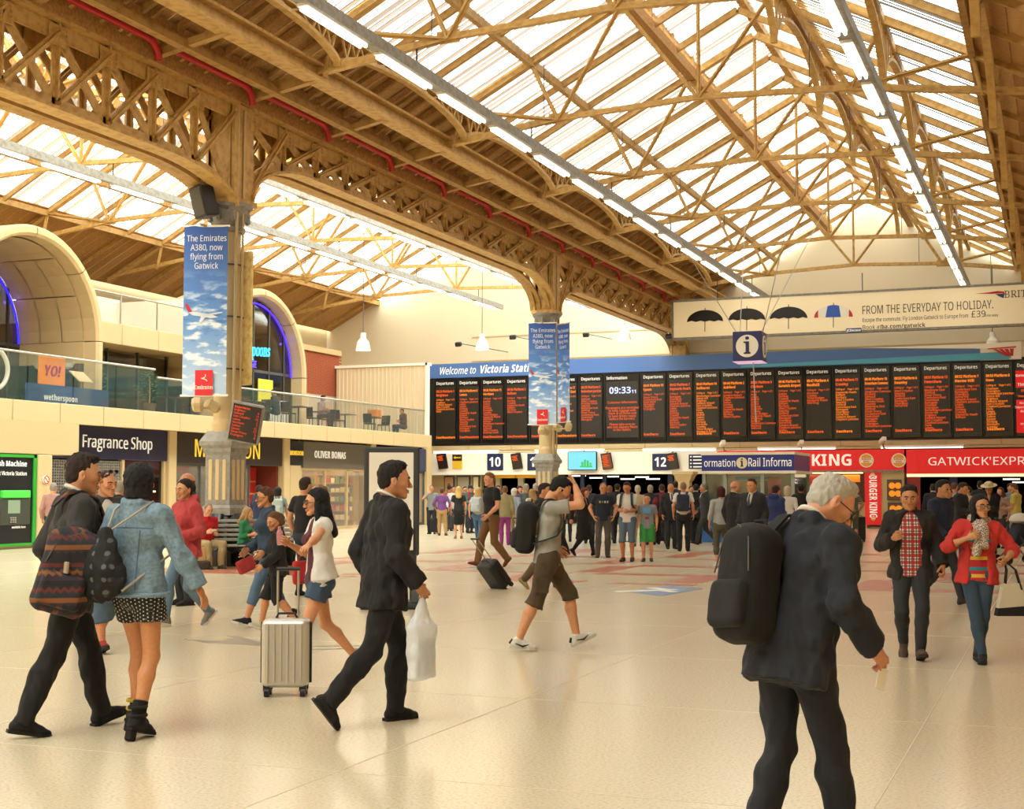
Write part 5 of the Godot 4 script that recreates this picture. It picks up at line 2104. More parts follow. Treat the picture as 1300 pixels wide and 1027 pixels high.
# ------------------------------------------------------------------ pillars, banners, bench
func banner_tex() -> ImageTexture:
	var w := 96
	var h := 400
	var im := Image.create(w, h, false, Image.FORMAT_RGB8)
	var f := FastNoiseLite.new()
	f.seed = 4
	f.frequency = 0.016
	f.fractal_octaves = 4
	for y in h:
		for x in w:
			var v := float(y) / h
			var c := hx("2f57a8").lerp(hx("5f8fd0"), clampf(v * 1.9, 0, 1))
			c = c.lerp(hx("cfe0f2"), smoothstep(0.5, 0.95, v) * 0.75)
			var q := f.get_noise_2d(x * 1.1, y * 2.6)
			var amt := smoothstep(-0.05, 0.45, q) * smoothstep(0.2, 0.55, v)
			c = c.lerp(hx("f4f6fa"), amt * 0.9)
			var d := f.get_noise_2d(x * 0.8 + 300, y * 4.0)
			c = c.lerp(hx("3a63ac"), smoothstep(0.15, 0.5, d) * 0.55 * smoothstep(0.3, 0.5, v) * smoothstep(0.8, 0.6, v))
			im.set_pixel(x, y, c)
	return ImageTexture.create_from_image(im)

func make_banner(label: String, mat: Material, w: float, h: float) -> Node3D:
	var o := thing("hanging_banner", label, "banner", Vector3.ZERO, 0.0)
	var b := MB.new()
	# cloth with a slight wave, origin at the top centre, hanging down
	var nx := 8
	for k in nx:
		var u0 := float(k) / nx
		var u1 := float(k + 1) / nx
		var z0 := 0.02 * sin(u0 * 7.0)
		var z1 := 0.02 * sin(u1 * 7.0)
		for s in [1.0, -1.0]:
			var a := b.vert(Vector3((u0 - 0.5) * w, 0, z0 + s * 0.004), Vector3(0, 0, s), Vector2(u0 if s > 0 else 1 - u0, 0))
			var c := b.vert(Vector3((u1 - 0.5) * w, 0, z1 + s * 0.004), Vector3(0, 0, s), Vector2(u1 if s > 0 else 1 - u1, 0))
			var d := b.vert(Vector3((u1 - 0.5) * w, -h, z1 + s * 0.004), Vector3(0, 0, s), Vector2(u1 if s > 0 else 1 - u1, 1))
			var e := b.vert(Vector3((u0 - 0.5) * w, -h, z0 + s * 0.004), Vector3(0, 0, s), Vector2(u0 if s > 0 else 1 - u0, 1))
			b.tri_i(a, c, d)
			b.tri_i(a, d, e)
	part("cloth", b, mat, o)
	for y in [0.0, -h]:
		b = MB.new()
		b.tube(Vector3(-w * 0.54, y, 0), Vector3(w * 0.54, y, 0), 0.022, 8)
		part("rod", b, M.white, o)
	b = MB.new()
	var T := Transform3D(Basis(), Vector3(0.02, 0, 0.03))
	var ls := ["The Emirates", "A380, now", "flying from", "Gatwick"]
	for k in 4:
		text(b, ls[k], 0.12, T.translated(Vector3(0, -0.32 - k * 0.19, 0)), false, 0, 0.004, false, false, 0.85)
	part("lettering", b, mt(hx("e8eef8"), 0.6), o)
	b = MB.new() # aeroplane printed half way down
	var P := Transform3D(Basis(Vector3.BACK, -0.12), Vector3(-0.05, -h * 0.53, 0.03))
	b.prism(PackedVector2Array([Vector2(-0.3, 0.03), Vector2(-0.25, 0.06), Vector2(0.2, 0.04), Vector2(0.33, 0.0), Vector2(0.2, -0.035), Vector2(-0.2, -0.02)]), 0.004, P)
	b.prism(PackedVector2Array([Vector2(-0.05, 0.0), Vector2(0.08, 0.0), Vector2(0.42, 0.1), Vector2(0.4, 0.12)]), 0.004, P)
	b.prism(PackedVector2Array([Vector2(-0.02, -0.01), Vector2(0.08, -0.01), Vector2(0.0, -0.14), Vector2(-0.05, -0.14)]), 0.004, P)
	part("aeroplane_print", b, mt(hx("d8dde6"), 0.5), o)
	b = MB.new()
	b.prism(PackedVector2Array([Vector2(-0.3, 0.03), Vector2(-0.22, 0.05), Vector2(-0.34, 0.2), Vector2(-0.4, 0.2)]), 0.006, P)
	part("tail_print", b, M.red, o)
	b = MB.new()
	b.box(Vector3(-w * 0.2, -h + 0.0, 0.026), Vector3(w * 0.2, -h + 0.52, 0.032))
	part("red_panel", b, mt(hx("d8202a"), 0.5), o)
	b = MB.new()
	text(b, "Emirates", 0.075, Transform3D(Basis(), Vector3(0, -h + 0.13, 0.032)), true, 0, 0.004, true, false, 0.85)
	var pts := []
	for k in 12:
		var a := k * 0.62
		pts.append(Vector3(0.07 * cos(a) * (1 - k * 0.05), -h + 0.34 + 0.012 * k - 0.05 + 0.02 * sin(a), 0.036))
	b.path(pts, 0.012, 5)
	part("emblem", b, M.white, o)
	return o

func build_columns():
	var bt := banner_tex()
	var bm := mt(Color.WHITE, 0.6)
	bm.albedo_texture = bt
	var P := [W(-16.3, 0, 24.7), W(-16.3, 0, 44.2), W(-16.3, 0, 62.0)]
	var pil := []
	for i in 3:
		var o := thing("pillar", ["tall cream iron pillar on a panelled pedestal behind the bench", "tall cream iron pillar beyond the man holding his forehead", "cream pier against the end wall behind the advertising board"][i], "pillar", P[i])
		pil.append(o)
		var b := MB.new()
		b.lathe([[0.62, 0.0], [0.62, 0.3], [0.56, 0.42], [0.53, 0.75], [0.48, 0.95], [0.4, 1.08], [0.0, 1.12]], 28)
		part("plinth", b, M.gloss, o)
		b = MB.new()
		b.lathe([[0.35, 1.05], [0.35, 1.2], [0.3, 1.26], [0.3, 2.3], [0.34, 2.36], [0.34, 2.44], [0.4, 2.5], [0.4, 2.58], [0.28, 2.8], [0.0, 2.8]], 4, Transform3D(Basis(Vector3.UP, 0.0), Vector3.ZERO), true)
		part("pedestal", b, M.grey, o)
		b = MB.new()
		for q in 4:
			var t := Transform3D(Basis(Vector3.UP, q * PI / 2), Vector3.ZERO)
			for xx in [-0.17, 0.0, 0.17]:
				b.cbox(t * Transform3D(Basis(), Vector3(xx, 1.78, 0.3)), Vector3(0.1, 0.85, 0.04), 0.015)
		part("pedestal_panel", b, M.cream2, o)
		b = MB.new()
		b.lathe([[0.3, 2.78], [0.3, 2.95], [0.27, 3.05], [0.26, 7.1]], 24)
		part("shaft", b, M.cream2, o)
		b = MB.new()
		b.lathe([[0.31, 7.0], [0.35, 7.02], [0.35, 7.1], [0.31, 7.14], [0.34, 7.25], [0.46, 7.5], [0.5, 7.52], [0.5, 7.6], [0.0, 7.6]], 24)
		for k in 8:
			var a := TAU * k / 8
			b.cbox(Transform3D(Basis(Vector3.UP, -a), Vector3(cos(a) * 0.4, 7.33, sin(a) * 0.4)), Vector3(0.12, 0.26, 0.1), 0.04)
		part("capital", b, M.grey, o)
		b = MB.new()
		b.box(Vector3(-0.3, 7.58, -0.3), Vector3(0.3, 9.7, 0.3))
		for s in [-1, 1]:
			b.box(Vector3(s * 0.32 - 0.04, 7.6, -0.36), Vector3(s * 0.32 + 0.04, 9.7, 0.36))
		b.box(Vector3(-0.42, 7.58, -0.42), Vector3(0.42, 7.7, 0.42))
		part("post_head", b, M.steel, o)
		if i < 2:
			b = MB.new()
			b.tube(Vector3(0.3, 2.7, 0.2), Vector3(0.34, 9.6, 0.2), 0.035, 6)
			b.tube(Vector3(0.36, 2.7, 0.05), Vector3(0.4, 9.6, 0.05), 0.025, 6)
			part("conduit", b, M.cream, o)
			b = MB.new()
			for y in [4.1, 5.2, 6.3]:
				var pts := []
				for k in 21:
					pts.append(Vector3(0.33 * cos(TAU * k / 20), y, 0.33 * sin(TAU * k / 20)))
				b.path(pts, 0.018, 5, false)
			part("strap", b, M.darkgrey, o)
	# banners
	var bn := make_banner("blue sky banner on the near pillar above the tilted screen", bm, 0.92, 3.5)
	var p := at(262, 287, 28.4)
	bn.position = p
	bn.rotation.y = 0.30
	var p2 := at(688.5, 410, 46.0)
	copy(bn, p2, 0.25, "blue sky banner on the left of the farther pillar").scale = Vector3(1.0, 0.97, 1)
	var p3 := at(715.5, 411, 46.6)
	copy(bn, p3, -0.72, "blue sky banner turned aside on the right of the farther pillar").scale = Vector3(0.92, 0.95, 1)
	# banner arms, parts of the pillars
	for q in [[0, p, 3.5], [1, p2, 3.4], [1, p3, 3.3]]:
		var o: Node3D = pil[q[0]]
		var at0: Vector3 = q[1] - o.position
		for y in [at0.y, at0.y - q[2] - 0.25]:
			var b := MB.new()
			var far := Vector3(at0.x, y, at0.z) + Vector3(at0.x, 0, at0.z).normalized() * 0.25
			b.tube(Vector3(0, y, 0), far, 0.028, 6)
			part("banner_arm", b, M.cream, o)
			if y < at0.y - 1.0:
				for k in 2:
					b = MB.new()
					b.cbox(Transform3D(Basis(Vector3.UP, 0.5 - k * 1.2) * Basis(Vector3.RIGHT, -0.5), far * (1.0 if k == 0 else 0.5) + Vector3(0, 0.05 + (y * 0.5 if k == 1 else 0.0), 0)), Vector3(0.22, 0.22, 0.32), 0.05)
					part("flood_lamp", b, M.cream, o)
	# narrow cream board fixed to the near pillar
	var yb := thing("pillar_board", "narrow tall cream board fixed along the right side of the near pillar", "board", at(312.5, 404, 29.2))
	var b := MB.new()
	b.cbox(Transform3D(), Vector3(0.3, 2.85, 0.08), 0.02)
	part("board", b, mt(hx("efd488"), 0.5, 0.0, M.dirt, 0.8), yb)
	b = MB.new()
	for y in [-1.0, 0.0, 1.0]:
		b.tube(Vector3(-0.1, y, -0.02), Vector3(-0.42, y, -0.02), 0.02, 6)
	part("bracket", b, M.grey, yb)
	# loudspeaker
	var sp := thing("loudspeaker", "black loudspeaker tilted on the near pillar's capital", "loudspeaker", at(259, 256, 28.6))
	b = MB.new()
	b.cbox(Transform3D(Basis(Vector3.UP, -0.35) * Basis(Vector3.BACK, 0.12) * Basis(Vector3.RIGHT, 0.2), Vector3.ZERO), Vector3(0.42, 0.66, 0.36), 0.03)
	part("cabinet", b, M.black, sp)
	b = MB.new()
	b.cbox(Transform3D(Basis(Vector3.UP, -0.35) * Basis(Vector3.BACK, 0.12) * Basis(Vector3.RIGHT, 0.2), Vector3(0, 0, 0)).translated_local(Vector3(0, 0, 0.18)), Vector3(0.36, 0.58, 0.02), 0.01)
	part("grille", b, M.darkgrey, sp)
	b = MB.new()
	b.tube(Vector3(0, 0, -0.1), Vector3(0.4, -0.1, -0.3), 0.03, 6)
	part("bracket", b, M.darkgrey, sp)
	# tilted screen
	var mo := thing("tilted_screen", "tilted departures screen with orange lines on the near pillar's pedestal", "screen", at(312, 537, 27.9))
	mo.rotation = Vector3(0.2, 0.35, -0.2)
	b = MB.new()
	b.cbox(Transform3D(), Vector3(0.66, 0.82, 0.12), 0.03)
	part("casing", b, M.grey, mo)
	b = MB.new()
	b.box(Vector3(-0.29, -0.37, 0.06), Vector3(0.29, 0.37, 0.065))
	part("display_face", b, mt(hx("2c211b"), 0.25), mo)
	b = MB.new()
	for k in 10:
		text(b, ["Departures", "Brighton", "Gatwick", "East Croydon", "Lewes", "Horsham", "Sutton", "Epsom", "Dover Priory", "Orpington"][k], 0.042, Transform3D(Basis(), Vector3(-0.26, 0.29 - k * 0.064, 0.066)), k == 0, -1, 0.002)
		if k:
			text(b, "%d" % (1 + (k * 5) % 19), 0.042, Transform3D(Basis(), Vector3(0.25, 0.29 - k * 0.064, 0.066)), false, 1, 0.002)
	part("lettering", b, glow(Color(1.0, 0.25, 0.06), 1.2, hx("3a1a08")), mo)
	b = MB.new()
	b.tube(Vector3(0, 0.1, -0.06), Vector3(-0.25, 0.2, -0.6), 0.04, 6)
	part("bracket", b, M.grey, mo)
	# curved slatted bench in front of the pedestal
	var bp := fl(285, 721)
	var be := thing("slatted_bench", "grey slatted metal bench in front of the near pillar", "bench", Vector3(bp.x, 0, bp.z))
	be.rotation.y = deg_to_rad(32)
	for k in 5:
		b = MB.new()
		b.cbox(Transform3D(Basis(), Vector3(0, 0.45, -0.22 + k * 0.1)), Vector3(2.9, 0.035, 0.075), 0.01)
		part("seat_slat", b, M.grey, be)
	for k in 5:
		b = MB.new()
		b.cbox(Transform3D(Basis(Vector3.RIGHT, -0.2), Vector3(0, 0.56 + k * 0.095, -0.3 - k * 0.02)), Vector3(2.9, 0.065, 0.03), 0.01)
		part("back_slat", b, M.grey, be)
	for xx in [-1.35, 0.0, 1.35]:
		b = MB.new()
		b.cbox(Transform3D(Basis(), Vector3(xx, 0.22, 0.05)), Vector3(0.08, 0.44, 0.5), 0.02)
		b.cbox(Transform3D(Basis(Vector3.RIGHT, -0.2), Vector3(xx, 0.72, -0.36)), Vector3(0.07, 0.6, 0.04), 0.01)
		part("leg", b, M.darkgrey, be)
	# poster stand behind the man in the black suit
	var sf := fl(505, 772)
	var st := thing("poster_stand", "white poster in a dark grey free standing frame behind the black-suited man", "poster stand", Vector3(sf.x, 0, sf.z))
	st.rotation.y = deg_to_rad(26)
	b = MB.new()
	b.cbox(Transform3D(Basis(), Vector3(-0.08, 0.05, 0)), Vector3(0.85, 0.1, 0.5), 0.03)
	b.prism(PackedVector2Array([Vector2(-0.25, 0.1), Vector2(0.25, 0.1), Vector2(0.05, 0.55), Vector2(-0.05, 0.55)]), 0.1, Transform3D(Basis(Vector3.UP, PI / 2), Vector3(0.18, 0, 0)))
	part("base", b, mt(hx("37383a"), 0.5), st)
	b = MB.new()
	b.cbox(Transform3D(Basis(), Vector3(0.2, 0.6, 0)), Vector3(0.09, 1.1, 0.07), 0.015)
	b.cbox(Transform3D(Basis(), Vector3(-0.38, 0.6, 0)), Vector3(0.09, 1.1, 0.07), 0.015)
	part("post", b, mt(hx("37383a"), 0.5), st)
	b = MB.new()
	b.cbox(Transform3D(Basis(), Vector3(-0.09, 1.42, 0)), Vector3(0.74, 1.45, 0.07), 0.02)
	part("frame", b, mt(hx("37383a"), 0.5), st)
	b = MB.new()
	b.box(Vector3(-0.39, 0.77, 0.035), Vector3(0.2, 2.07, 0.042))
	part("poster_sheet", b, mt(hx("ece6da"), 0.5), st)
	b = MB.new()
	b.box(Vector3(-0.02, 0.92, 0.042), Vector3(0.14, 1.04, 0.045))
	part("yellow_mark", b, mt(hx("c9cf3a"), 0.5), st)
	b = MB.new()
	var pts := []
	for k in 25:
		pts.append(Vector3(-0.14 + 0.1 * cos(TAU * k / 24), 1.72 + 0.12 * sin(TAU * k / 24), 0.043))
	b.path(pts, 0.008, 4, false)
	for k in 3:
		b.box(Vector3(-0.3, 1.45 - k * 0.05, 0.042), Vector3(0.05 - 0.05 * k, 1.465 - k * 0.05, 0.045))
	part("print", b, mt(hx("9fa09a"), 0.6), st)

# ------------------------------------------------------------------ light strips
func build_lights():
	strip(-11.9, EYE + 8.3, 11.7, 17, "long strip of fluorescent tubes on the left of the main roof")
	strip(-3.5, EYE + 8.3, 20.0, 14, "long strip of fluorescent tubes on the right of the main roof")
	strip(-20.1, EYE + 8.35, 14.5, 16, "strip of fluorescent tubes behind the lattice girder, nearer the girder")
	strip(-24.4, EYE + 8.5, 17.0, 15, "strip of fluorescent tubes across the left aisle above the hoods")
func strip(x: float, y: float, f0: float, n: int, label: String):
	var o := thing("light_strip", label, "strip light", W(x, y, 0))
	var f1 := f0 + n * 2.85
	var b := MB.new()
	b.box(W(-0.16, 0.06, f0 - 0.3), W(0.16, 0.2, f1))
	b.box(W(0.1, -0.02, f0 - 0.3), W(0.2, 0.2, f1))
	part("trunking", b, M.grey, o)
	for k in n:
		var f := f0 + k * 2.85
		b = MB.new()
		b.box(W(-0.14, 0.0, f - 0.02), W(0.1, 0.06, f + 2.22))
		part("fitting", b, M.white, o)
		for s in [-0.075, 0.045]:
			b = MB.new()
			b.tube(W(s, -0.045, f + 0.02), W(s, -0.045, f + 2.18), 0.034, 8)
			part("light_tube", b, M.tube, o)
		area(o, W(-0.015, -0.1, f + 1.1), Vector2(0.2, 2.1), 1.2)
	b = MB.new()
	var f := 24.7 - 2.0 * BAY
	while f < f1:
		if f > f0:
			b.tube(W(0, 0.2, f), W(0, 0.75, f), 0.02, 5)
		f += BAY
	part("drop_rod", b, M.darkgrey, o)

# ------------------------------------------------------------------ figures: joined capsule fields meshed as surface nets
# primitives: [kind 0 cone / 1 ellipsoid / 2 rounded box, join(+1)/cut(-1), softness, ...]
func cone(a: Vector3, b: Vector3, ra: float, rb: float, w := 1.0, side := Vector3.RIGHT, flat := false, k := 0.02, op := 1) -> Array:
	return [0, op, k, a, b, ra, rb, w, side, flat]
func ball(c: Vector3, r: Vector3, bs := Basis(), k := 0.015, op := 1, cut = null) -> Array:
	return [1, op, k, c, r, bs, cut]
func rbox(c: Vector3, h: Vector3, r: float, bs := Basis(), k := 0.015, op := 1) -> Array:
	return [2, op, k, c, h, r, bs]

var folds := FastNoiseLite.new()

func net(prims: Array, cell: float, fold := 0.0, fold_freq := 9.0) -> Array: # [vertices, normals, indices]
	var lo := Vector3(1e9, 1e9, 1e9)
	var hi := -lo
	var boxes := []
	for q in prims:
		var l: Vector3
		var h: Vector3
		var pad: float = q[2] + cell * 2.0
		if q[0] == 0:
			var r: float = maxf(q[5], q[6]) + pad
			var sd: Vector3 = (q[8] as Vector3).abs()
			var e: Vector3 = Vector3.ONE * r + sd * maxf(q[5], q[6]) * (q[7] - 1.0)
			l = (q[3] as Vector3).min(q[4]) - e
			h = (q[3] as Vector3).max(q[4]) + e
		elif q[0] == 1:
			var m: float = maxf(q[4].x, maxf(q[4].y, q[4].z)) + pad
			l = q[3] - Vector3.ONE * m
			h = q[3] + Vector3.ONE * m
		else:
			var m: float = (q[4] as Vector3).length() + q[5] + pad
			l = q[3] - Vector3.ONE * m
			h = q[3] + Vector3.ONE * m
		boxes.append([l, h])
		if q[1] > 0:
			lo = lo.min(l)
			hi = hi.max(h)
	var nx := int((hi.x - lo.x) / cell) + 2
	var ny := int((hi.y - lo.y) / cell) + 2
	var nz := int((hi.z - lo.z) / cell) + 2
	var F := PackedFloat32Array()
	F.resize(nx * ny * nz)
	F.fill(1.0)
	var ra0 := PackedInt32Array()
	ra0.resize(ny * nz)
	ra0.fill(nx)
	var ra1 := PackedInt32Array()
	ra1.resize(ny * nz)
	ra1.fill(-1)
	for pi in prims.size():
		var q: Array = prims[pi]
		var l: Vector3 = (boxes[pi][0] - lo) / cell
		var h: Vector3 = (boxes[pi][1] - lo) / cell
		var x0 := maxi(0, int(l.x))
		var x1 := mini(nx - 1, int(h.x))
		var y0 := maxi(0, int(l.y))
		var y1 := mini(ny - 1, int(h.y))
		var z0 := maxi(0, int(l.z))
		var z1 := mini(nz - 1, int(h.z))
		var kind: int = q[0]
		var op: int = q[1]
		var k: float = q[2]
		var A := Vector3.ZERO
		var D := Vector3.ZERO
		var L2 := 1.0
		var L := 0.0
		var rA := 0.0
		var rD := 0.0
		var iw := 0.0
		var S := Vector3.ZERO
		var flat := false
		var R := Vector3.ONE
		var BI := Basis()
		var rm := 0.0
		var rr := 0.0
		var hascut := false
		var cutn := Vector3.ZERO
		var cutd := 0.0
		if kind == 0:
			A = q[3]
			D = q[4] - q[3]
			S = q[8]
			iw = 1.0 - 1.0 / q[7]
			D = D - S * D.dot(S) * iw
			L2 = maxf(D.length_squared(), 1e-9)
			L = sqrt(L2)
			rA = q[5]
			rD = q[6] - q[5]
			flat = q[9]
		elif kind == 1:
			A = q[3]
			R = q[4]
			BI = (q[5] as Basis).inverse()
			rm = minf(R.x, minf(R.y, R.z))
			if q[6] != null:
				hascut = true
				cutn = q[6][0]
				cutd = q[6][1]
		else:
			A = q[3]
			R = q[4]
			rr = q[5]
			BI = (q[6] as Basis).inverse()
		for z in range(z0, z1 + 1):
			for y in range(y0, y1 + 1):
				var row := z * ny + y
				if op > 0:
					if x0 < ra0[row]: ra0[row] = x0
					if x1 > ra1[row]: ra1[row] = x1
				var at_i := row * nx + x0
				for x in range(x0, x1 + 1):
					var p := lo + Vector3(x, y, z) * cell - A
					var d: float
					if kind == 0:
						p = p - S * (p.dot(S) * iw)
						var t := p.dot(D) / L2
						if t < 0.0:
							d = p.length() - rA
						elif t > 1.0:
							d = (p - D).length() - rA - rD
							if flat:
								d = maxf(d, (t - 1.0) * L)
						else:
							d = (p - D * t).length() - rA - rD * t
					elif kind == 1:
						if hascut:
							var cd := cutn.dot(p) - cutd
							p = BI * p
							d = maxf(((p / R).length() - 1.0) * rm, cd)
						else:
							p = BI * p
							d = ((p / R).length() - 1.0) * rm
					else:
						p = (BI * p).abs() - R
						d = p.max(Vector3.ZERO).length() + minf(maxf(p.x, maxf(p.y, p.z)), 0.0) - rr
					var f := F[at_i]
					if op > 0:
						var hh := k - absf(f - d)
						f = minf(f, d)
						if hh > 0.0:
							f -= hh * hh / k * 0.25
					else:
						d = -d
						var hh := k - absf(f - d)
						f = maxf(f, d)
						if hh > 0.0:
							f += hh * hh / k * 0.25
					F[at_i] = f
					at_i += 1
	if fold > 0.0:
		for z in nz:
			for y in ny:
				var row := z * ny + y
				for x in range(ra0[row], ra1[row] + 1):
					var f := F[row * nx + x]
					if absf(f) < cell * 2.0:
						F[row * nx + x] = f + fold * folds.get_noise_3d((lo.x + x * cell) * fold_freq * 10.0, (lo.y + y * cell) * fold_freq * 6.0, (lo.z + z * cell) * fold_freq * 10.0)
	# surface nets
	var V := PackedVector3Array()
	var N := PackedVector3Array()
	var I := PackedInt32Array()
	var id := PackedInt32Array()
	id.resize(nx * ny * nz)
	id.fill(-1)
	var sy := nx
	var sz := nx * ny
	for z in nz - 1:
		for y in ny - 1:
			var row := z * ny + y
			var b0 := maxi(0, mini(mini(ra0[row], ra0[row + 1]), mini(ra0[row + ny], ra0[row + ny + 1])) - 1)
			var b1 := mini(nx - 2, maxi(maxi(ra1[row], ra1[row + 1]), maxi(ra1[row + ny], ra1[row + ny + 1])))
			var i := row * nx + b0
			for x in range(b0, b1 + 1):
				var f0 := F[i]
				var f1 := F[i + 1]
				var f2 := F[i + sy]
				var f3 := F[i + sy + 1]
				var f4 := F[i + sz]
				var f5 := F[i + sz + 1]
				var f6 := F[i + sz + sy]
				var f7 := F[i + sz + sy + 1]
				var neg := int(f0 < 0.0) + int(f1 < 0.0) + int(f2 < 0.0) + int(f3 < 0.0) + int(f4 < 0.0) + int(f5 < 0.0) + int(f6 < 0.0) + int(f7 < 0.0)
				if neg > 0 and neg < 8:
					var s := Vector3.ZERO
					var c := 0
					if (f0 < 0.0) != (f1 < 0.0):
						s += Vector3(f0 / (f0 - f1), 0, 0)
						c += 1
					if (f2 < 0.0) != (f3 < 0.0):
						s += Vector3(f2 / (f2 - f3), 1, 0)
						c += 1
					if (f4 < 0.0) != (f5 < 0.0):
						s += Vector3(f4 / (f4 - f5), 0, 1)
						c += 1
					if (f6 < 0.0) != (f7 < 0.0):
						s += Vector3(f6 / (f6 - f7), 1, 1)
						c += 1
					if (f0 < 0.0) != (f2 < 0.0):
						s += Vector3(0, f0 / (f0 - f2), 0)
						c += 1
					if (f1 < 0.0) != (f3 < 0.0):
						s += Vector3(1, f1 / (f1 - f3), 0)
						c += 1
					if (f4 < 0.0) != (f6 < 0.0):
						s += Vector3(0, f4 / (f4 - f6), 1)
						c += 1
					if (f5 < 0.0) != (f7 < 0.0):
						s += Vector3(1, f5 / (f5 - f7), 1)
						c += 1
					if (f0 < 0.0) != (f4 < 0.0):
						s += Vector3(0, 0, f0 / (f0 - f4))
						c += 1
					if (f1 < 0.0) != (f5 < 0.0):
						s += Vector3(1, 0, f1 / (f1 - f5))
						c += 1
					if (f2 < 0.0) != (f6 < 0.0):
						s += Vector3(0, 1, f2 / (f2 - f6))
						c += 1
					if (f3 < 0.0) != (f7 < 0.0):
						s += Vector3(1, 1, f3 / (f3 - f7))
						c += 1
					id[i] = V.size()
					V.append(lo + (Vector3(x, y, z) + s / c) * cell)
					N.append(Vector3(f1 - f0 + f3 - f2 + f5 - f4 + f7 - f6, f2 - f0 + f3 - f1 + f6 - f4 + f7 - f5, f4 - f0 + f5 - f1 + f6 - f2 + f7 - f3).normalized())
				i += 1
	for z in range(1, nz - 1):
		for y in range(1, ny - 1):
			var row := z * ny + y
			var i := row * nx + maxi(1, ra0[row])
			for x in range(maxi(1, ra0[row]), mini(nx - 2, ra1[row]) + 1):
				var n0 := F[i] < 0.0
				if n0 != (F[i + 1] < 0.0):
					face(V, N, I, id[i], id[i - sy], id[i - sy - sz], id[i - sz])
				if n0 != (F[i + sy] < 0.0):
					face(V, N, I, id[i], id[i - 1], id[i - 1 - sz], id[i - sz])
				if n0 != (F[i + sz] < 0.0):
					face(V, N, I, id[i], id[i - 1], id[i - 1 - sy], id[i - sy])
				i += 1
	return [V, N, I]
func face(V: PackedVector3Array, N: PackedVector3Array, I: PackedInt32Array, a: int, b: int, c: int, d: int):
	if a < 0 or b < 0 or c < 0 or d < 0:
		return
	if (V[c] - V[a]).cross(V[b] - V[a]).dot(N[a] + N[c]) < 0.0:
		I.append_array([a, c, b, a, d, c])
	else:
		I.append_array([a, b, c, a, c, d])

var jobs := []          # [mesh, prims, cell, fold, extra surfaces]
var mesh_cache := {}
func job(prims: Array, cell: float, fold := 0.0, extra := [], ff := 9.0) -> ArrayMesh:
	var m := ArrayMesh.new()
	jobs.append([m, prims, cell, fold, extra, null, ff])
	return m
func run_one(i: int):
	jobs[i][5] = net(jobs[i][1], jobs[i][2], jobs[i][3], jobs[i][6])
func run_jobs():
	var g := WorkerThreadPool.add_group_task(run_one, jobs.size(), -1, true)
	WorkerThreadPool.wait_for_group_task_completion(g)
	for q in jobs:
		var r: Array = q[5]
		var V: PackedVector3Array = r[0]
		var N: PackedVector3Array = r[1]
		var I: PackedInt32Array = r[2]
		for e in q[4]: # templates set at their joints: [arrays, transform]
			var t: Transform3D = e[1]
			var f := V.size()
			for p in e[0][0]:
				V.append(t * p)
			for p in e[0][1]:
				N.append((t.basis * p).normalized())
			for k in e[0][2]:
				I.append(f + k)
		if V.is_empty():
			continue
		var a := []
		a.resize(Mesh.ARRAY_MAX)
		a[Mesh.ARRAY_VERTEX] = V
		a[Mesh.ARRAY_NORMAL] = N
		a[Mesh.ARRAY_INDEX] = I
		(q[0] as ArrayMesh).add_surface_from_arrays(Mesh.PRIMITIVE_TRIANGLES, a)
	jobs.clear()

# ------------------------------------------------------------------ head, hands, shoes
var TPL := {}
func head_prims(fem: bool) -> Array:
	var p := []
	var j := 0.9 if fem else 1.0
	p.append(ball(Vector3(0, 0.035, -0.012), Vector3(0.074, 0.088, 0.096)))
	p.append(cone(Vector3(0, 0.0, 0.035), Vector3(0, -0.075, 0.052), 0.058, 0.03 * j, 1.12, Vector3.RIGHT, false, 0.03))
	for s in [-1.0, 1.0]:
		p.append(cone(Vector3(s * 0.052 * j, -0.035, 0.0), Vector3(s * 0.018, -0.09, 0.06), 0.02, 0.017, 1.0, Vector3.RIGHT, false, 0.025))
		p.append(ball(Vector3(s * 0.04, -0.016, 0.066), Vector3(0.024, 0.02, 0.02), Basis(), 0.02))
		p.append(cone(Vector3(s * 0.012, 0.022, 0.086), Vector3(s * 0.046, 0.02, 0.07), 0.011 if not fem else 0.008, 0.01, 1.0, Vector3.RIGHT, false, 0.012))
	p.append(ball(Vector3(0, -0.096, 0.074), Vector3(0.02 * j, 0.016, 0.016), Basis(), 0.016)) # chin
	for s in [-1.0, 1.0]:
		p.append(ball(Vector3(s * 0.031, 0.002, 0.099), Vector3(0.019, 0.014, 0.018), Basis(), 0.012, -1))
		p.append(ball(Vector3(s * 0.031, 0.001, 0.076), Vector3(0.016, 0.014, 0.014), Basis(), 0.004)) # eyeball under the lids
	p.append(cone(Vector3(0, 0.008, 0.088), Vector3(0, -0.03, 0.111), 0.008, 0.0115, 1.0, Vector3.RIGHT, false, 0.01))
	for s in [-1.0, 1.0]:
		p.append(ball(Vector3(s * 0.012, -0.034, 0.099), Vector3(0.009, 0.008, 0.011), Basis(), 0.006))
		p.append(ball(Vector3(s * 0.077, -0.006, -0.008), Vector3(0.01, 0.031, 0.019), Basis(Vector3.UP, s * 0.35) * Basis(Vector3.RIGHT, -0.2), 0.006))
		p.append(ball(Vector3(s * 0.0875, -0.004, -0.002), Vector3(0.007, 0.016, 0.009), Basis(), 0.004, -1))
	p.append(cone(Vector3(-0.018, -0.058, 0.088), Vector3(0.018, -0.058, 0.088), 0.0075, 0.0075, 1.0, Vector3.RIGHT, false, 0.006))
	p.append(cone(Vector3(-0.014, -0.069, 0.087), Vector3(0.014, -0.069, 0.087), 0.008, 0.008, 1.0, Vector3.RIGHT, false, 0.006))
	p.append(cone(Vector3(0, -0.05, -0.025), Vector3(0, -0.125, -0.034), 0.048 if fem else 0.055, 0.046 if fem else 0.052, 1.0, Vector3.RIGHT, false, 0.03))
	return p
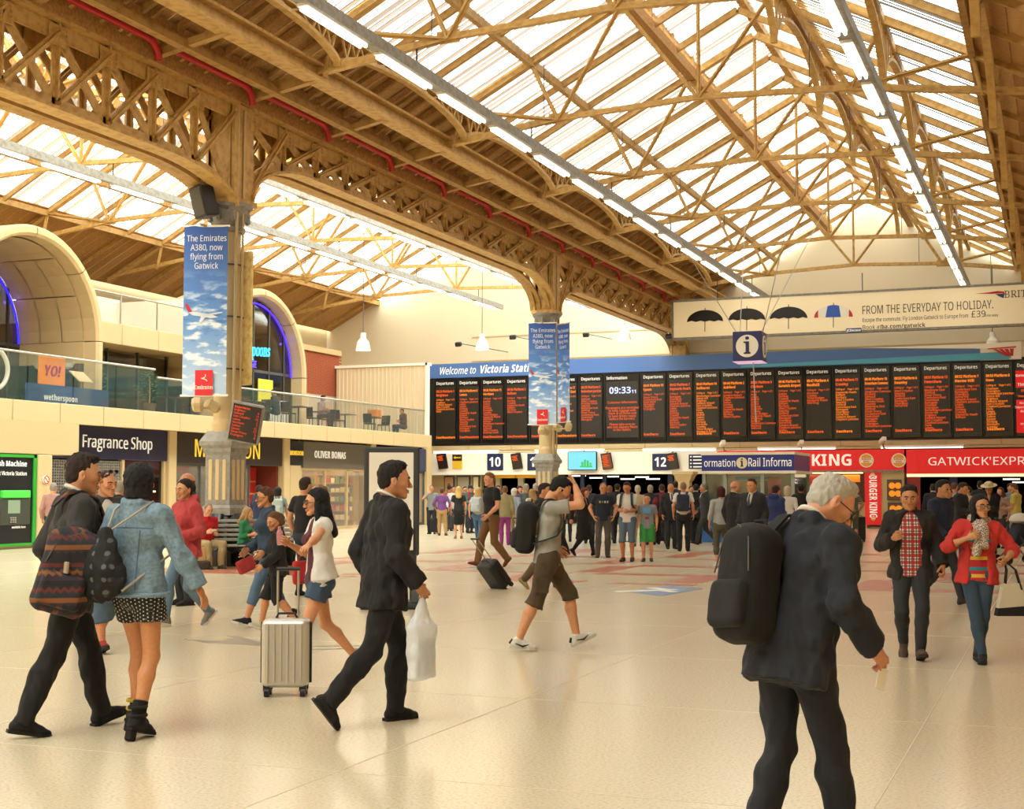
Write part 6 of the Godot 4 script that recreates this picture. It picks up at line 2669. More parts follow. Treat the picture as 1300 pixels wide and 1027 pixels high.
func hand_prims(s: float, curl: float) -> Array: # wrist at the origin, fingers along +y, palm faces +z, thumb towards s*x
	var p := []
	p.append(cone(Vector3(0, -0.02, 0), Vector3(0, 0.03, 0), 0.02, 0.017, 1.35, Vector3.RIGHT, false, 0.012))
	p.append(cone(Vector3(0, 0.02, 0), Vector3(0, 0.075, 0.002), 0.0145, 0.0125, 2.7, Vector3.RIGHT, false, 0.012))
	var fx := [0.031, 0.0105, -0.0105, -0.031]
	var ln := [0.068, 0.076, 0.071, 0.055]
	for i in 4:
		var a := Vector3(s * fx[i], 0.08 - 0.004 * absf(i - 1.0), 0.002)
		var ang := curl * 0.5 + 0.05 * i
		for k in 3:
			var l: float = ln[i] * [0.46, 0.31, 0.26][k]
			var b := a + Vector3(s * fx[i] * 0.12 * (1.0 - curl * 0.5), cos(ang), sin(ang)).normalized() * l
			p.append(cone(a, b, 0.0088 - 0.0008 * k, 0.0082 - 0.0008 * k, 1.0, Vector3.RIGHT, false, 0.004))
			a = b
			ang += curl * 0.95
	var t := Vector3(s * 0.026, 0.018, 0.006)
	var ta := [Vector3(s * 0.8, 0.75, 0.35 + curl * 0.5), Vector3(s * (0.45 - curl * 0.5), 0.9, 0.4 + curl * 0.5), Vector3(s * (0.3 - curl * 0.8), 0.9, 0.45 + curl * 0.5)]
	for k in 3:
		var b: Vector3 = t + ta[k].normalized() * [0.035, 0.03, 0.025][k]
		p.append(cone(t, b, 0.0115 - 0.001 * k, 0.0105 - 0.001 * k, 1.0, Vector3.RIGHT, false, 0.006))
		t = b
	return p
func shoe_prims(kind: String) -> Array: # ankle at the origin, toe along +z, ground at y = -0.085
	var p := []
	var w := 1.12
	p.append(cone(Vector3(0, -0.046, -0.045), Vector3(0, -0.056, 0.1), 0.038, 0.034, w, Vector3.RIGHT, false, 0.03))
	p.append(cone(Vector3(0, -0.058, 0.1), Vector3(0.0, -0.064, 0.158), 0.034, 0.022, 1.35, Vector3.RIGHT, false, 0.02))
	p.append(cone(Vector3(0, -0.03, 0.05), Vector3(0, 0.0, -0.01), 0.03, 0.04, 1.0, Vector3.RIGHT, false, 0.03))
	if kind == "boot":
		p.append(cone(Vector3(0, -0.02, -0.012), Vector3(0, 0.11, -0.012), 0.047, 0.05, 1.0, Vector3.RIGHT, true, 0.03))
	else:
		p.append(cone(Vector3(0, -0.03, -0.015), Vector3(0, 0.012, -0.012), 0.043, 0.043, 1.0, Vector3.RIGHT, true, 0.02))
	p.append(rbox(Vector3(0, -0.18, 0.05), Vector3(0.2, 0.1, 0.4), 0.0, Basis(), 0.003, -1))
	return p
func templates():
	folds.seed = 5
	folds.frequency = 0.1
	folds.fractal_octaves = 2
	var keys := []
	var tj := []
	for fem in [false, true]:
		for hi in [false, true]:
			keys.append("head%s%s" % [fem, hi])
			tj.append([head_prims(fem), 0.0045 if hi else 0.011])
	for s in [-1.0, 1.0]:
		for c in [0.35, 1.0]:
			for hi in [false, true]:
				keys.append("hand%s%s%s" % [s, c, hi])
				tj.append([hand_prims(s, c), 0.0036 if hi else 0.0065])
	for k in ["shoe", "boot"]:
		for hi in [false, true]:
			keys.append("%s%s" % [k, hi])
			tj.append([shoe_prims(k), 0.008 if hi else 0.016])
	var res := []
	res.resize(tj.size())
	var g := WorkerThreadPool.add_group_task(func(i): res[i] = net(tj[i][0], tj[i][1]), tj.size(), -1, true)
	WorkerThreadPool.wait_for_group_task_completion(g)
	for i in keys.size():
		TPL[keys[i]] = res[i]
func tpl_mesh(key: String) -> ArrayMesh:
	if not mesh_cache.has(key):
		var a := []
		a.resize(Mesh.ARRAY_MAX)
		a[Mesh.ARRAY_VERTEX] = TPL[key][0]
		a[Mesh.ARRAY_NORMAL] = TPL[key][1]
		a[Mesh.ARRAY_INDEX] = TPL[key][2]
		var m := ArrayMesh.new()
		m.add_surface_from_arrays(Mesh.PRIMITIVE_TRIANGLES, a)
		mesh_cache[key] = m
	return mesh_cache[key]

# ------------------------------------------------------------------ skeleton
func two_bone(a: Vector3, t: Vector3, l1: float, l2: float, hint: Vector3) -> Array: # [middle joint, end joint]
	var d := t - a
	var l := clampf(d.length(), absf(l1 - l2) + 0.01, (l1 + l2) * 0.998)
	var u := d.normalized()
	var c := (l1 * l1 + l * l - l2 * l2) / (2.0 * l)
	var h := sqrt(maxf(0.0, l1 * l1 - c * c))
	var n := (hint - u * hint.dot(u)).normalized()
	return [a + u * c + n * h, a + u * l]
const STAND := {"pel": 0.945, "lf": Vector3(0.1, 0.085, 0.0), "rf": Vector3(-0.1, 0.085, 0.03), "lh": Vector3(0.25, 0.91, 0.05), "rh": Vector3(-0.25, 0.91, 0.06)}
func pose(o: Dictionary) -> Dictionary:
	var q := STAND.duplicate()
	q.merge({"lean": 0.0, "twist": 0.0, "roll": 0.0, "lfp": 0.0, "rfp": 0.0, "toe": 8.0, "head": Vector2.ZERO, "le": Vector3(0.35, -0.4, -1), "re": Vector3(-0.35, -0.4, -1), "lk": Vector3(0.12, 0, 1), "rk": Vector3(-0.12, 0, 1), "pz": 0.0, "lg": 0.35, "rg": 0.35}, true)
	q.merge(o, true)
	return q
func skel(q: Dictionary) -> Dictionary:
	var s := {"q": q}
	var P := Vector3(0, q.pel, q.pz)
	var T := Basis(Vector3.UP, deg_to_rad(q.twist)) * Basis(Vector3.RIGHT, deg_to_rad(q.lean)) * Basis(Vector3.BACK, deg_to_rad(q.roll))
	s.P = P
	s.T = T
	s.waist = P + T * Vector3(0, 0.13, 0.0)
	s.chest = P + T * Vector3(0, 0.36, 0.0)
	s.neck = P + T * Vector3(0, 0.52, -0.015)
	s.H = T * Basis(Vector3.UP, deg_to_rad(q.head.y)) * Basis(Vector3.RIGHT, deg_to_rad(q.head.x))
	s.head = s.neck + (T * Vector3(0, 0.045, 0.0)) + s.H * Vector3(0, 0.11, 0.03)
	for d in ["l", "r"]:
		var g := 1.0 if d == "l" else -1.0
		s[d + "sh"] = P + T * Vector3(g * 0.174, 0.462, -0.015)
		var arm := two_bone(s[d + "sh"], q[d + "h"], 0.285, 0.255, q[d + "e"])
		s[d + "el"] = arm[0]
		s[d + "wr"] = arm[1]
		s[d + "hip"] = P + Vector3(g * 0.088, -0.03, 0)
		var leg := two_bone(s[d + "hip"], q[d + "f"], 0.435, 0.405, q[d + "k"])
		s[d + "kn"] = leg[0]
		s[d + "an"] = leg[1]
		s[d + "foot"] = Basis(Vector3.UP, deg_to_rad(g * q.toe)) * Basis(Vector3.RIGHT, deg_to_rad(q[d + "fp"]))
	return s
func hand_frame(s: Dictionary, d: String) -> Transform3D:
	var g := 1.0 if d == "l" else -1.0
	var y: Vector3 = (s[d + "wr"] - s[d + "el"]).normalized()
	var z := Vector3(-g, 0, -0.1) # palms turn inwards
	if s.q.has(d + "palm"):
		z = s.q[d + "palm"]
	z = (z - y * z.dot(y)).normalized()
	return Transform3D(Basis(y.cross(z), y, z), s[d + "wr"])

func torso(s: Dictionary, e: float, fem: bool, low := 0.04) -> Array:
	var T: Basis = s.T
	var X: Vector3 = T.x
	var f := 0.9 if fem else 1.0
	var p := []
	p.append(cone(s.P + T * Vector3(0, -low, -0.005), s.waist, 0.1 * (1.0 if not fem else 1.02) + e, 0.092 * f + e, 1.48, X, false, 0.03))
	p.append(cone(s.waist, s.chest + T * Vector3(0, -0.02, 0), 0.092 * f + e, 0.108 * f + e, 1.48 if not fem else 1.4, X, false, 0.03))
	p.append(cone(s.chest + T * Vector3(0, -0.02, 0), s.chest + T * Vector3(0, 0.07, -0.005), 0.108 * f + e, 0.085 * f + e, 1.6 if not fem else 1.5, X, false, 0.03))
	for d in ["l", "r"]:
		p.append(cone(s.neck + T * Vector3(0, -0.035, 0), s[d + "sh"] + T * Vector3(0, -0.005, 0), 0.052 + e * 0.7, 0.05 * f + e, 1.0, X, false, 0.04))
		if fem:
			var g := 1.0 if d == "l" else -1.0
			p.append(ball(s.chest + T * Vector3(g * 0.072, -0.035, 0.085), Vector3(0.062, 0.06, 0.05) + Vector3.ONE * e, T, 0.03))
	return p
func arm(s: Dictionary, d: String, e: float, fem: bool, upto: float, loose := 0.0, k := 0.025) -> Array: # upto: 0..1 upper arm, 1..2 forearm
	var f := 0.86 if fem else 1.0
	var p := []
	var a: Vector3 = s[d + "sh"]
	var b: Vector3 = s[d + "el"]
	var c: Vector3 = s[d + "wr"]
	if upto < 1.0:
		p.append(cone(a, a.lerp(b, upto), 0.052 * f + e, 0.046 * f + e + loose, 1.0, Vector3.RIGHT, true, k))
		return p
	p.append(cone(a, b, 0.052 * f + e, 0.04 * f + e, 1.0, Vector3.RIGHT, false, k))
	var t := clampf(upto - 1.0, 0.05, 1.0)
	p.append(cone(b, b.lerp(c, t * 0.35), 0.041 * f + e, 0.043 * f + e, 1.0, Vector3.RIGHT, false, k))
	p.append(cone(b.lerp(c, t * 0.35), b.lerp(c, t), 0.043 * f + e, lerpf(0.043, 0.027, t) * f + e + loose, 1.0, Vector3.RIGHT, e > 0.0, k))
	return p
func leg(s: Dictionary, d: String, e: float, fem: bool, upto: float, e2 := -1.0, k := 0.025) -> Array: # upto: 0..1 thigh, 1..2 shin
	var f := 0.95 if fem else 1.0
	if e2 < 0.0:
		e2 = e
	var p := []
	var a: Vector3 = s[d + "hip"]
	var b: Vector3 = s[d + "kn"]
	var c: Vector3 = s[d + "an"]
	if upto <= 1.0:
		p.append(cone(a, a.lerp(b, upto), 0.088 * f + e, lerpf(0.088, 0.056, upto) * f + e2, 1.0, Vector3.RIGHT, true, k))
		return p
	p.append(cone(a, b, 0.088 * f + e, 0.056 * f + e, 1.0, Vector3.RIGHT, false, k))
	var back: Vector3 = (b - (a + c) * 0.5).normalized() * -0.012
	var t := upto - 1.0
	var calf := b.lerp(c, 0.32) + back
	if t < 0.4:
		p.append(cone(b, b.lerp(c, t), 0.054 * f + e, 0.056 * f + e2, 1.0, Vector3.RIGHT, true, k))
		return p
	p.append(cone(b, calf, 0.054 * f + e, 0.056 * f + lerpf(e, e2, 0.4), 1.0, Vector3.RIGHT, false, k))
	p.append(cone(calf, b.lerp(c, t), 0.056 * f + lerpf(e, e2, 0.4), lerpf(0.056, 0.036, t) * f + e2, 1.0, Vector3.RIGHT, e > 0.0, k))
	return p
func body_prims(s: Dictionary, fem: bool) -> Array:
	var p := torso(s, 0.0, fem)
	p.append(cone(s.neck + s.T * Vector3(0, -0.06, -0.005), s.head + s.H * Vector3(0, -0.09, -0.03), 0.056 if not fem else 0.05, 0.054 if not fem else 0.048, 1.0, Vector3.RIGHT, false, 0.03))
	for d in ["l", "r"]:
		p += arm(s, d, 0.0, fem, 2.0)
		p += leg(s, d, 0.0, fem, 2.0)
		p.append(cone(s[d + "an"], s[d + "an"] + s[d + "foot"] * Vector3(0, -0.058, 0.09), 0.03, 0.02, 1.2, Vector3.RIGHT, false, 0.02))
	return p

# ------------------------------------------------------------------ clothes and hair
func top_prims(s: Dictionary, kind: String, fem: bool) -> Array:
	var T: Basis = s.T
	var p := []
	match kind:
		"tee", "polo", "vest":
			p = torso(s, 0.013, fem, 0.0)
			p.append(cone(s.waist, s.P + T * Vector3(0, -0.09, 0), 0.102 if fem else 0.11, 0.124 if fem else 0.134, 1.45, T.x, true, 0.03))
			for d in ["l", "r"]:
				p += arm(s, d, 0.012, fem, 0.62 if kind != "vest" else 0.22, 0.014)
		"blouse", "shirt":
			p = torso(s, 0.018, fem, 0.0)
			p.append(cone(s.waist, s.P + T * Vector3(0, -0.1, 0), 0.112, 0.128, 1.45, T.x, true, 0.03))
			for d in ["l", "r"]:
				p += arm(s, d, 0.015, fem, 1.93 if kind == "shirt" else 1.5, 0.008)
		"jacket", "open", "denim", "hoodie", "cardigan":
			var e := 0.03
			p = torso(s, e, fem, -0.02)
			p.append(cone(s.waist, s.P + T * Vector3(0, -0.06 if kind == "denim" else -0.12, -0.006), 0.12, 0.152, 1.46, T.x, true, 0.03))
			for d in ["l", "r"]:
				p += arm(s, d, 0.026, fem, 1.97 if kind != "cardigan" else 1.35, 0.012)
			if kind == "hoodie":
				p.append(cone(s.neck + T * Vector3(-0.07, 0.03, -0.06), s.neck + T * Vector3(0.07, 0.03, -0.06), 0.06, 0.06, 1.0, T.x, false, 0.04))
			else: # collar
				p.append(cone(s.neck + T * Vector3(-0.05, 0.03, -0.05), s.neck + T * Vector3(0.05, 0.03, -0.05), 0.032, 0.032, 1.0, T.x, false, 0.03))
				for g in [-1.0, 1.0]:
					p.append(cone(s.neck + T * Vector3(0, 0.035, -0.065), s.neck + T * Vector3(g * 0.07, 0.01, 0.0), 0.022, 0.022, 1.0, T.x, false, 0.02))
			if kind == "open" or kind == "cardigan":
				var w := 1.25 if kind == "open" else 1.2
				p.append(cone(s.neck + T * Vector3(0, 0.04, 0.16), s.P + T * Vector3(0, -0.25, 0.2), 0.1, 0.13, 0.85 * w, T.x, false, 0.01, -1))
		"suit", "coat":
			var e := 0.034
			var long := -0.17 if kind == "suit" else -0.5
			p = torso(s, e, fem, -0.03)
			p.append(cone(s.waist + T * Vector3(0, 0.1, 0), s.P + T * Vector3(0, long, -0.01), 0.122, 0.155, 1.42, T.x, true, 0.04))
			for d in ["l", "r"]:
				var g := 1.0 if d == "l" else -1.0
				p.append(ball(s[d + "sh"] + T * Vector3(g * -0.01, 0.01, 0), Vector3(0.068, 0.056, 0.072), T, 0.03))
				p += arm(s, d, 0.024, fem, 1.96, 0.014)
			p.append(cone(s.neck + T * Vector3(-0.05, 0.035, -0.05), s.neck + T * Vector3(0.05, 0.035, -0.05), 0.034, 0.034, 1.0, T.x, false, 0.03))
			for g in [-1.0, 1.0]: # collar and lapel roll
				p.append(cone(s.neck + T * Vector3(0, 0.03, -0.07), s.neck + T * Vector3(g * 0.07, 0.005, 0.0), 0.022, 0.018, 1.0, T.x, false, 0.015))
				p.append(cone(s.neck + T * Vector3(g * 0.07, 0.005, 0.0), s.chest + T * Vector3(g * 0.035, -0.06, 0.135), 0.016, 0.016, 1.6, T.x, false, 0.012))
			# vent between the lapels
			p.append(cone(s.neck + T * Vector3(0, 0.03, 0.12), s.chest + T * Vector3(0, -0.08, 0.165), 0.085, 0.02, 0.95, T.x, false, 0.008, -1))
	if kind != "vest": # round the foot of the neck
		p.push_front(cone(s.neck + T * Vector3(0, -0.09, -0.02), s.neck + T * Vector3(0, 0.0, -0.012), 0.072 if kind in ["suit", "coat", "jacket", "open", "denim", "hoodie", "cardigan"] else 0.064, 0.06, 1.1, T.x, true, 0.03))
	return p
func bottom_prims(s: Dictionary, kind: String, fem: bool) -> Array:
	var p := []
	var T: Basis = s.T
	p.append(cone(s.lhip, s.rhip, 0.108, 0.108, 1.0, Vector3.RIGHT, false, 0.03))
	p.append(cone(s.P + Vector3(0, -0.05, -0.005), s.P + T * Vector3(0, 0.09, 0), 0.112, 0.102, 1.45, Vector3.RIGHT, true, 0.03))
	p.append(ball(s.P + Vector3(0, -0.07, -0.05), Vector3(0.15, 0.09, 0.085), Basis(), 0.04))
	var u: float = {"long": 2.07, "slim": 2.04, "capri": 1.55, "knee": 1.12, "shorts": 0.93, "mini": 0.46, "skirt": 0.9}[kind]
	if kind == "skirt":
		var c: Vector3 = (s.lkn + s.rkn) * 0.5
		p.append(cone(s.P + Vector3(0, -0.08, 0), s.P.lerp(c, 1.0), 0.12, 0.135, 1.3, Vector3.RIGHT, true, 0.03))
		return p
	for d in ["l", "r"]:
		match kind:
			"long": p += leg(s, d, 0.014, fem, u, 0.026)
			"slim": p += leg(s, d, 0.011, fem, u, 0.012)
			"capri": p += leg(s, d, 0.012, fem, u, 0.018)
			"knee", "shorts": p += leg(s, d, 0.018, fem, u, 0.038)
			"mini": p += leg(s, d, 0.02, fem, u, 0.034)
	return p
func hair_prims(s: Dictionary, kind: String) -> Array:
	var H: Basis = s.H
	var C: Vector3 = s.head
	var p := []
	var slope := Vector3(0, -1, 1.0).normalized()
	var cap := func(e: float, drop: float) -> Array:
		return ball(C + H * Vector3(0, 0.04, -0.016), Vector3(0.078, 0.088, 0.096) + Vector3.ONE * e, H, 0.008, 1, [H * slope, 0.0276 + drop])
	if kind in ["crop", "short", "quiff", "bun"]: # down to the nape, and in front of the ears
		p.append(ball(C + H * Vector3(0, -0.004, -0.036), Vector3(0.0745, 0.078, 0.075), H, 0.012, 1, [H * Vector3(0, -0.3, 1.0), 0.012]))
		for g in [-1.0, 1.0]:
			p.append(ball(C + H * Vector3(g * 0.067, 0.022, 0.018), Vector3(0.011, 0.034, 0.017), H, 0.01))
	match kind:
		"crop":
			p.append(cap.call(0.004, 0.0))
		"short":
			p.append(cap.call(0.006, 0.002))
			p.append(ball(C + H * Vector3(0.008, 0.108, 0.028), Vector3(0.056, 0.026, 0.054), H, 0.025))
		"quiff":
			p.append(cap.call(0.004, 0.0))
			p.append(ball(C + H * Vector3(0, 0.112, 0.012), Vector3(0.052, 0.03, 0.078), H * Basis(Vector3.RIGHT, 0.05), 0.025))
		"bald":
			p.append(ball(C + H * Vector3(0, 0.01, -0.03), Vector3(0.079, 0.05, 0.085), H, 0.008, 1, [H * slope, 0.012]))
		"bob":
			p.append(cap.call(0.016, 0.006))
			p.append(cone(C + H * Vector3(0, 0.04, -0.03), C + H * Vector3(0, -0.1, -0.035), 0.088, 0.08, 1.12, H.x, true, 0.02))
			p.append(rbox(C + H * Vector3(0, -0.08, 0.1), Vector3(0.055, 0.13, 0.075), 0.0, H, 0.02, -1))
			p.append(ball(C + H * Vector3(0, 0.088, 0.045), Vector3(0.068, 0.03, 0.05), H, 0.02))
		"long", "wavy":
			p.append(cap.call(0.014, 0.006))
			p.append(cone(C + H * Vector3(0, 0.03, -0.035), C + H * Vector3(0, -0.1, -0.05), 0.086, 0.082, 1.08, H.x, false, 0.02))
			p.append(rbox(C + H * Vector3(0, -0.08, 0.095), Vector3(0.056, 0.13, 0.07), 0.0, H, 0.02, -1))
			p.append(cone(C + H * Vector3(0, -0.06, -0.065), s.chest + s.T * Vector3(0, 0.03 if kind == "long" else 0.1, -0.13), 0.06, 0.05, 1.9, s.T.x, false, 0.03))
			for g in [-1.0, 1.0]:
				p.append(cone(C + H * Vector3(g * 0.074, 0.03, 0.01), C + H * Vector3(g * 0.088, -0.16, 0.01), 0.024, 0.028, 1.0, H.x, false, 0.02))
		"curly":
			p.append(cap.call(0.02, 0.004))
			for k in 14:
				var a := TAU * k / 14.0
				p.append(ball(C + H * Vector3(cos(a) * 0.082, -0.045 + 0.05 * (k % 3), -0.045 + sin(a) * 0.06 - 0.015), Vector3(0.04, 0.038, 0.04), H, 0.015))
			p.append(rbox(C + H * Vector3(0, -0.06, 0.1), Vector3(0.052, 0.11, 0.07), 0.0, H, 0.02, -1))
		"bun":
			p.append(cap.call(0.008, 0.004))
			p.append(ball(C + H * Vector3(0, 0.02, -0.125), Vector3(0.045, 0.05, 0.04), H, 0.02))
	return p

var cloths := {}
func cl(c: String) -> StandardMaterial3D:
	if not cloths.has(c):
		var m := mt(hx(c), 0.88, 0.0, M.weave, 14.0, M.cloth, 0.55)
		m.rim_enabled = true
		m.rim = 0.15
		cloths[c] = m
	return cloths[c]
var skins := {}
func sk_mat(c: String) -> StandardMaterial3D:
	if not skins.has(c):
		var m := mt(hx(c), 0.55, 0.0, M.skintex, 4.0)
		m.subsurf_scatter_enabled = true
		m.subsurf_scatter_strength = 0.12
		skins[c] = m
	return skins[c]

# o: pose, face (degrees turned from the viewer, + towards the picture's right), h (metres), skin, hair, hairc, top, topc, bot, botc, shoe, shoec, fem, cell
func person(at_p: Vector3, o: Dictionary, label: String) -> Node3D:
	var h: float = o.get("h", 1.75)
	var ry: float = atan2(-at_p.x, -at_p.z) + deg_to_rad(o.get("face", 0.0))
	var root := thing("person", label, "person", at_p, ry, o.get("group", ""))
	root.scale = Vector3.ONE * h / 1.75
	var s := skel(pose(o.get("pose", {})))
	o.sk = s
	var fem: bool = o.get("fem", false)
	var cell: float = o.get("cell", 0.03)
	var hi := cell < 0.02
	var hc := "head%s%s" % [fem, hi]
	var hs: float = o.get("headsize", 1.05)
	var key: String = "" if not o.has("key") else str(o.key)
	# body
	var ex := [[TPL[hc], Transform3D(s.H * hs, s.head)]]
	for d in ["l", "r"]:
		ex.append([TPL["hand%s%s%s" % [-1.0 if d == "l" else 1.0, s.q[d + "g"], hi]], hand_frame(s, d)])
	var get_mesh := func(nm: String, prims: Array, c: float, fold: float, extra: Array) -> ArrayMesh:
		if key == "":
			return job(prims, c, fold, extra, 30.0 if nm.begins_with("hair") else 9.0)
		var kk := "%s|%s|%s" % [key, nm, fem]
		if not mesh_cache.has(kk):
			mesh_cache[kk] = job(prims, c, fold, extra)
		return mesh_cache[kk]
	place("body", get_mesh.call("body", body_prims(s, fem), cell * 1.25 if not hi else cell, 0.0, ex), sk_mat(o.get("skin", "d9a27c")), root)
	if o.has("hair") and o.hair != "none":
		place("hair", get_mesh.call("hair" + o.hair, hair_prims(s, o.hair), 0.006 if hi else 0.013, 0.007 if hi else 0.0, []), cl(o.get("hairc", "2a1c14")), root)
	var fold: float = 0.02 if hi else 0.008
	if o.has("under"):
		place("shirt", get_mesh.call("under", top_prims(s, o.under, fem), cell, fold * 0.4, []), o.underm if o.has("underm") else cl(o.get("underc", "e8e4dc")), root)
	if o.has("bot"):
		var nm: String = {"long": "trousers", "slim": "jeans", "capri": "cropped_trousers", "knee": "shorts", "shorts": "shorts", "mini": "shorts", "skirt": "skirt"}[o.bot]
		place(nm, get_mesh.call("bot" + o.bot, bottom_prims(s, o.bot, fem), cell, fold * {"slim": 0.35, "long": 0.7, "capri": 0.45}.get(o.bot, 0.7), []), o.botm if o.has("botm") else cl(o.get("botc", "20242c")), root)
	if o.has("top"):
		var nm: String = {"tee": "tee_shirt", "polo": "polo_shirt", "vest": "vest_top", "blouse": "blouse", "shirt": "shirt", "jacket": "jacket", "open": "open_jacket", "denim": "denim_jacket", "hoodie": "hooded_top", "cardigan": "cardigan", "suit": "suit_jacket", "coat": "coat"}[o.top]
		place(nm, get_mesh.call("top" + o.top, top_prims(s, o.top, fem), cell, fold * (1.0 if o.top in ["suit", "coat", "jacket", "open", "hoodie"] else 0.8 if o.top in ["denim", "cardigan"] else 0.5), []), o.topm if o.has("topm") else cl(o.get("topc", "30343c")), root)
	if o.top in ["suit"] or o.get("collar", false):
		var b := MB.new()
		var pts := []
		for k in 21:
			var a := TAU * k / 20.0
			pts.append(s.neck + s.T * Vector3(0.058 * cos(a), 0.052 - 0.03 * sin(a), 0.064 * sin(a) - 0.004))
		b.path(pts, 0.012, 7, false)
		part("shirt_collar", b, cl("f0ece4"), root)
		if o.top == "suit":
			b = MB.new()
			b.path([s.neck + s.T * Vector3(0, 0.0, 0.05), s.chest + s.T * Vector3(0, 0.06, 0.085), s.chest + s.T * Vector3(0, -0.05, 0.118)], [0.05, 0.055, 0.03], 10)
			part("shirt_front", b, cl("e8e6e2"), root)
			b = MB.new()
			b.path([s.neck + s.T * Vector3(0, 0.0, 0.1), s.chest + s.T * Vector3(0, 0.05, 0.142), s.chest + s.T * Vector3(0, -0.07, 0.148)], [0.016, 0.02, 0.026], 8)
			part("tie", b, cl(o.get("tiec", "2a2c3a")), root)
	# shoes
	var sm := cl(o.get("shoec", "1a1716"))
	var sk2: String = o.get("shoe", "shoe")
	for d in ["l", "r"]:
		var t := Transform3D(s[d + "foot"], s[d + "an"])
		var tk := "boot" if sk2 == "boot" or sk2 == "heel" else "shoe"
		var so := place("shoe" if tk == "shoe" else "boot", tpl_mesh("%s%s" % [tk, hi]), sm, root, t)
		if hi or o.has("solec"):
			var b := MB.new()
			var out := PackedVector2Array([Vector2(-0.03, -0.085), Vector2(-0.043, -0.04), Vector2(-0.037, 0.04), Vector2(-0.05, 0.11), Vector2(-0.036, 0.165), Vector2(0, 0.185), Vector2(0.036, 0.165), Vector2(0.05, 0.11), Vector2(0.037, 0.04), Vector2(0.043, -0.04), Vector2(0.03, -0.085)])
			b.prism(out, 0.02 if sk2 != "sneaker" else 0.028, Transform3D(Basis(Vector3.RIGHT, Vector3.BACK, Vector3.UP), Vector3(0, -0.087, 0)))
			if sk2 == "heel":
				b.cbox(Transform3D(Basis(), Vector3(0, -0.115, -0.05)), Vector3(0.06, 0.07, 0.06), 0.01)
			part("sole", b, cl(o.get("solec", "14110f")), so)
	# face
	if hi:
		for g in [-1.0, 1.0]:
			var b := MB.new()
			for st in [[Vector3(g * 0.031, 0.001, 0.0795), 0.0115]]:
				b.path([st[0] + Vector3(0, 0, -0.009), st[0] + Vector3(0, 0, 0.004), st[0] + Vector3(0, 0, 0.0105)], [0.0118, 0.0112, 0.004], 12)
			var e := place("eye", b.mesh(), mt(hx("e9e4dc"), 0.25), root, Transform3D(s.H * hs, s.head))
			b = MB.new()
			b.path([Vector3(g * 0.031, 0.001, 0.087), Vector3(g * 0.031, 0.001, 0.0915)], 0.0055, 10)
			part("iris", b, mt(hx("2a1a10"), 0.2), e)
			b = MB.new()
			b.path([Vector3(g * 0.013, 0.021, 0.098), Vector3(g * 0.032, 0.026, 0.093), Vector3(g * 0.05, 0.019, 0.079)], [0.004, 0.0055, 0.003], 6)
			place("eyebrow", b.mesh(), cl(o.get("browc", o.get("hairc", "2a1c14"))), root, Transform3D(s.H * hs, s.head))
		var lb := MB.new()
		lb.path([Vector3(-0.024, -0.062, 0.085), Vector3(-0.01, -0.06, 0.0945), Vector3(0.01, -0.06, 0.0945), Vector3(0.024, -0.062, 0.085)], [0.002, 0.0055, 0.0055, 0.002], 8)
		lb.path([Vector3(-0.02, -0.065, 0.086), Vector3(-0.008, -0.07, 0.0945), Vector3(0.008, -0.07, 0.0945), Vector3(0.02, -0.065, 0.086)], [0.002, 0.006, 0.006, 0.002], 8)
		place("lips", lb.mesh(), mt(hx(o.get("lipc", "b0705a")), 0.4), root, Transform3D(s.H * hs, s.head))
	elif cell < 0.025:
		for g in [-1.0, 1.0]:
			var b := MB.new()
			b.path([Vector3(g * 0.031, 0.001, 0.082), Vector3(g * 0.031, 0.001, 0.0965)], [0.011, 0.008], 8)
			place("eye", b.mesh(), M.dark, root, Transform3D(s.H * hs, s.head))
	if o.has("glasses"):
		var b := MB.new()
		for g in [-1.0, 1.0]:
			var pts := []
			for k in 17:
				pts.append(Vector3(g * 0.032 + 0.021 * cos(TAU * k / 16), 0.0 + 0.016 * sin(TAU * k / 16), 0.104 - absf(cos(TAU * k / 16) * 0.3 * 0.0) - (0.012 if g * cos(TAU * k / 16) > 0.7 else 0.0)))
			b.path(pts, 0.0028, 5, false)
			b.tube(Vector3(g * 0.058, 0.004, 0.094), Vector3(g * 0.08, 0.004, -0.01), 0.0026, 5)
		b.tube(Vector3(-0.009, 0.004, 0.106), Vector3(0.009, 0.004, 0.106), 0.0028, 5)
		var lift: float = 0.072 if o.glasses == "up" else 0.0
		var gf := place("glasses" if o.glasses != "sun" else "sunglasses", b.mesh(), M.black, root, Transform3D(s.H * hs, s.head) * Transform3D(Basis(Vector3.RIGHT, -0.5 if lift > 0 else 0.0), Vector3(0, lift, 0)))
		b = MB.new()
		for g in [-1.0, 1.0]:
			b.path([Vector3(g * 0.033, 0, 0.1025), Vector3(g * 0.033, 0, 0.105)], 0.019, 16)
		part("lens", b, mt(hx("0c0c0c"), 0.1) if o.glasses != "clear" else pane(hx("ffffff"), 0.06), gf)
	return root
func walk(l := true, k := 1.0) -> Dictionary:
	var d := {"pel": 0.925, "lean": 3.0, "lf": Vector3(0.07, 0.1, 0.3 * k), "lfp": -16.0, "rf": Vector3(-0.07, 0.16, -0.33 * k), "rfp": 42.0, "lh": Vector3(0.23, 0.93, -0.17), "rh": Vector3(-0.23, 0.95, 0.2), "twist": -6.0}
	if not l:
		d = {"pel": 0.925, "lean": 3.0, "rf": Vector3(-0.07, 0.1, 0.3 * k), "rfp": -16.0, "lf": Vector3(0.07, 0.16, -0.33 * k), "lfp": 42.0, "rh": Vector3(-0.23, 0.93, -0.17), "lh": Vector3(0.23, 0.95, 0.2), "twist": 6.0}
	return d
func with(a: Dictionary, b: Dictionary) -> Dictionary:
	var r := a.duplicate()
	r.merge(b, true)
	return r


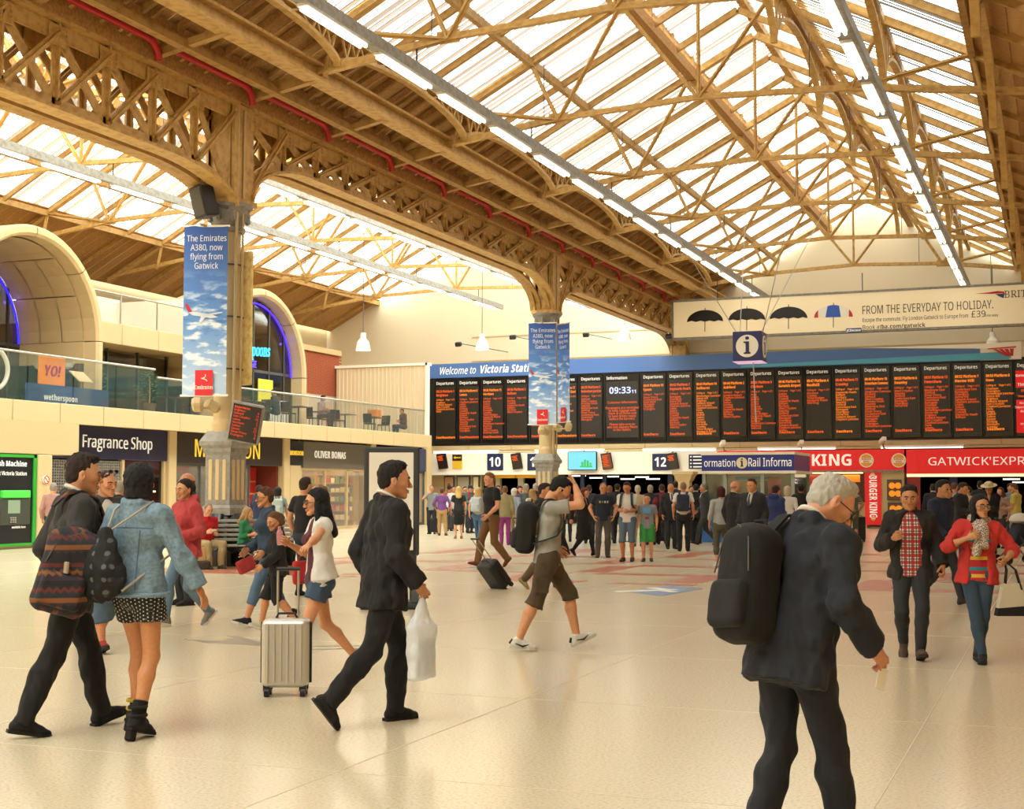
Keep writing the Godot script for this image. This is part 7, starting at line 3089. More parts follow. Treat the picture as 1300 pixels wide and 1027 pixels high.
func turn_of(at_p: Vector3, face: float) -> float:
	return atan2(-at_p.x, -at_p.z) + deg_to_rad(face)
func local_of(at_p: Vector3, face: float, h: float, w: Vector3) -> Vector3:
	return Transform3D(Basis(Vector3.UP, turn_of(at_p, face)).scaled(Vector3.ONE * h / 1.75), at_p).affine_inverse() * w
func gear(called: String, label: String, cat: String, p: Node3D) -> Node3D:
	var o := thing(called, label, cat, p.position, p.rotation.y)
	o.scale = p.scale
	return o
func strap(b: MB, s: Dictionary, g: float, thick := 0.15, w := 0.05, dn := 0.0):
	var T: Basis = s.T
	var up := maxf(0.0, thick - 0.135) * 0.9
	var pts := []
	for q in [Vector3(g * 0.085, 0.46, -thick - 0.02), Vector3(g * 0.095, 0.53 + up, -0.1), Vector3(g * 0.1, 0.553 + up, -0.02), Vector3(g * 0.11, 0.52 + up, 0.08), Vector3(g * 0.12, 0.43, thick - 0.02), Vector3(g * 0.13, 0.3, thick - 0.01), Vector3(g * 0.17, 0.2, 0.07), Vector3(g * 0.185, 0.15 - dn, -0.04), Vector3(g * 0.14, 0.1 - dn, -thick - 0.02)]:
		pts.append(s.P + T * q)
	# round off the corners
	var c := Curve3D.new()
	for i in pts.size():
		var t: Vector3 = (pts[mini(i + 1, pts.size() - 1)] - pts[maxi(i - 1, 0)]) * 0.17
		c.add_point(pts[i], -t, t)
	var sm := []
	for k in 25:
		sm.append(c.sample_baked(c.get_baked_length() * k / 24.0))
	b.ribbon(sm, T.x * w, 0.012)
func rucksack(p: Node3D, o: Dictionary, label: String, m: Material, m2: Material, sz := Vector3(0.15, 0.22, 0.09), off := Vector3(0, 0.28, -0.25), thick := 0.15, cell := 0.014, tilt := 0.0, straps := [-1.0, 1.0], yaw := 0.0) -> Node3D:
	var s: Dictionary = o.sk
	var T: Basis = s.T * Basis(Vector3.UP, yaw) * Basis(Vector3.BACK, tilt)
	var g := gear("rucksack", label, "rucksack", p)
	var c: Vector3 = s.P + s.T * off
	var pr := [rbox(c, sz - Vector3.ONE * 0.075, 0.075, T, 0.02), ball(c + T * Vector3(0, sz.y * 0.72, 0.0), Vector3(sz.x * 0.9, sz.y * 0.42, sz.z * 0.95), T, 0.05)]
	place("bag_body", job(pr, cell, 0.006), m, g)
	pr = [rbox(c + T * Vector3(0, -sz.y * 0.4, -sz.z * 0.85), Vector3(sz.x * 0.78, sz.y * 0.42, sz.z * 0.5) - Vector3.ONE * 0.035, 0.035, T, 0.02)]
	place("front_pocket", job(pr, cell, 0.004), m2, g)
	for k in straps:
		var b := MB.new()
		strap(b, s, k, thick, 0.06)
		part("shoulder_strap", b, m2, g)
	var b := MB.new()
	b.path([c + T * Vector3(-0.04, sz.y * 1.05, sz.z * 0.3), c + T * Vector3(-0.03, sz.y * 1.22, sz.z * 0.3), c + T * Vector3(0.03, sz.y * 1.22, sz.z * 0.3), c + T * Vector3(0.04, sz.y * 1.05, sz.z * 0.3)], 0.009, 6)
	part("grab_loop", b, m2, g)
	b = MB.new()
	b.path([c + T * Vector3(-sz.x * 0.8, sz.y * 0.15, -sz.z * 1.02), c + T * Vector3(-sz.x * 0.6, sz.y * 0.75, -sz.z * 0.98), c + T * Vector3(0, sz.y * 1.0, -sz.z * 0.85), c + T * Vector3(sz.x * 0.6, sz.y * 0.75, -sz.z * 0.98), c + T * Vector3(sz.x * 0.8, sz.y * 0.15, -sz.z * 1.02)], 0.004, 5)
	part("zip", b, M.darkgrey, g)
	return g
func suitcase(label: String, pos: Vector3, ry: float, tilt: float, m: Material, sz: Vector3, reach: float, ribs := true) -> Node3D: # origin on the floor under the wheels
	var o := thing("suitcase", label, "suitcase", pos, ry)
	o.rotation_order = EULER_ORDER_YXZ
	o.rotation.x = tilt
	var wh := 0.035
	var c := Vector3(0, wh * 2 + sz.y * 0.5, 0)
	place("shell", job([rbox(c, sz * 0.5 - Vector3.ONE * 0.05, 0.05, Basis(), 0.01)], 0.012), m, o)
	if ribs:
		for k in 6:
			for side in [-1.0, 1.0]:
				var b := MB.new()
				var x := (k - 2.5) * sz.x * 0.14
				b.path([c + Vector3(x, -sz.y * 0.42, side * sz.z * 0.48), c + Vector3(x, -sz.y * 0.38, side * sz.z * 0.505), c + Vector3(x, sz.y * 0.38, side * sz.z * 0.505), c + Vector3(x, sz.y * 0.42, side * sz.z * 0.48)], 0.009, 6)
				part("shell_rib", b, m, o)
	var b := MB.new()
	var pts := []
	for q in [[-1, -1], [-1, 1], [1, 1], [1, -1], [-1, -1]]:
		for k in 4:
			var a: float = PI * 0.5 * k / 3.0
			pass
		pts.append(c + Vector3(q[0] * (sz.x * 0.5 - 0.0), q[1] * (sz.y * 0.5 - 0.03), 0))
	b.beam(pts[0], pts[1], 0.02, 0.03, Vector3.RIGHT)
	b.beam(pts[2], pts[3], 0.02, 0.03, Vector3.RIGHT)
	part("seam", b, M.black, o)
	for q in [-1.0, 1.0]:
		for z in [-1.0, 1.0]:
			b = MB.new()
			var wc := Vector3(q * sz.x * 0.38, wh, z * sz.z * 0.3)
			b.path([wc + Vector3(-0.018, 0, 0), wc + Vector3(0.018, 0, 0)], wh, 14)
			b.box(wc + Vector3(-0.026, 0.01, -0.02), wc + Vector3(0.026, wh + 0.035, 0.02))
			part("wheel", b, M.black, o)
	b = MB.new()
	for q in [-1.0, 1.0]:
		b.tube(c + Vector3(q * sz.x * 0.22, sz.y * 0.48, -sz.z * 0.3), Vector3(q * sz.x * 0.22, reach, -sz.z * 0.3), 0.009, 8)
	part("pull_tubes", b, M.metal, o)
	b = MB.new()
	b.path([Vector3(-sz.x * 0.25, reach, -sz.z * 0.3), Vector3(sz.x * 0.25, reach, -sz.z * 0.3)], 0.015, 8)
	part("pull_grip", b, M.black, o)
	b = MB.new()
	b.path([c + Vector3(-0.08, sz.y * 0.5, 0), c + Vector3(-0.06, sz.y * 0.5 + 0.035, 0), c + Vector3(0.06, sz.y * 0.5 + 0.035, 0), c + Vector3(0.08, sz.y * 0.5, 0)], 0.01, 6)
	for yy in [-0.32, 0.0, 0.32]:
		b.cbox(Transform3D(Basis(), c + Vector3(-sz.x * 0.5, yy * sz.y, 0)), Vector3(0.025, 0.06, 0.05), 0.008)
	part("carry_handle", b, M.black, o)
	return o
func pattern(w: int, h: int, f: Callable) -> ImageTexture:
	var im := Image.create(w, h, false, Image.FORMAT_RGB8)
	for y in h:
		for x in w:
			im.set_pixel(x, y, f.call(float(x) / w, float(y) / h))
	return ImageTexture.create_from_image(im)
func printed(t: Texture2D, sc: float) -> StandardMaterial3D:
	var m := mt(Color.WHITE, 0.85, 0.0, t, sc, M.cloth, 0.5)
	m.uv1_triplanar_sharpness = 4.0
	return m

func build_people():
	templates()
	foreground()
	middle()
	crowd()
func foreground():
	var fine := 0.012
	# 1 man in the dark suit with the patterned rucksack
	var o := {"h": 1.83, "face": 112.0, "cell": fine, "skin": "cf9a74", "hair": "quiff", "hairc": "2b1a12", "top": "suit", "topc": "33302e", "bot": "long", "botc": "141416", "shoe": "shoe", "shoec": "17161a",
		"pose": with(walk(true, 0.85), {"rf": Vector3(-0.08, 0.095, -0.3), "rfp": 12.0, "rh": Vector3(-0.27, 1.08, 0.17), "lh": Vector3(0.22, 0.95, 0.1), "rg": 1.0, "head": Vector2(0, -14), "lean": 5.0, "rpalm": Vector3(0.6, 0, 0.4), "re": Vector3(-0.5, -0.6, -1)})}
	var p := person(fl(84, 928), o, "man in dark grey suit and black trousers carrying a patterned rucksack, at far left")
	var az := pattern(64, 64, func(u, v):
		var zig := absf(fposmod(u * 8.0, 1.0) - 0.5) * 0.12
		var q := fposmod(v + zig * (1.0 if int(v * 6.0) % 2 == 0 else 0.0), 1.0)
		var k := int(q * 12.0) % 6
		return [hx("1d1c22"), hx("5c2420"), hx("22262e"), hx("7a4a26"), hx("2c2430"), hx("1a1a1e")][k])
	var azm := printed(az, 3.2)
	var rs := rucksack(p, o, "dark rucksack with woven zigzag bands on the back of the suited man at left", azm, azm, Vector3(0.17, 0.25, 0.11), Vector3(-0.3, 0.06, -0.1), 0.155, 0.012, 0.2, [-1.0], 1.2)
	var s: Dictionary = o.sk
	var b := MB.new()
	b.cbox(Transform3D(s.T, s.P + s.T * Basis(Vector3.UP, 1.2) * Vector3(-0.01, 0.1, -0.43)), Vector3(0.07, 0.07, 0.02), 0.004)
	part("patch", b, cl("b9a98c"), rs)
	# 2 girl in the denim jacket
	var dots := pattern(64, 64, func(u, v): return hx("d8d4cc") if Vector2(fposmod(u * 8.0, 1.0) - 0.5, fposmod(v * 8.0 + 0.5 * (int(u * 8.0) % 2), 1.0) - 0.5).length() < 0.22 else hx("141216"))
	var denim := mt(hx("8298a8"), 0.85, 0.0, noise(31, 0.03, [[0.0, hx("b4bec6")], [0.5, hx("e0e6ea")], [1.0, hx("ffffff")]], 256, 4), 4.0, M.cloth, 0.9)
	o = {"h": 1.70, "face": 146.0, "cell": fine, "fem": true, "skin": "cf9468", "hair": "bob", "hairc": "150f12", "top": "denim", "topm": denim, "bot": "mini", "botm": printed(dots, 5.0), "shoe": "heel", "shoec": "151214",
		"pose": {"pel": 0.985, "lf": Vector3(0.06, 0.145, 0.1), "rf": Vector3(-0.09, 0.135, -0.1), "lfp": 22.0, "rfp": 16.0, "toe": 4.0, "rh": Vector3(-0.47, 0.86, 0.1), "lh": Vector3(0.22, 1.02, 0.16), "head": Vector2(0, 10), "re": Vector3(-0.6, 0.2, -1)}}
	p = person(fl(172, 934), o, "girl with black bobbed hair in blue denim jacket, dotted shorts and black heeled boots")
	s = o.sk
	for d in ["l", "r"]:
		for k in 2:
			b = MB.new()
			var pts := []
			for q in 17:
				var a := TAU * q / 16
				pts.append(s[d + "an"] + Vector3(0.054 * cos(a), 0.02 + 0.055 * k, -0.012 + 0.056 * sin(a)))
			b.path(pts, 0.012, 6, false)
			part("boot_strap", b, cl("d2b23c" if d == "l" else "1a1714"), p)
	for q in [[0.0, 0.47], [0.11, 0.33], [-0.11, 0.33]]: # seams of the jacket back
		b = MB.new()
		if q[0] == 0.0:
			b.path([s.P + s.T * Vector3(-0.2, 0.38, -0.135), s.P + s.T * Vector3(0, 0.385, -0.155), s.P + s.T * Vector3(0.2, 0.38, -0.135)], 0.004, 5)
		else:
			b.path([s.P + s.T * Vector3(q[0], 0.37, -0.15), s.P + s.T * Vector3(q[0] * 0.7, -0.02, -0.152)], 0.004, 5)
		part("jacket_seam", b, cl("4e6a80"), p)
	b = MB.new()
	var wp := []
	for q in 25:
		var a := TAU * q / 24
		wp.append(s.P + s.T * Vector3(0.222 * cos(a), -0.055, 0.152 * sin(a) - 0.006))
	b.path(wp, 0.018, 6, false)
	part("waistband", b, denim, p)
	var spots := pattern(64, 64, func(u, v):
		var q := Vector2(fposmod(u * 3.0, 1.0) - 0.5, fposmod(v * 3.0, 1.0) - 0.5)
		return hx("5a5c60") if q.length() < 0.2 and fposmod(q.x * 22.0, 1.0) < 0.6 else hx("0f0f11"))
	var g := gear("drawstring_bag", "black drawstring bag with grey prints on the denim-jacketed girl's back", "bag", p)
	var c: Vector3 = s.P + s.T * Vector3(0.13, 0.13, -0.24)
	place("bag_body", job([ball(c + Vector3(0, -0.06, 0), Vector3(0.18, 0.17, 0.08), s.T, 0.04), cone(c, c + s.T * Vector3(-0.03, 0.22, 0.02), 0.08, 0.035, 1.7, s.T.x, false, 0.05)], 0.011, 0.016), printed(spots, 4.0), g)
	for k in [-1.0, 1.0]:
		b = MB.new()
		b.path([c + s.T * Vector3(-0.03, 0.22, 0.02), s.P + s.T * Vector3(k * 0.1, 0.5, -0.13), s.P + s.T * Vector3(k * 0.11, 0.555, -0.01), s.P + s.T * Vector3(k * 0.13, 0.42, 0.15), s.P + s.T * Vector3(k * 0.2, 0.2, 0.06), c + s.T * Vector3(k * 0.15 - 0.02, -0.15, 0.0)], 0.008, 6)
		part("cord", b, cl("b8b0a0"), g)
	# 3 man with sunglasses pushed up, behind the girl
	o = {"h": 1.78, "face": 20.0, "cell": 0.016, "skin": "c98f6a", "hair": "crop", "hairc": "3a261a", "top": "open", "topc": "4a4844", "under": "tee", "underc": "e4e0d8", "bot": "capri", "botc": "51687e", "shoe": "sneaker", "shoec": "a8201e", "solec": "2a2a2c", "glasses": "up",
		"pose": with(walk(false, 0.7), {"rh": Vector3(-0.2, 1.08, 0.2), "head": Vector2(0, 12)})}
	person(fl(128, 826), o, "man with sunglasses pushed up, grey open jacket, cropped jeans and red trainers")
	# bottle shaped red sling pack carrier between them: person in black with a camera strap
	o = {"h": 1.68, "face": 165.0, "cell": 0.018, "skin": "c98f6a", "hair": "curly", "hairc": "8a6a40", "top": "jacket", "topc": "1a1a1e", "bot": "slim", "botc": "3a2a48", "shoec": "1a1716", "pose": walk(true, 0.5)}
	person(fl(104, 812), o, "curly fair-haired person in black jacket, mostly hidden behind the suited man at left")
	# 6 woman in the red hooded top
	o = {"h": 1.72, "face": -62.0, "cell": 0.016, "fem": true, "skin": "d09a72", "hair": "bun", "hairc": "241610", "top": "hoodie", "topc": "c8484a", "bot": "slim", "botc": "6d8aa2", "shoe": "sneaker", "shoec": "8d8478", "solec": "e8e2d6",
		"pose": with(walk(false, 0.75), {"head": Vector2(0, 6), "lh": Vector3(0.2, 1.05, 0.2)})}
	person(fl(236, 794), o, "dark-haired woman in coral red hooded top, pale jeans and grey trainers")
	# 7 older man behind her
	o = {"h": 1.8, "face": -70.0, "cell": 0.018, "skin": "c88d68", "hair": "bald", "hairc": "5a4030", "top": "jacket", "topc": "28282a", "bot": "long", "botc": "2a2a30", "pose": STAND}
	person(fl(236, 768), o, "balding older man in black jacket standing close behind the red hooded top")
	# 8 man in the black suit with the carrier bag
	var hang := fl(487, 918)
	o = {"h": 1.79, "face": 116.0, "cell": fine, "skin": "c99470", "hair": "short", "hairc": "1c1210", "top": "suit", "topc": "17161a", "bot": "long", "botc": "131316", "shoe": "shoe", "shoec": "141213",
		"pose": with(walk(true, 1.0), {"lf": Vector3(0.07, 0.087, 0.12), "lfp": 0.0, "rf": Vector3(-0.09, 0.19, -0.42), "rfp": 52.0, "rh": Vector3(-0.26, 0.915, 0.12), "rg": 1.0, "lh": Vector3(0.2, 0.91, 0.03), "lean": 4.0, "head": Vector2(0, -14)})}
	p = person(hang, o, "dark-haired man in black suit walking right with a white carrier bag")
	s = o.sk
	g = gear("carrier_bag", "white translucent plastic carrier bag in the black-suited man's hand", "bag", p)
	c = s.rwr + Vector3(-0.01, -0.1, 0.02)
	var plas := mt(Color(0.94, 0.95, 0.97, 0.72), 0.3)
	plas.transparency = BaseMaterial3D.TRANSPARENCY_ALPHA
	plas.backlight_enabled = true
	plas.backlight = Color(0.6, 0.62, 0.65)
	var bt := Basis(Vector3.UP, 0.35)
	place("bag_body", job([rbox(c + Vector3(0, -0.33, 0), Vector3(0.02, 0.15, 0.075), 0.03, bt, 0.03), cone(c + Vector3(0, -0.2, 0), c, 0.06, 0.018, 1.6, bt.z, false, 0.06)], 0.01, 0.014), plas, g)
	b = MB.new()
	b.cbox(Transform3D(bt, c + Vector3(0, -0.36, 0.03)), Vector3(0.04, 0.24, 0.12), 0.006)
	part("blue_box", b, mt(hx("a8bdd4"), 0.5), g)
	b = MB.new()
	for k in [-1.0, 1.0]:
		b.path([c + bt * Vector3(k * 0.02, -0.1, 0.03), c + Vector3(k * 0.012, 0.02, 0.0), c + bt * Vector3(k * 0.02, -0.1, -0.05)], 0.007, 6)
	part("handle", b, plas, g)
	# 9 girl with the silver suitcase
	var sp := fl(363, 883)
	var cr := turn_of(sp, -8.0)
	var silver := mt(hx("c3bfb6"), 0.32, 0.55)
	suitcase("silver ribbed hard-shell suitcase on four wheels pulled by the long-haired girl", sp, cr, 0.0, silver, Vector3(0.36, 0.52, 0.22), 0.96)
	var grip := sp + Basis(Vector3.UP, cr) * Vector3(-0.0, 0.955, -0.066)
	var gp := fl(405, 858)
	o = {"h": 1.6, "face": -72.0, "cell": fine, "fem": true, "skin": "d09870", "hair": "long", "hairc": "120d10", "top": "vest", "topc": "5a2230", "bot": "mini", "botm": mt(hx("3e5670"), 0.9, 0.0, M.weave, 12.0, M.cloth, 0.8), "shoe": "shoe", "shoec": "b08a5a", "glasses": "sun",
		"pose": with(walk(true, 1.0), {"lf": Vector3(0.07, 0.09, 0.24), "lfp": -8.0, "rf": Vector3(-0.06, 0.17, -0.36), "rfp": 48.0, "lh": local_of(gp, -72.0, 1.6, grip) + Vector3(0, 0.03, -0.02), "lg": 1.0, "rh": Vector3(-0.12, 1.22, 0.27), "rg": 1.0, "lpalm": Vector3(0, -1, 0), "le": Vector3(0.6, -0.8, -0.4), "lean": 2.0})}
	p = person(gp, o, "girl with long black hair and sunglasses, white waistcoat and denim shorts, pulling a suitcase")
	s = o.sk
	var wv := top_prims(s, "vest", true)
	for q in wv:
		if q[0] == 0 and q[1] > 0:
			q[5] += 0.012
			q[6] += 0.014
	wv.append(cone(s.waist, s.P + s.T * Vector3(0, -0.03, -0.01), 0.122, 0.16, 1.46, s.T.x, true, 0.03))
	for d in ["l", "r"]:
		wv += arm(s, d, 0.02, true, 0.45, 0.03)
	wv.append(cone(s.neck + s.T * Vector3(0, 0.05, 0.17), s.P + s.T * Vector3(0, -0.3, 0.19), 0.12, 0.15, 1.1, s.T.x, false, 0.01, -1))
	place("waistcoat", job(wv, fine, 0.012), cl("f0ece6"), p)
	g = gear("water_bottle", "small clear pink bottle held up by the long-haired girl", "bottle", p)
	b = MB.new()
	b.lathe([[0.0, -0.07], [0.028, -0.07], [0.03, 0.04], [0.012, 0.08], [0.012, 0.1], [0.0, 0.1]], 14, Transform3D(Basis(Vector3.BACK, 0.2), s.rwr + Vector3(0.03, 0.06, 0.09)))
	part("bottle", b, pane(hx("d88a90"), 0.45), g)
	g = gear("shoulder_bag", "red shoulder bag hanging at the long-haired girl's side", "bag", p)
	c = s.P + s.T * Vector3(-0.24, 0.02, 0.06)
	place("bag_body", job([rbox(c, Vector3(0.02, 0.08, 0.12), 0.03, s.T, 0.02)], 0.012, 0.008), cl("c02a2a"), g)
	b = MB.new()
	b.path([c + Vector3(0, 0.1, 0.1), s.rsh + Vector3(-0.01, 0.06, 0.03), s.rsh + Vector3(-0.01, 0.06, -0.04), c + Vector3(0, 0.1, -0.1)], 0.009, 6)
	part("strap", b, cl("c02a2a"), g)
	# 15 man in the grey tee shirt, hand on his forehead
	o = {"h": 1.76, "face": 98.0, "cell": fine, "skin": "cf9a72", "hair": "short", "hairc": "0f0d0e", "top": "tee", "topc": "a8a69e", "bot": "knee", "botc": "54432e", "shoe": "sneaker", "shoec": "e9e6de", "solec": "d8d2c4",
		"pose": with(walk(true, 0.95), {"rf": Vector3(-0.08, 0.088, -0.3), "rfp": 3.0, "lf": Vector3(0.07, 0.13, 0.3), "lfp": -24.0, "rh": Vector3(-0.07, 1.6, 0.27), "re": Vector3(-0.75, -0.5, 0.75), "lh": Vector3(0.22, 0.98, 0.12), "head": Vector2(26, 0), "lean": 6.0, "rpalm": Vector3(0.3, -0.3, -1), "rg": 0.35})}
	p = person(fl(695, 825), o, "man in grey tee shirt and brown cargo shorts walking with a hand on his forehead")
	s = o.sk
	rucksack(p, o, "black rucksack on the back of the man holding his forehead", cl("1c1b1a"), cl("262522"), Vector3(0.15, 0.24, 0.1), Vector3(0, 0.23, -0.235), 0.135)
	for d in ["l", "r"]: # cargo pockets, socks and shoe flashes
		var gg := 1.0 if d == "l" else -1.0
		b = MB.new()
		var mid: Vector3 = (s[d + "hip"] as Vector3).lerp(s[d + "kn"], 0.62)
		b.cbox(Transform3D(Basis(), mid + Vector3(gg * 0.098, 0, 0)), Vector3(0.025, 0.15, 0.13), 0.01)
		part("cargo_pocket", b, cl("4c3c29"), p)
		b = MB.new()
		var ft: Basis = s[d + "foot"]
		var an: Vector3 = s[d + "an"]
		for k in [-1.0, 1.0]:
			b.path([an + ft * Vector3(k * 0.052, -0.03, -0.03), an + ft * Vector3(k * 0.05, -0.055, 0.04), an + ft * Vector3(k * 0.046, -0.035, 0.1)], [0.004, 0.01, 0.003], 6)
		b.path([an + ft * Vector3(0, 0.0, -0.056), an + ft * Vector3(0, -0.04, -0.085)], 0.018, 6)
		part("shoe_flash", b, cl("22242a"), p)
	# 29 elderly man in the navy suit, closest on the right
	o = {"h": 1.71, "face": 138.0, "cell": fine, "skin": "d49a7c", "hair": "short", "hairc": "c2bdb2", "browc": "a8a298", "top": "suit", "topc": "20242f", "bot": "long", "botc": "1e212b", "shoec": "141213", "glasses": "clear",
		"pose": with(STAND, {"lean": 16.0, "pz": -0.06, "pel": 0.93, "lf": Vector3(0.1, 0.1, -0.2), "lfp": 18.0, "rf": Vector3(-0.09, 0.085, 0.16), "rh": Vector3(-0.3, 0.93, 0.12), "lh": Vector3(0.26, 0.95, 0.1), "head": Vector2(22, -26), "rg": 1.0})}
	p = person(fl(1022, 1092), o, "white-haired man with glasses in navy suit, head bowed, closest on the right")
	s = o.sk
	rucksack(p, o, "large black rucksack on the shoulder of the white-haired man in navy suit", cl("121214"), cl("1a1a1d"), Vector3(0.125, 0.25, 0.11), Vector3(0.1, 0.2, -0.235), 0.165, 0.012, -0.1, [1.0])
	g = gear("paper_slip", "small folded white paper in the white-haired man's right hand", "paper", p)
	b = MB.new()
	b.cbox(Transform3D(Basis(Vector3.RIGHT, 0.3), s.rwr + Vector3(0.0, -0.13, 0.04)), Vector3(0.006, 0.09, 0.06), 0.002)
	part("paper", b, M.white, g)
	# 30 couple on the right
	var plaid := pattern(96, 96, func(u, v):
		var a := fposmod(u * 4.0, 1.0)
		var e := fposmod(v * 4.0, 1.0)
		var col := hx("d4cabe")
		if a < 0.4: col = col.lerp(hx("9a1c20"), 0.72)
		if e < 0.4: col = col.lerp(hx("9a1c20"), 0.72)
		if absf(a - 0.7) < 0.07 or absf(e - 0.7) < 0.07: col = col.lerp(hx("20202a"), 0.75)
		return col)
	o = {"h": 1.64, "face": 4.0, "cell": fine, "skin": "bd8660", "hair": "short", "hairc": "16110f", "top": "open", "topc": "242220", "under": "shirt", "underm": printed(plaid, 3.6), "bot": "slim", "botc": "2e3238", "shoe": "shoe", "shoec": "5a4636", "solec": "2a2018",
		"pose": with(walk(true, 0.5), {"rh": Vector3(-0.17, 1.2, 0.2), "rg": 1.0, "lh": Vector3(0.3, 0.92, 0.1), "lg": 1.0, "head": Vector2(4, -3), "twist": 0.0, "rpalm": Vector3(0.4, 0, -1), "re": Vector3(-0.5, -1.0, -0.3)})}
	p = person(fl(1158, 836), o, "dark-haired man in black jacket over a red checked shirt, walking towards the viewer")
	var stripe := pattern(32, 96, func(u, v): return [hx("b32330"), hx("c83a2c"), hx("d8b038"), hx("a81f2c"), hx("a81f2c"), hx("2a7a88"), hx("b32330"), hx("d8b038")][int(v * 8.0) % 8])
	o = {"h": 1.53, "face": 6.0, "cell": fine, "fem": true, "skin": "c8956c", "hair": "long", "hairc": "15100f", "top": "cardigan", "topc": "dc3a36", "under": "vest", "underm": printed(stripe, 3.4), "bot": "slim", "botc": "385066", "shoe": "shoe", "shoec": "1c1c20", "glasses": "clear",
		"pose": {"pel": 0.94, "lf": Vector3(0.0, 0.09, -0.08), "rf": Vector3(0.02, 0.087, 0.14), "lfp": 10.0, "rh": Vector3(-0.1, 1.3, 0.2), "re": Vector3(-0.9, -0.8, 0.1), "lh": Vector3(0.27, 1.07, 0.17), "le": Vector3(0.8, -0.7, -0.4), "lg": 1.0, "rg": 1.0, "head": Vector2(-4, 24), "roll": -3.0, "rpalm": Vector3(0.3, 0, -1)}}
	p = person(fl(1243, 840), o, "smiling woman with glasses in a red cardigan, striped top and blue jeans")
	s = o.sk
	var scarfm := printed(noise(41, 0.06, [[0.0, hx("2e2a30")], [0.42, hx("4a444a")], [0.5, hx("dcc8b8")], [1.0, hx("eeded0")]], 256, 2), 5.0)
	place("scarf", job([cone(s.neck + s.T * Vector3(-0.075, 0.03, 0.02), s.neck + s.T * Vector3(0.0, -0.04, 0.1), 0.042, 0.05, 1.0, s.T.x, false, 0.03), cone(s.neck + s.T * Vector3(0.075, 0.03, 0.02), s.neck + s.T * Vector3(0.0, -0.04, 0.1), 0.042, 0.05, 1.0, s.T.x, false, 0.03), cone(s.neck + s.T * Vector3(-0.07, 0.03, -0.04), s.neck + s.T * Vector3(0.07, 0.03, -0.04), 0.04, 0.04, 1.0, s.T.x, false, 0.03), cone(s.neck + s.T * Vector3(0.02, -0.05, 0.12), s.chest + s.T * Vector3(-0.03, -0.16, 0.165), 0.05, 0.04, 1.1, s.T.x, false, 0.03), cone(s.neck + s.T * Vector3(0.03, -0.05, 0.12), s.chest + s.T * Vector3(0.05, -0.08, 0.16), 0.045, 0.035, 1.1, s.T.x, false, 0.02)], 0.01, 0.02), scarfm, p)
	g = gear("tote_bag", "cream and black tote bag hanging from the red-cardigan woman's arm", "bag", p)
	c = s.lwr + Vector3(0.06, -0.4, 0.0)
	b = MB.new()
	var trap := PackedVector2Array([Vector2(-0.19, -0.16), Vector2(0.19, -0.16), Vector2(0.13, 0.16), Vector2(-0.12, 0.16)])
	b.prism(trap, 0.1, Transform3D(Basis(Vector3.UP, 0.2), c + Vector3(0, 0, -0.05)))
	part("bag_body", b, cl("e2d8c0"), g)
	b = MB.new()
	b.prism(PackedVector2Array([Vector2(-0.195, -0.17), Vector2(0.195, -0.17), Vector2(0.182, -0.06), Vector2(-0.177, -0.09)]), 0.11, Transform3D(Basis(Vector3.UP, 0.2), c + Vector3(0, 0, -0.055)))
	part("black_foot", b, cl("17161a"), g)
	for k in [-1.0, 1.0]:
		b = MB.new()
		b.path([c + Vector3(-0.08, 0.1, k * 0.055), c + Vector3(-0.06, 0.3, k * 0.05), s.lwr + Vector3(-0.02, 0.0, k * 0.03), c + Vector3(0.03, 0.3, k * 0.05), c + Vector3(0.08, 0.1, k * 0.055)], 0.009, 6)
		part("handle", b, cl("17161a"), g)
	# 10 and 11 woman in denim and child
	o = {"h": 1.62, "face": -76.0, "cell": 0.015, "fem": true, "skin": "c98f66", "hair": "short", "hairc": "5a3a22", "top": "denim", "topm": mt(hx("34495e"), 0.85, 0.0, M.weave, 10.0, M.cloth, 0.8), "bot": "capri", "botc": "5d7994", "shoe": "sneaker", "shoec": "1c1c20", "solec": "e8e4da", "glasses": "clear",
		"pose": with(walk(true, 0.95), {"lh": Vector3(0.22, 0.94, 0.12)})}
	p = person(fl(340, 795), o, "short-haired woman with glasses in dark denim jacket and cropped jeans walking left")
	s = o.sk
	g = gear("red_white_bag", "red and white bag hanging at the denim-jacketed woman's side", "bag", p)
	c = s.rwr + Vector3(-0.03, -0.2, 0.02)
	place("bag_body", job([rbox(c, Vector3(0.015, 0.06, 0.09), 0.03, Basis(Vector3.RIGHT, 0.4), 0.02)], 0.014, 0.01), cl("c43a36"), g)
	b = MB.new()
	b.path([c + Vector3(0, 0.1, 0.1), s.rwr + Vector3(0, -0.05, 0), c + Vector3(0, 0.1, -0.1)], 0.008, 6)
	part("handle", b, cl("e8e0d4"), g)
	o = {"h": 1.34, "headsize": 1.12, "face": -96.0, "cell": 0.015, "skin": "c98f66", "hair": "curly", "hairc": "6a4424", "top": "jacket", "topc": "1d1c1f", "bot": "knee", "botc": "17171a", "shoe": "sneaker", "shoec": "c9bda6", "solec": "e0d8c8",
		"pose": with(walk(false, 0.8), {"head": Vector2(12, 40)})}
	person(fl(352, 800), o, "curly-haired child in black jacket and knee shorts walking beside the denim-jacketed woman")

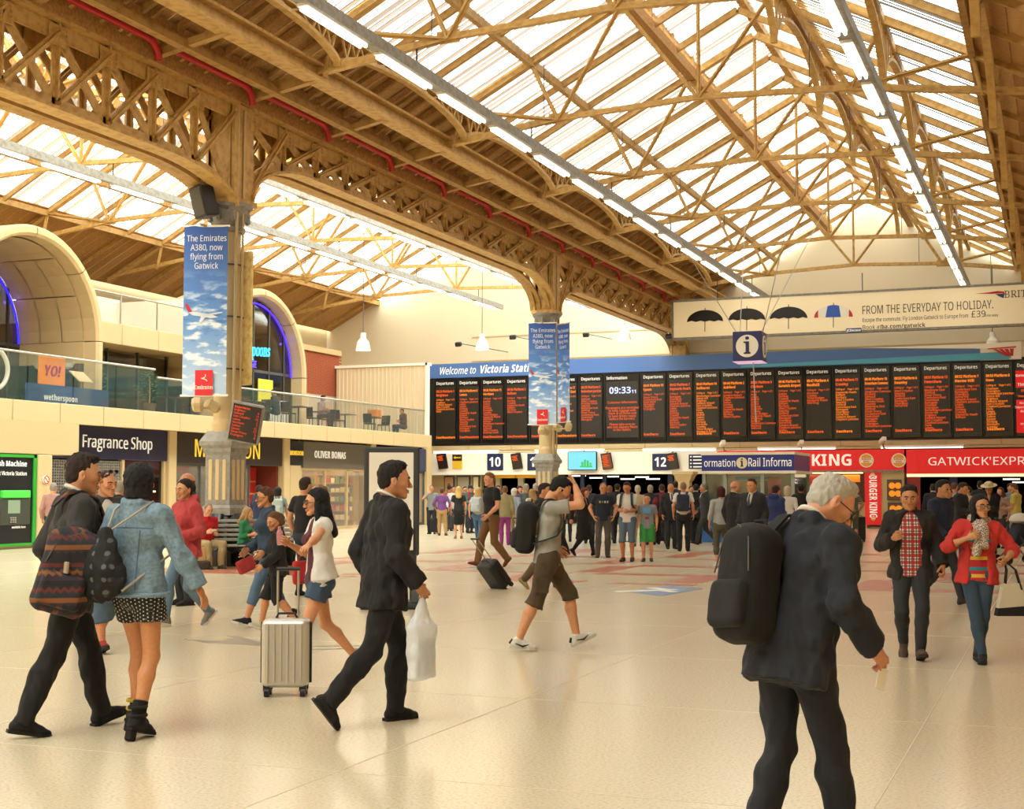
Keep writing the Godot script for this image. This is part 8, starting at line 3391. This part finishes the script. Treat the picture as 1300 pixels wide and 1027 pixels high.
const SIT := {"pel": 0.5, "lf": Vector3(0.13, 0.085, 0.42), "rf": Vector3(-0.13, 0.085, 0.44), "lh": Vector3(0.12, 0.68, 0.26), "rh": Vector3(-0.1, 0.72, 0.25), "lk": Vector3(0.15, 1, 0.4), "rk": Vector3(-0.15, 1, 0.4), "lean": 6.0, "head": Vector2(8, 0)}
func poses(k: String) -> Dictionary:
	match k:
		"s2": return with(STAND, {"lh": Vector3(0.08, 1.1, 0.27), "rh": Vector3(-0.09, 1.12, 0.26), "head": Vector2(16, 0)})
		"s3": return with(STAND, {"lh": Vector3(0.24, 0.96, 0.1), "rh": Vector3(-0.24, 0.96, 0.1), "le": Vector3(0.8, 0, -0.7), "re": Vector3(-0.8, 0, -0.7), "rf": Vector3(-0.14, 0.085, 0.04)})
		"s4": return with(STAND, {"rh": Vector3(-0.1, 1.42, 0.2), "re": Vector3(-0.8, -0.7, 0.2), "lf": Vector3(0.12, 0.085, 0.1)})
		"w1": return walk(true, 0.85)
		"w2": return walk(false, 0.85)
		"wt": return with(walk(true, 0.8), {"rh": Vector3(-0.26, 0.93, -0.22), "rg": 1.0})
		"sit": return SIT
	return STAND
var sackm := {}
# px, feet y, face, height, pose, fem, hair, hair colour, top, top colour, bottom, bottom colour, shoes, skin, label, extras
func row(r: Array, cell: float, group := "") -> Node3D:
	var o := {"h": r[3], "face": r[2], "cell": cell, "key": "%s|%.3f" % [r[4], cell], "fem": r[5], "hair": r[6], "hairc": r[7], "top": r[8], "topc": r[9], "bot": r[10], "botc": r[11], "shoec": r[12], "skin": r[13], "pose": poses(r[4])}
	if group != "":
		o.group = group
	var ex: Dictionary = r[15] if r.size() > 15 else {}
	o.merge(ex, true)
	var at_p = fl(r[0], r[1]) if not ex.has("at") else ex.at
	var p := person(at_p, o, r[14])
	if ex.has("sack"):
		var g := gear("rucksack", ex.sackl, "rucksack", p)
		var s: Dictionary = o.sk
		var k := "sack%s" % r[4]
		if not mesh_cache.has(k):
			mesh_cache[k] = job([rbox(s.P + s.T * Vector3(0, 0.28, -0.22), Vector3(0.1, 0.16, 0.04), 0.055, s.T, 0.02), rbox(s.P + s.T * Vector3(0, 0.2, -0.31), Vector3(0.07, 0.06, 0.01), 0.03, s.T, 0.02)], 0.022)
		place("bag_body", mesh_cache[k], cl(ex.sack), g)
		for q in [-1.0, 1.0]:
			var b := MB.new()
			strap(b, s, q, 0.145, 0.055)
			part("shoulder_strap", b, cl(ex.sack), g)
	if ex.has("hat"):
		var s: Dictionary = o.sk
		var b := MB.new()
		var hm: Array = [[0.2, 0.075], [0.19, 0.09], [0.105, 0.085], [0.1, 0.15], [0.06, 0.175], [0.0, 0.178]] if ex.hat == "brim" else [[0.1, 0.06], [0.1, 0.11], [0.06, 0.145], [0.0, 0.15]]
		b.lathe(hm, 18)
		if ex.hat != "brim":
			b.cbox(Transform3D(Basis(), Vector3(0, 0.07, 0.12)), Vector3(0.13, 0.012, 0.1), 0.005)
		place("hat" if ex.hat == "brim" else "cap", b.mesh(), cl(ex.hatc), p, Transform3D(s.H, s.head + s.H * Vector3(0, 0, -0.012)))
	return p

func middle():
	var c := 0.02
	var p := row([624, 720, -62, 1.95, "w2", false, "short", "8a6238", "polo", "17161a", "long", "7d5630", "6a3a22", "d8a080", "tall man in black polo shirt and brown trousers striding left"], c)
	p = row([766, 708, 6, 1.74, "s3", false, "crop", "6a5a4c", "tee", "1c2636", "long", "5c554e", "3a332e", "c98f6c", "bearded man in navy tee shirt with a row of small coloured prints"], c)
	var b := MB.new()
	for k in 4:
		b = MB.new()
		b.cbox(Transform3D(Basis(), Vector3(-0.09 + k * 0.06, 1.3, 0.135)), Vector3(0.035, 0.05, 0.02), 0.004)
		part("shirt_print", b, cl(["d8b040", "5a9a50", "e0d8d0", "c8c0d8"][k]), p)
	row([784, 690, 160, 1.76, "s1", false, "crop", "2a211c", "jacket", "1d1f26", "long", "1c1c20", "161616", "b8845f", "man in dark jacket standing behind the navy tee shirt"], c)
	row([797, 713, -12, 1.76, "s2", false, "short", "2a1c16", "polo", "ece6de", "knee", "5f7488", "2a2624", "bf835c", "man in white polo shirt and denim shorts looking at his phone", {"sack": "3a4650", "sackl": "slate rucksack worn by the man in white polo shirt"}], c)
	p = row([822, 713, -4, 1.48, "s1", false, "short", "4a3422", "tee", "8f9296", "shorts", "3aa04c", "3a3a34", "cf9a74", "boy in grey tee shirt with a blue print and bright green shorts"], c)
	b = MB.new()
	b.cbox(Transform3D(Basis(), Vector3(0, 1.32, 0.13)), Vector3(0.2, 0.14, 0.025), 0.01)
	part("shirt_print", b, cl("6aa8d8"), p)
	b = MB.new()
	b.cbox(Transform3D(Basis(), Vector3(0, 1.13, 0.125)), Vector3(0.1, 0.06, 0.025), 0.008)
	part("shirt_print", b, cl("a03a3a"), p)
	row([741, 706, 62, 1.64, "wt", true, "bob", "6a2c20", "coat", "1a191d", "slim", "1a191d", "141414", "c99470", "woman in long black coat and black trousers pulling a suitcase"], c)
	row([708, 694, -20, 1.6, "s1", true, "bun", "5a3424", "tee", "e08a92", "long", "2a2a32", "1a1a1a", "d09c78", "woman in pink top partly hidden behind the man holding his forehead"], c)
	row([868, 700, 178, 1.78, "s1", false, "crop", "a08060", "tee", "ece8e0", "long", "1c1d26", "161616", "c98f6c", "man seen from behind in white tee shirt with a navy rucksack", {"sack": "2c3448", "sackl": "navy rucksack on the back of the man in white tee shirt"}], c)
	p = row([852, 697, 14, 1.74, "s1", false, "bald", "4a3a2c", "suit", "22232b", "long", "22232b", "161616", "c08560", "balding man in dark suit wearing a white pass on a lanyard"], c)
	b = MB.new()
	b.cbox(Transform3D(Basis(), Vector3(0.02, 1.15, 0.17)), Vector3(0.07, 0.1, 0.01), 0.004)
	part("pass_card", b, M.white, p)
	row([841, 692, 190, 1.76, "wt", false, "crop", "3a2a22", "jacket", "7a2030", "long", "1d1d22", "161616", "b97f5c", "man in maroon jacket beside the lanyard man"], c)
	row([826, 692, 185, 1.72, "s1", false, "crop", "a89c8c", "jacket", "242c40", "long", "5a5044", "2a2420", "c98f6c", "grey-haired person in navy jacket behind the boy"], c)
	row([810, 694, 172, 1.7, "s1", true, "short", "c8c0b0", "shirt", "c8b494", "long", "b0a084", "4a3a30", "d0a080", "grey-haired woman in beige behind the boy in green shorts"], c)
	row([896, 692, -84, 1.78, "w1", false, "crop", "8a8276", "suit", "3c3e42", "long", "3c3e42", "1a1a1a", "c98f6c", "man in grey suit walking left beside the information kiosk"], c)
	row([916, 720, 186, 1.64, "s1", true, "bob", "4a1a18", "blouse", "b4b8b8", "capri", "5e5a48", "e0dcd4", "cf9a74", "woman with dark red bobbed hair in a pale striped top, seen from behind"], c)
	row([934, 722, 132, 1.75, "s1", false, "bald", "b08a6a", "suit", "1d1c20", "long", "1d1c20", "161616", "d49c78", "bald man in black jacket facing the kiosk"], c)
	row([956, 730, -28, 1.78, "s1", false, "quiff", "4a2c1a", "suit", "24262c", "long", "24262c", "161616", "d0986f", "young man in dark suit and tie standing left of the white-haired man", {"tiec": "3c4a66"}], c)
	row([985, 716, 150, 1.68, "s2", true, "bun", "3a2018", "hoodie", "2a3a72", "slim", "2a2a32", "1a1a1a", "c98f6c", "person in blue hooded top behind the white-haired man"], c)
	row([1001, 705, 170, 1.66, "s1", true, "bob", "c8bca4", "shirt", "e4e0d8", "long", "5a5a60", "1a1a1a", "d0a080", "fair-haired woman in white shirt at the burger counter"], c)
	row([1018, 700, 178, 1.72, "s1", false, "short", "14110f", "jacket", "1a1a1e", "long", "1a1a1e", "161616", "9a6848", "black-haired person in black jacket at the burger counter"], c)
	row([1036, 690, 20, 1.62, "s1", true, "bun", "7a4a2c", "tee", "5a5048", "long", "2a2a30", "1a1a1a", "d49c78", "woman facing the viewer beside the white-haired man's head"], c)
	row([1083, 690, 200, 1.72, "s3", false, "crop", "5a4434", "tee", "6a6a5c", "knee", "5c5646", "2a2a2a", "b88060", "man in olive tee shirt and shorts beside the upright red sign"], c)
	row([1196, 768, 62, 1.73, "w1", false, "short", "1d1512", "jacket", "1e2846", "slim", "2c2f38", "3a3028", "bf8a64", "man in navy jacket walking right behind the couple"], c)
	row([1222, 716, 66, 1.74, "s2", false, "short", "3a2820", "jacket", "23252b", "long", "2a2b33", "161616", "c98f6c", "man in charcoal jacket reading behind the red-cardigan woman"], c)
	row([1207, 708, -18, 1.62, "s2", true, "bun", "8a3a24", "jacket", "3a3c44", "slim", "34506a", "1a1a1a", "d08a6c", "red-haired person in grey jacket behind the couple"], c)
	row([1258, 704, -16, 1.74, "s2", false, "crop", "5a5248", "coat", "17161a", "slim", "4a6a74", "2a2a2a", "c08a68", "person in wide cream hat and long black coat", {"hat": "brim", "hatc": "e8d8ac"}], c)
	row([1291, 704, -110, 1.76, "s2", false, "crop", "6a4a34", "tee", "e2d474", "knee", "b8b09c", "c8d04a", "cf9a74", "man in yellow tee shirt with a brown shoulder bag at the right edge"], c)
	# left side
	row([386, 757, 138, 1.76, "s1", false, "short", "3a261a", "polo", "18171b", "slim", "2a3442", "1a1a1a", "cf9a74", "man in black polo shirt with dark jeans standing behind the walkers"], c)
	row([408, 735, -110, 1.64, "s4", true, "long", "8a5a34", "blouse", "2f7f78", "slim", "2a3442", "1a1a1a", "d09c78", "woman in teal top shading her face beside the gift shop"], c)
	row([66, 708, 168, 1.74, "s1", false, "crop", "9a948a", "shirt", "b88a80", "long", "1c1c20", "161616", "cf9a74", "grey-haired man in red checked shirt in front of the cash machine"], c)
	row([150, 745, 150, 1.72, "s1", false, "crop", "a39a8c", "jacket", "1f2430", "slim", "3a4a66", "1a1a1a", "d0a080", "grey-haired person in navy jacket behind the man with sunglasses"], c)
	row([328, 700, 120, 1.7, "s1", false, "crop", "2a201a", "jacket", "22304e", "slim", "2a3040", "1a1a1a", "b8845f", "person in navy coat outside the red shop display"], c)
	row([352, 702, 176, 1.64, "s1", true, "bob", "1c1412", "tee", "8a9a94", "slim", "3a3a44", "1a1a1a", "c08a68", "dark-haired woman with a pale rucksack outside the shops", {"sack": "b8c4bc", "sackl": "pale grey rucksack on the dark-haired woman outside the shops"}], c)
	# bench sitters
	var bench := fl(285, 721)
	var br := deg_to_rad(32)
	var bp := bench + Basis(Vector3.UP, br) * Vector3(-0.38, -0.0, -0.02)
	p = row([0, 0, 26, 1.76, "sit", false, "crop", "8a7a66", "polo", "c8141c", "long", "b9a273", "3a322a", "d8a284", "man in red polo shirt and khaki trousers eating on the bench", {"at": bp}], 0.016)
	var s := skel(pose(SIT))
	b = MB.new()
	b.cbox(Transform3D(Basis(Vector3.UP, 0.4), (s.rwr + s.lwr) * 0.5 + Vector3(0.0, 0.06, 0.09)), Vector3(0.12, 0.05, 0.07), 0.02)
	var gg := gear("sandwich", "pale sandwich in the hands of the man in red polo shirt", "sandwich", p)
	part("bread", b, cl("e8d8b0"), gg)
	b = MB.new()
	b.cbox(Transform3D(Basis(Vector3.UP, br) * Basis(Vector3.BACK, 0.08), bp + Vector3(0.18, 0.29, 0.42)), Vector3(0.2, 0.28, 0.12), 0.015)
	gg = thing("paper_bag", "tan paper bag standing on the holdall at the seated man's feet", "bag")
	part("bag_body", b, cl("c9a068"), gg)
	gg = thing("holdall", "brown holdall on the floor between the seated man's feet", "bag", Vector3(bp.x + 0.22, 0.0, bp.z + 0.44), br)
	place("bag_body", job([rbox(Vector3(0, 0.09, 0), Vector3(0.12, 0.04, 0.06), 0.05, Basis(), 0.02)], 0.014, 0.01), cl("3a3026"), gg)
	b = MB.new()
	b.path([Vector3(-0.08, 0.17, 0), Vector3(-0.05, 0.24, 0), Vector3(0.05, 0.24, 0), Vector3(0.08, 0.17, 0)], 0.01, 6)
	part("handle", b, cl("3a3026"), gg)
	bp = bench + Basis(Vector3.UP, br) * Vector3(0.36, -0.0, -0.02)
	row([0, 0, 74, 1.64, "sit", true, "wavy", "b08a58", "blouse", "2f8a5a", "slim", "26282f", "1a1a1a", "d8a888", "fair-haired woman in green top sitting at the right end of the bench", {"at": bp}], 0.016)
	gg = thing("holdall", "black bag on the floor under the right end of the bench", "bag", Vector3(bp.x + 0.45, 0, bp.z + 0.1), br)
	place("bag_body", job([rbox(Vector3(0, 0.12, 0), Vector3(0.16, 0.06, 0.08), 0.05, Basis(), 0.02)], 0.016, 0.012), cl("17161a"), gg)
	# suitcases of the middle ground
	var q := fl(640, 747)
	suitcase("black suitcase tilted on two wheels behind the man holding his forehead", q, turn_of(q, -50.0), 0.72, mt(hx("1b1a1c"), 0.5, 0.0, null, 1.0, M.cloth, 0.4), Vector3(0.36, 0.5, 0.24), 1.0, false)
	q = fl(688, 748)
	row([688, 748, 78, 1.7, "w1", false, "short", "2a1c14", "jacket", "2c2a2a", "long", "6a5a40", "b09a60", "c98f6c", "person pulling the black suitcase, hidden behind the man holding his forehead"], c)
	q = fl(714, 706)
	suitcase("black upright suitcase tilted beside the woman in long black coat", q, turn_of(q, -40.0), 0.5, mt(hx("17161a"), 0.5), Vector3(0.4, 0.58, 0.26), 1.05, false)
	for r in [[573, 674, 0.38, 0.52, "2a2226", "dark suitcase beside the woman in purple top"], [599, 673, 0.5, 0.62, "1e2640", "navy suitcase behind the blonde woman in black skirt"], [655, 691, 0.5, 0.3, "2a2a2e", "low black bag on the floor beside the magenta trousers"], [551, 678, 0.36, 0.5, "141417", "black suitcase at the feet of the man by the cream corner"], [1091, 688, 0.36, 0.7, "161618", "black upright suitcase below the upright red sign"], [838, 690, 0.4, 0.55, "1d1d22", "dark suitcase beside the man in maroon jacket"]]:
		q = fl(r[0], r[1])
		suitcase(r[5], q, turn_of(q, 12.0), 0.0, mt(hx(r[4]), 0.5), Vector3(r[2], r[3], 0.25), r[3] + 0.45, false)
	# pushchair at the right edge
	q = fl(1294, 716)
	var pc := thing("pushchair", "dark blue pushchair with a white hood at the right edge", "pushchair", q, turn_of(q, -60))
	place("seat_shell", job([rbox(Vector3(0, 0.62, 0), Vector3(0.14, 0.16, 0.1), 0.06, Basis(Vector3.RIGHT, -0.4), 0.02)], 0.02), cl("232a3a"), pc)
	place("hood", job([ball(Vector3(0, 0.92, -0.05), Vector3(0.22, 0.16, 0.24), Basis(), 0.02, 1, [Vector3(0, -1, 0), 0.02])], 0.02), cl("e8e4dc"), pc)
	for k in [-1.0, 1.0]:
		b = MB.new()
		b.path([Vector3(k * 0.22, 1.05, -0.45), Vector3(k * 0.22, 0.55, -0.1), Vector3(k * 0.2, 0.1, 0.38)], 0.014, 6)
		b.path([Vector3(k * 0.22, 0.6, 0.1), Vector3(k * 0.22, 0.1, -0.3)], 0.014, 6)
		part("frame", b, M.darkgrey, pc)
		for z in [-0.3, 0.38]:
			b = MB.new()
			b.path([Vector3(k * 0.23 - 0.02, 0.1, z), Vector3(k * 0.23 + 0.02, 0.1, z)], 0.1, 14)
			part("wheel", b, M.black, pc)
	b = MB.new()
	b.tube(Vector3(-0.22, 1.05, -0.45), Vector3(0.22, 1.05, -0.45), 0.018, 8)
	part("push_bar", b, M.black, pc)

func crowd():
	var c := 0.03
	for r in [
		[548, 678, -8, 1.74, "s4", false, "crop", "3a2a22", "tee", "8e9490", "slim", "1d2028", "1a1a1a", "c08a68", "man in grey tee shirt against the cream corner, drinking"],
		[561, 680, 172, 1.64, "s3", true, "short", "5a3a26", "blouse", "7a4a92", "long", "c09a62", "4a3a2a", "c98f6c", "woman in purple top and khaki trousers, seen from behind"],
		[575, 674, 30, 1.72, "s1", false, "short", "1d1512", "shirt", "e0dcd4", "long", "3a3a40", "1a1a1a", "b8845f", "dark-haired man in white shirt beside the purple top"],
		[582, 684, 184, 1.68, "s1", true, "wavy", "d8b468", "tee", "2a2a2e", "skirt", "161618", "a87a5a", "d8a284", "woman with long blonde hair in black skirt, seen from behind"],
		[596, 677, 40, 1.74, "s2", false, "crop", "2a2420", "jacket", "56706e", "slim", "2a3040", "1a1a1a", "c98f6c", "person in dark cap with a red rucksack near platform 10", {"hat": "cap", "hatc": "22262c", "sack": "c02030", "sackl": "red rucksack on the person in dark cap"}],
		[607, 692, 168, 1.66, "w1", true, "wavy", "c8a060", "tee", "c9c2ae", "slim", "4a6c98", "2a2a2e", "d8a284", "fair-haired woman in jeans with a pale patterned rucksack", {"sack": "c4ccd2", "sackl": "pale patterned rucksack on the fair-haired woman in jeans"}],
		[641, 692, 182, 1.68, "s1", true, "short", "7a5230", "jacket", "a09468", "long", "a03a8c", "8a3a7a", "cf9a74", "woman in olive jacket and magenta trousers, seen from behind"],
		[653, 690, 150, 1.62, "s1", true, "bob", "dcd6ca", "shirt", "a8b4c4", "long", "b0a080", "3a3a3a", "d8a888", "white-haired woman in pale blue shirt beside the magenta trousers"],
		[668, 690, 186, 1.76, "s1", false, "crop", "a8a296", "tee", "5c6a6e", "long", "8a7c60", "3a3a3a", "c98f6c", "grey-haired man in slate tee shirt left of the second pillar"],
		[680, 686, 170, 1.78, "s1", false, "crop", "b8b0a4", "jacket", "2a2a30", "long", "3a3a40", "1a1a1a", "c98f6c", "grey-haired man in dark jacket against the second pillar"],
		[676, 694, -150, 1.6, "s2", true, "wavy", "a88450", "blouse", "d8ccb0", "slim", "8a8474", "3a3a3a", "d8a284", "fair-haired woman in cream bending her head by the second pillar"],
		[660, 684, 20, 1.7, "s1", true, "bob", "2a1a16", "jacket", "8a2050", "long", "2a2a30", "1a1a1a", "c98f6c", "woman in wine red jacket behind the white-haired woman"],
		[632, 682, 10, 1.72, "s1", false, "short", "4a3426", "jacket", "2a2c34", "long", "2c2c34", "1a1a1a", "c08a68", "man in dark jacket just right of the tall man in black polo"],
		[884, 690, 176, 1.74, "s1", false, "short", "1d1614", "suit", "1e1f26", "long", "1e1f26", "161616", "b8845f", "dark-suited man between the navy rucksack and the kiosk"],
		[878, 686, 20, 1.7, "s1", true, "bun", "3a2a20", "jacket", "1c1c22", "slim", "1c1c22", "161616", "c98f6c", "woman in black jacket by the short cream pillar"],
		[748, 690, 176, 1.72, "s1", false, "crop", "4a3a30", "jacket", "32343c", "long", "26262c", "161616", "b8845f", "man in grey jacket behind the black-coated woman"],
		[720, 688, 190, 1.7, "s1", true, "long", "4a2a1c", "jacket", "7a3038", "slim", "2a2a34", "161616", "c98f6c", "long-haired woman in brick red jacket near the television"],
		[1186, 694, 176, 1.74, "s1", false, "short", "2a201a", "suit", "24262c", "long", "24262c", "161616", "c08a68", "man in dark suit in the entrance under the red sign, leftmost"],
		[1213, 696, 150, 1.78, "s1", false, "crop", "6a4a34", "shirt", "b0a490", "long", "4a4a50", "161616", "d8a284", "man in beige shirt in the entrance behind the charcoal jacket"],
		[1230, 698, -60, 1.68, "s1", true, "bun", "4a3020", "blouse", "c8a890", "slim", "3a4048", "161616", "d8a284", "woman in pale pink blouse in the entrance under the red sign"],
		[1246, 690, 176, 1.84, "s1", false, "short", "2a1f1a", "jacket", "2a2c30", "long", "26262c", "161616", "c08a68", "tall dark-haired man behind the cream hat"],
		[1272, 696, -30, 1.64, "s4", true, "wavy", "5a3826", "blouse", "b08a80", "slim", "3a4048", "161616", "d8a284", "woman in dusty pink top between the cream hat and yellow tee shirt"],
		[1284, 690, 30, 1.76, "s1", false, "short", "3a2a20", "shirt", "8aa0b8", "long", "3a3a44", "161616", "c98f6c", "man in pale blue shirt behind the yellow tee shirt"],
		[590, 676, 20, 1.7, "s1", true, "short", "3a281e", "jacket", "4a3a34", "slim", "2a2a30", "161616", "c08a68", "person in brown jacket behind the blonde woman"],
		[570, 672, 176, 1.78, "s1", false, "short", "241a16", "tee", "9a5a4a", "long", "2a2a30", "161616", "b8845f", "man in rust tee shirt in front of the framed posters"],
		[774, 686, 178, 1.7, "s1", true, "bob", "8a5a34", "jacket", "384048", "slim", "2a2a30", "161616", "c98f6c", "brown-haired woman in slate jacket between the navy tee and white polo"],
		[858, 684, 178, 1.84, "s1", false, "short", "241a16", "jacket", "2a2a2e", "long", "2a2a30", "161616", "b8845f", "tall man in black jacket seen behind the lanyard man"],
	]:
		row(r, c, "")
	# cafe guests on the balcony
	var seats := [[405, 43.6, -120.0, "jacket", "1a1a1e", "short", "1d1512", "dark-jacketed guest seated on the balcony, seen from behind", false], [420, 46.9, 60.0, "shirt", "a88878", "short", "241a14", "guest in patterned pale shirt seated on the balcony", false], [518, 55.9, -60.0, "jacket", "24262c", "crop", "1d1512", "guest in dark jacket seated at the far end of the balcony", false]]
	for q in seats:
		var at_p := W(-26.65 if q[1] < 47.5 else -27.5, 3.96, q[1])
		row([0, 0, q[2], 1.74, "sit", q[8], q[5], q[6], q[3], q[4], "long", "2a2c34", "161616", "b8845f", q[7], {"at": at_p}], c)
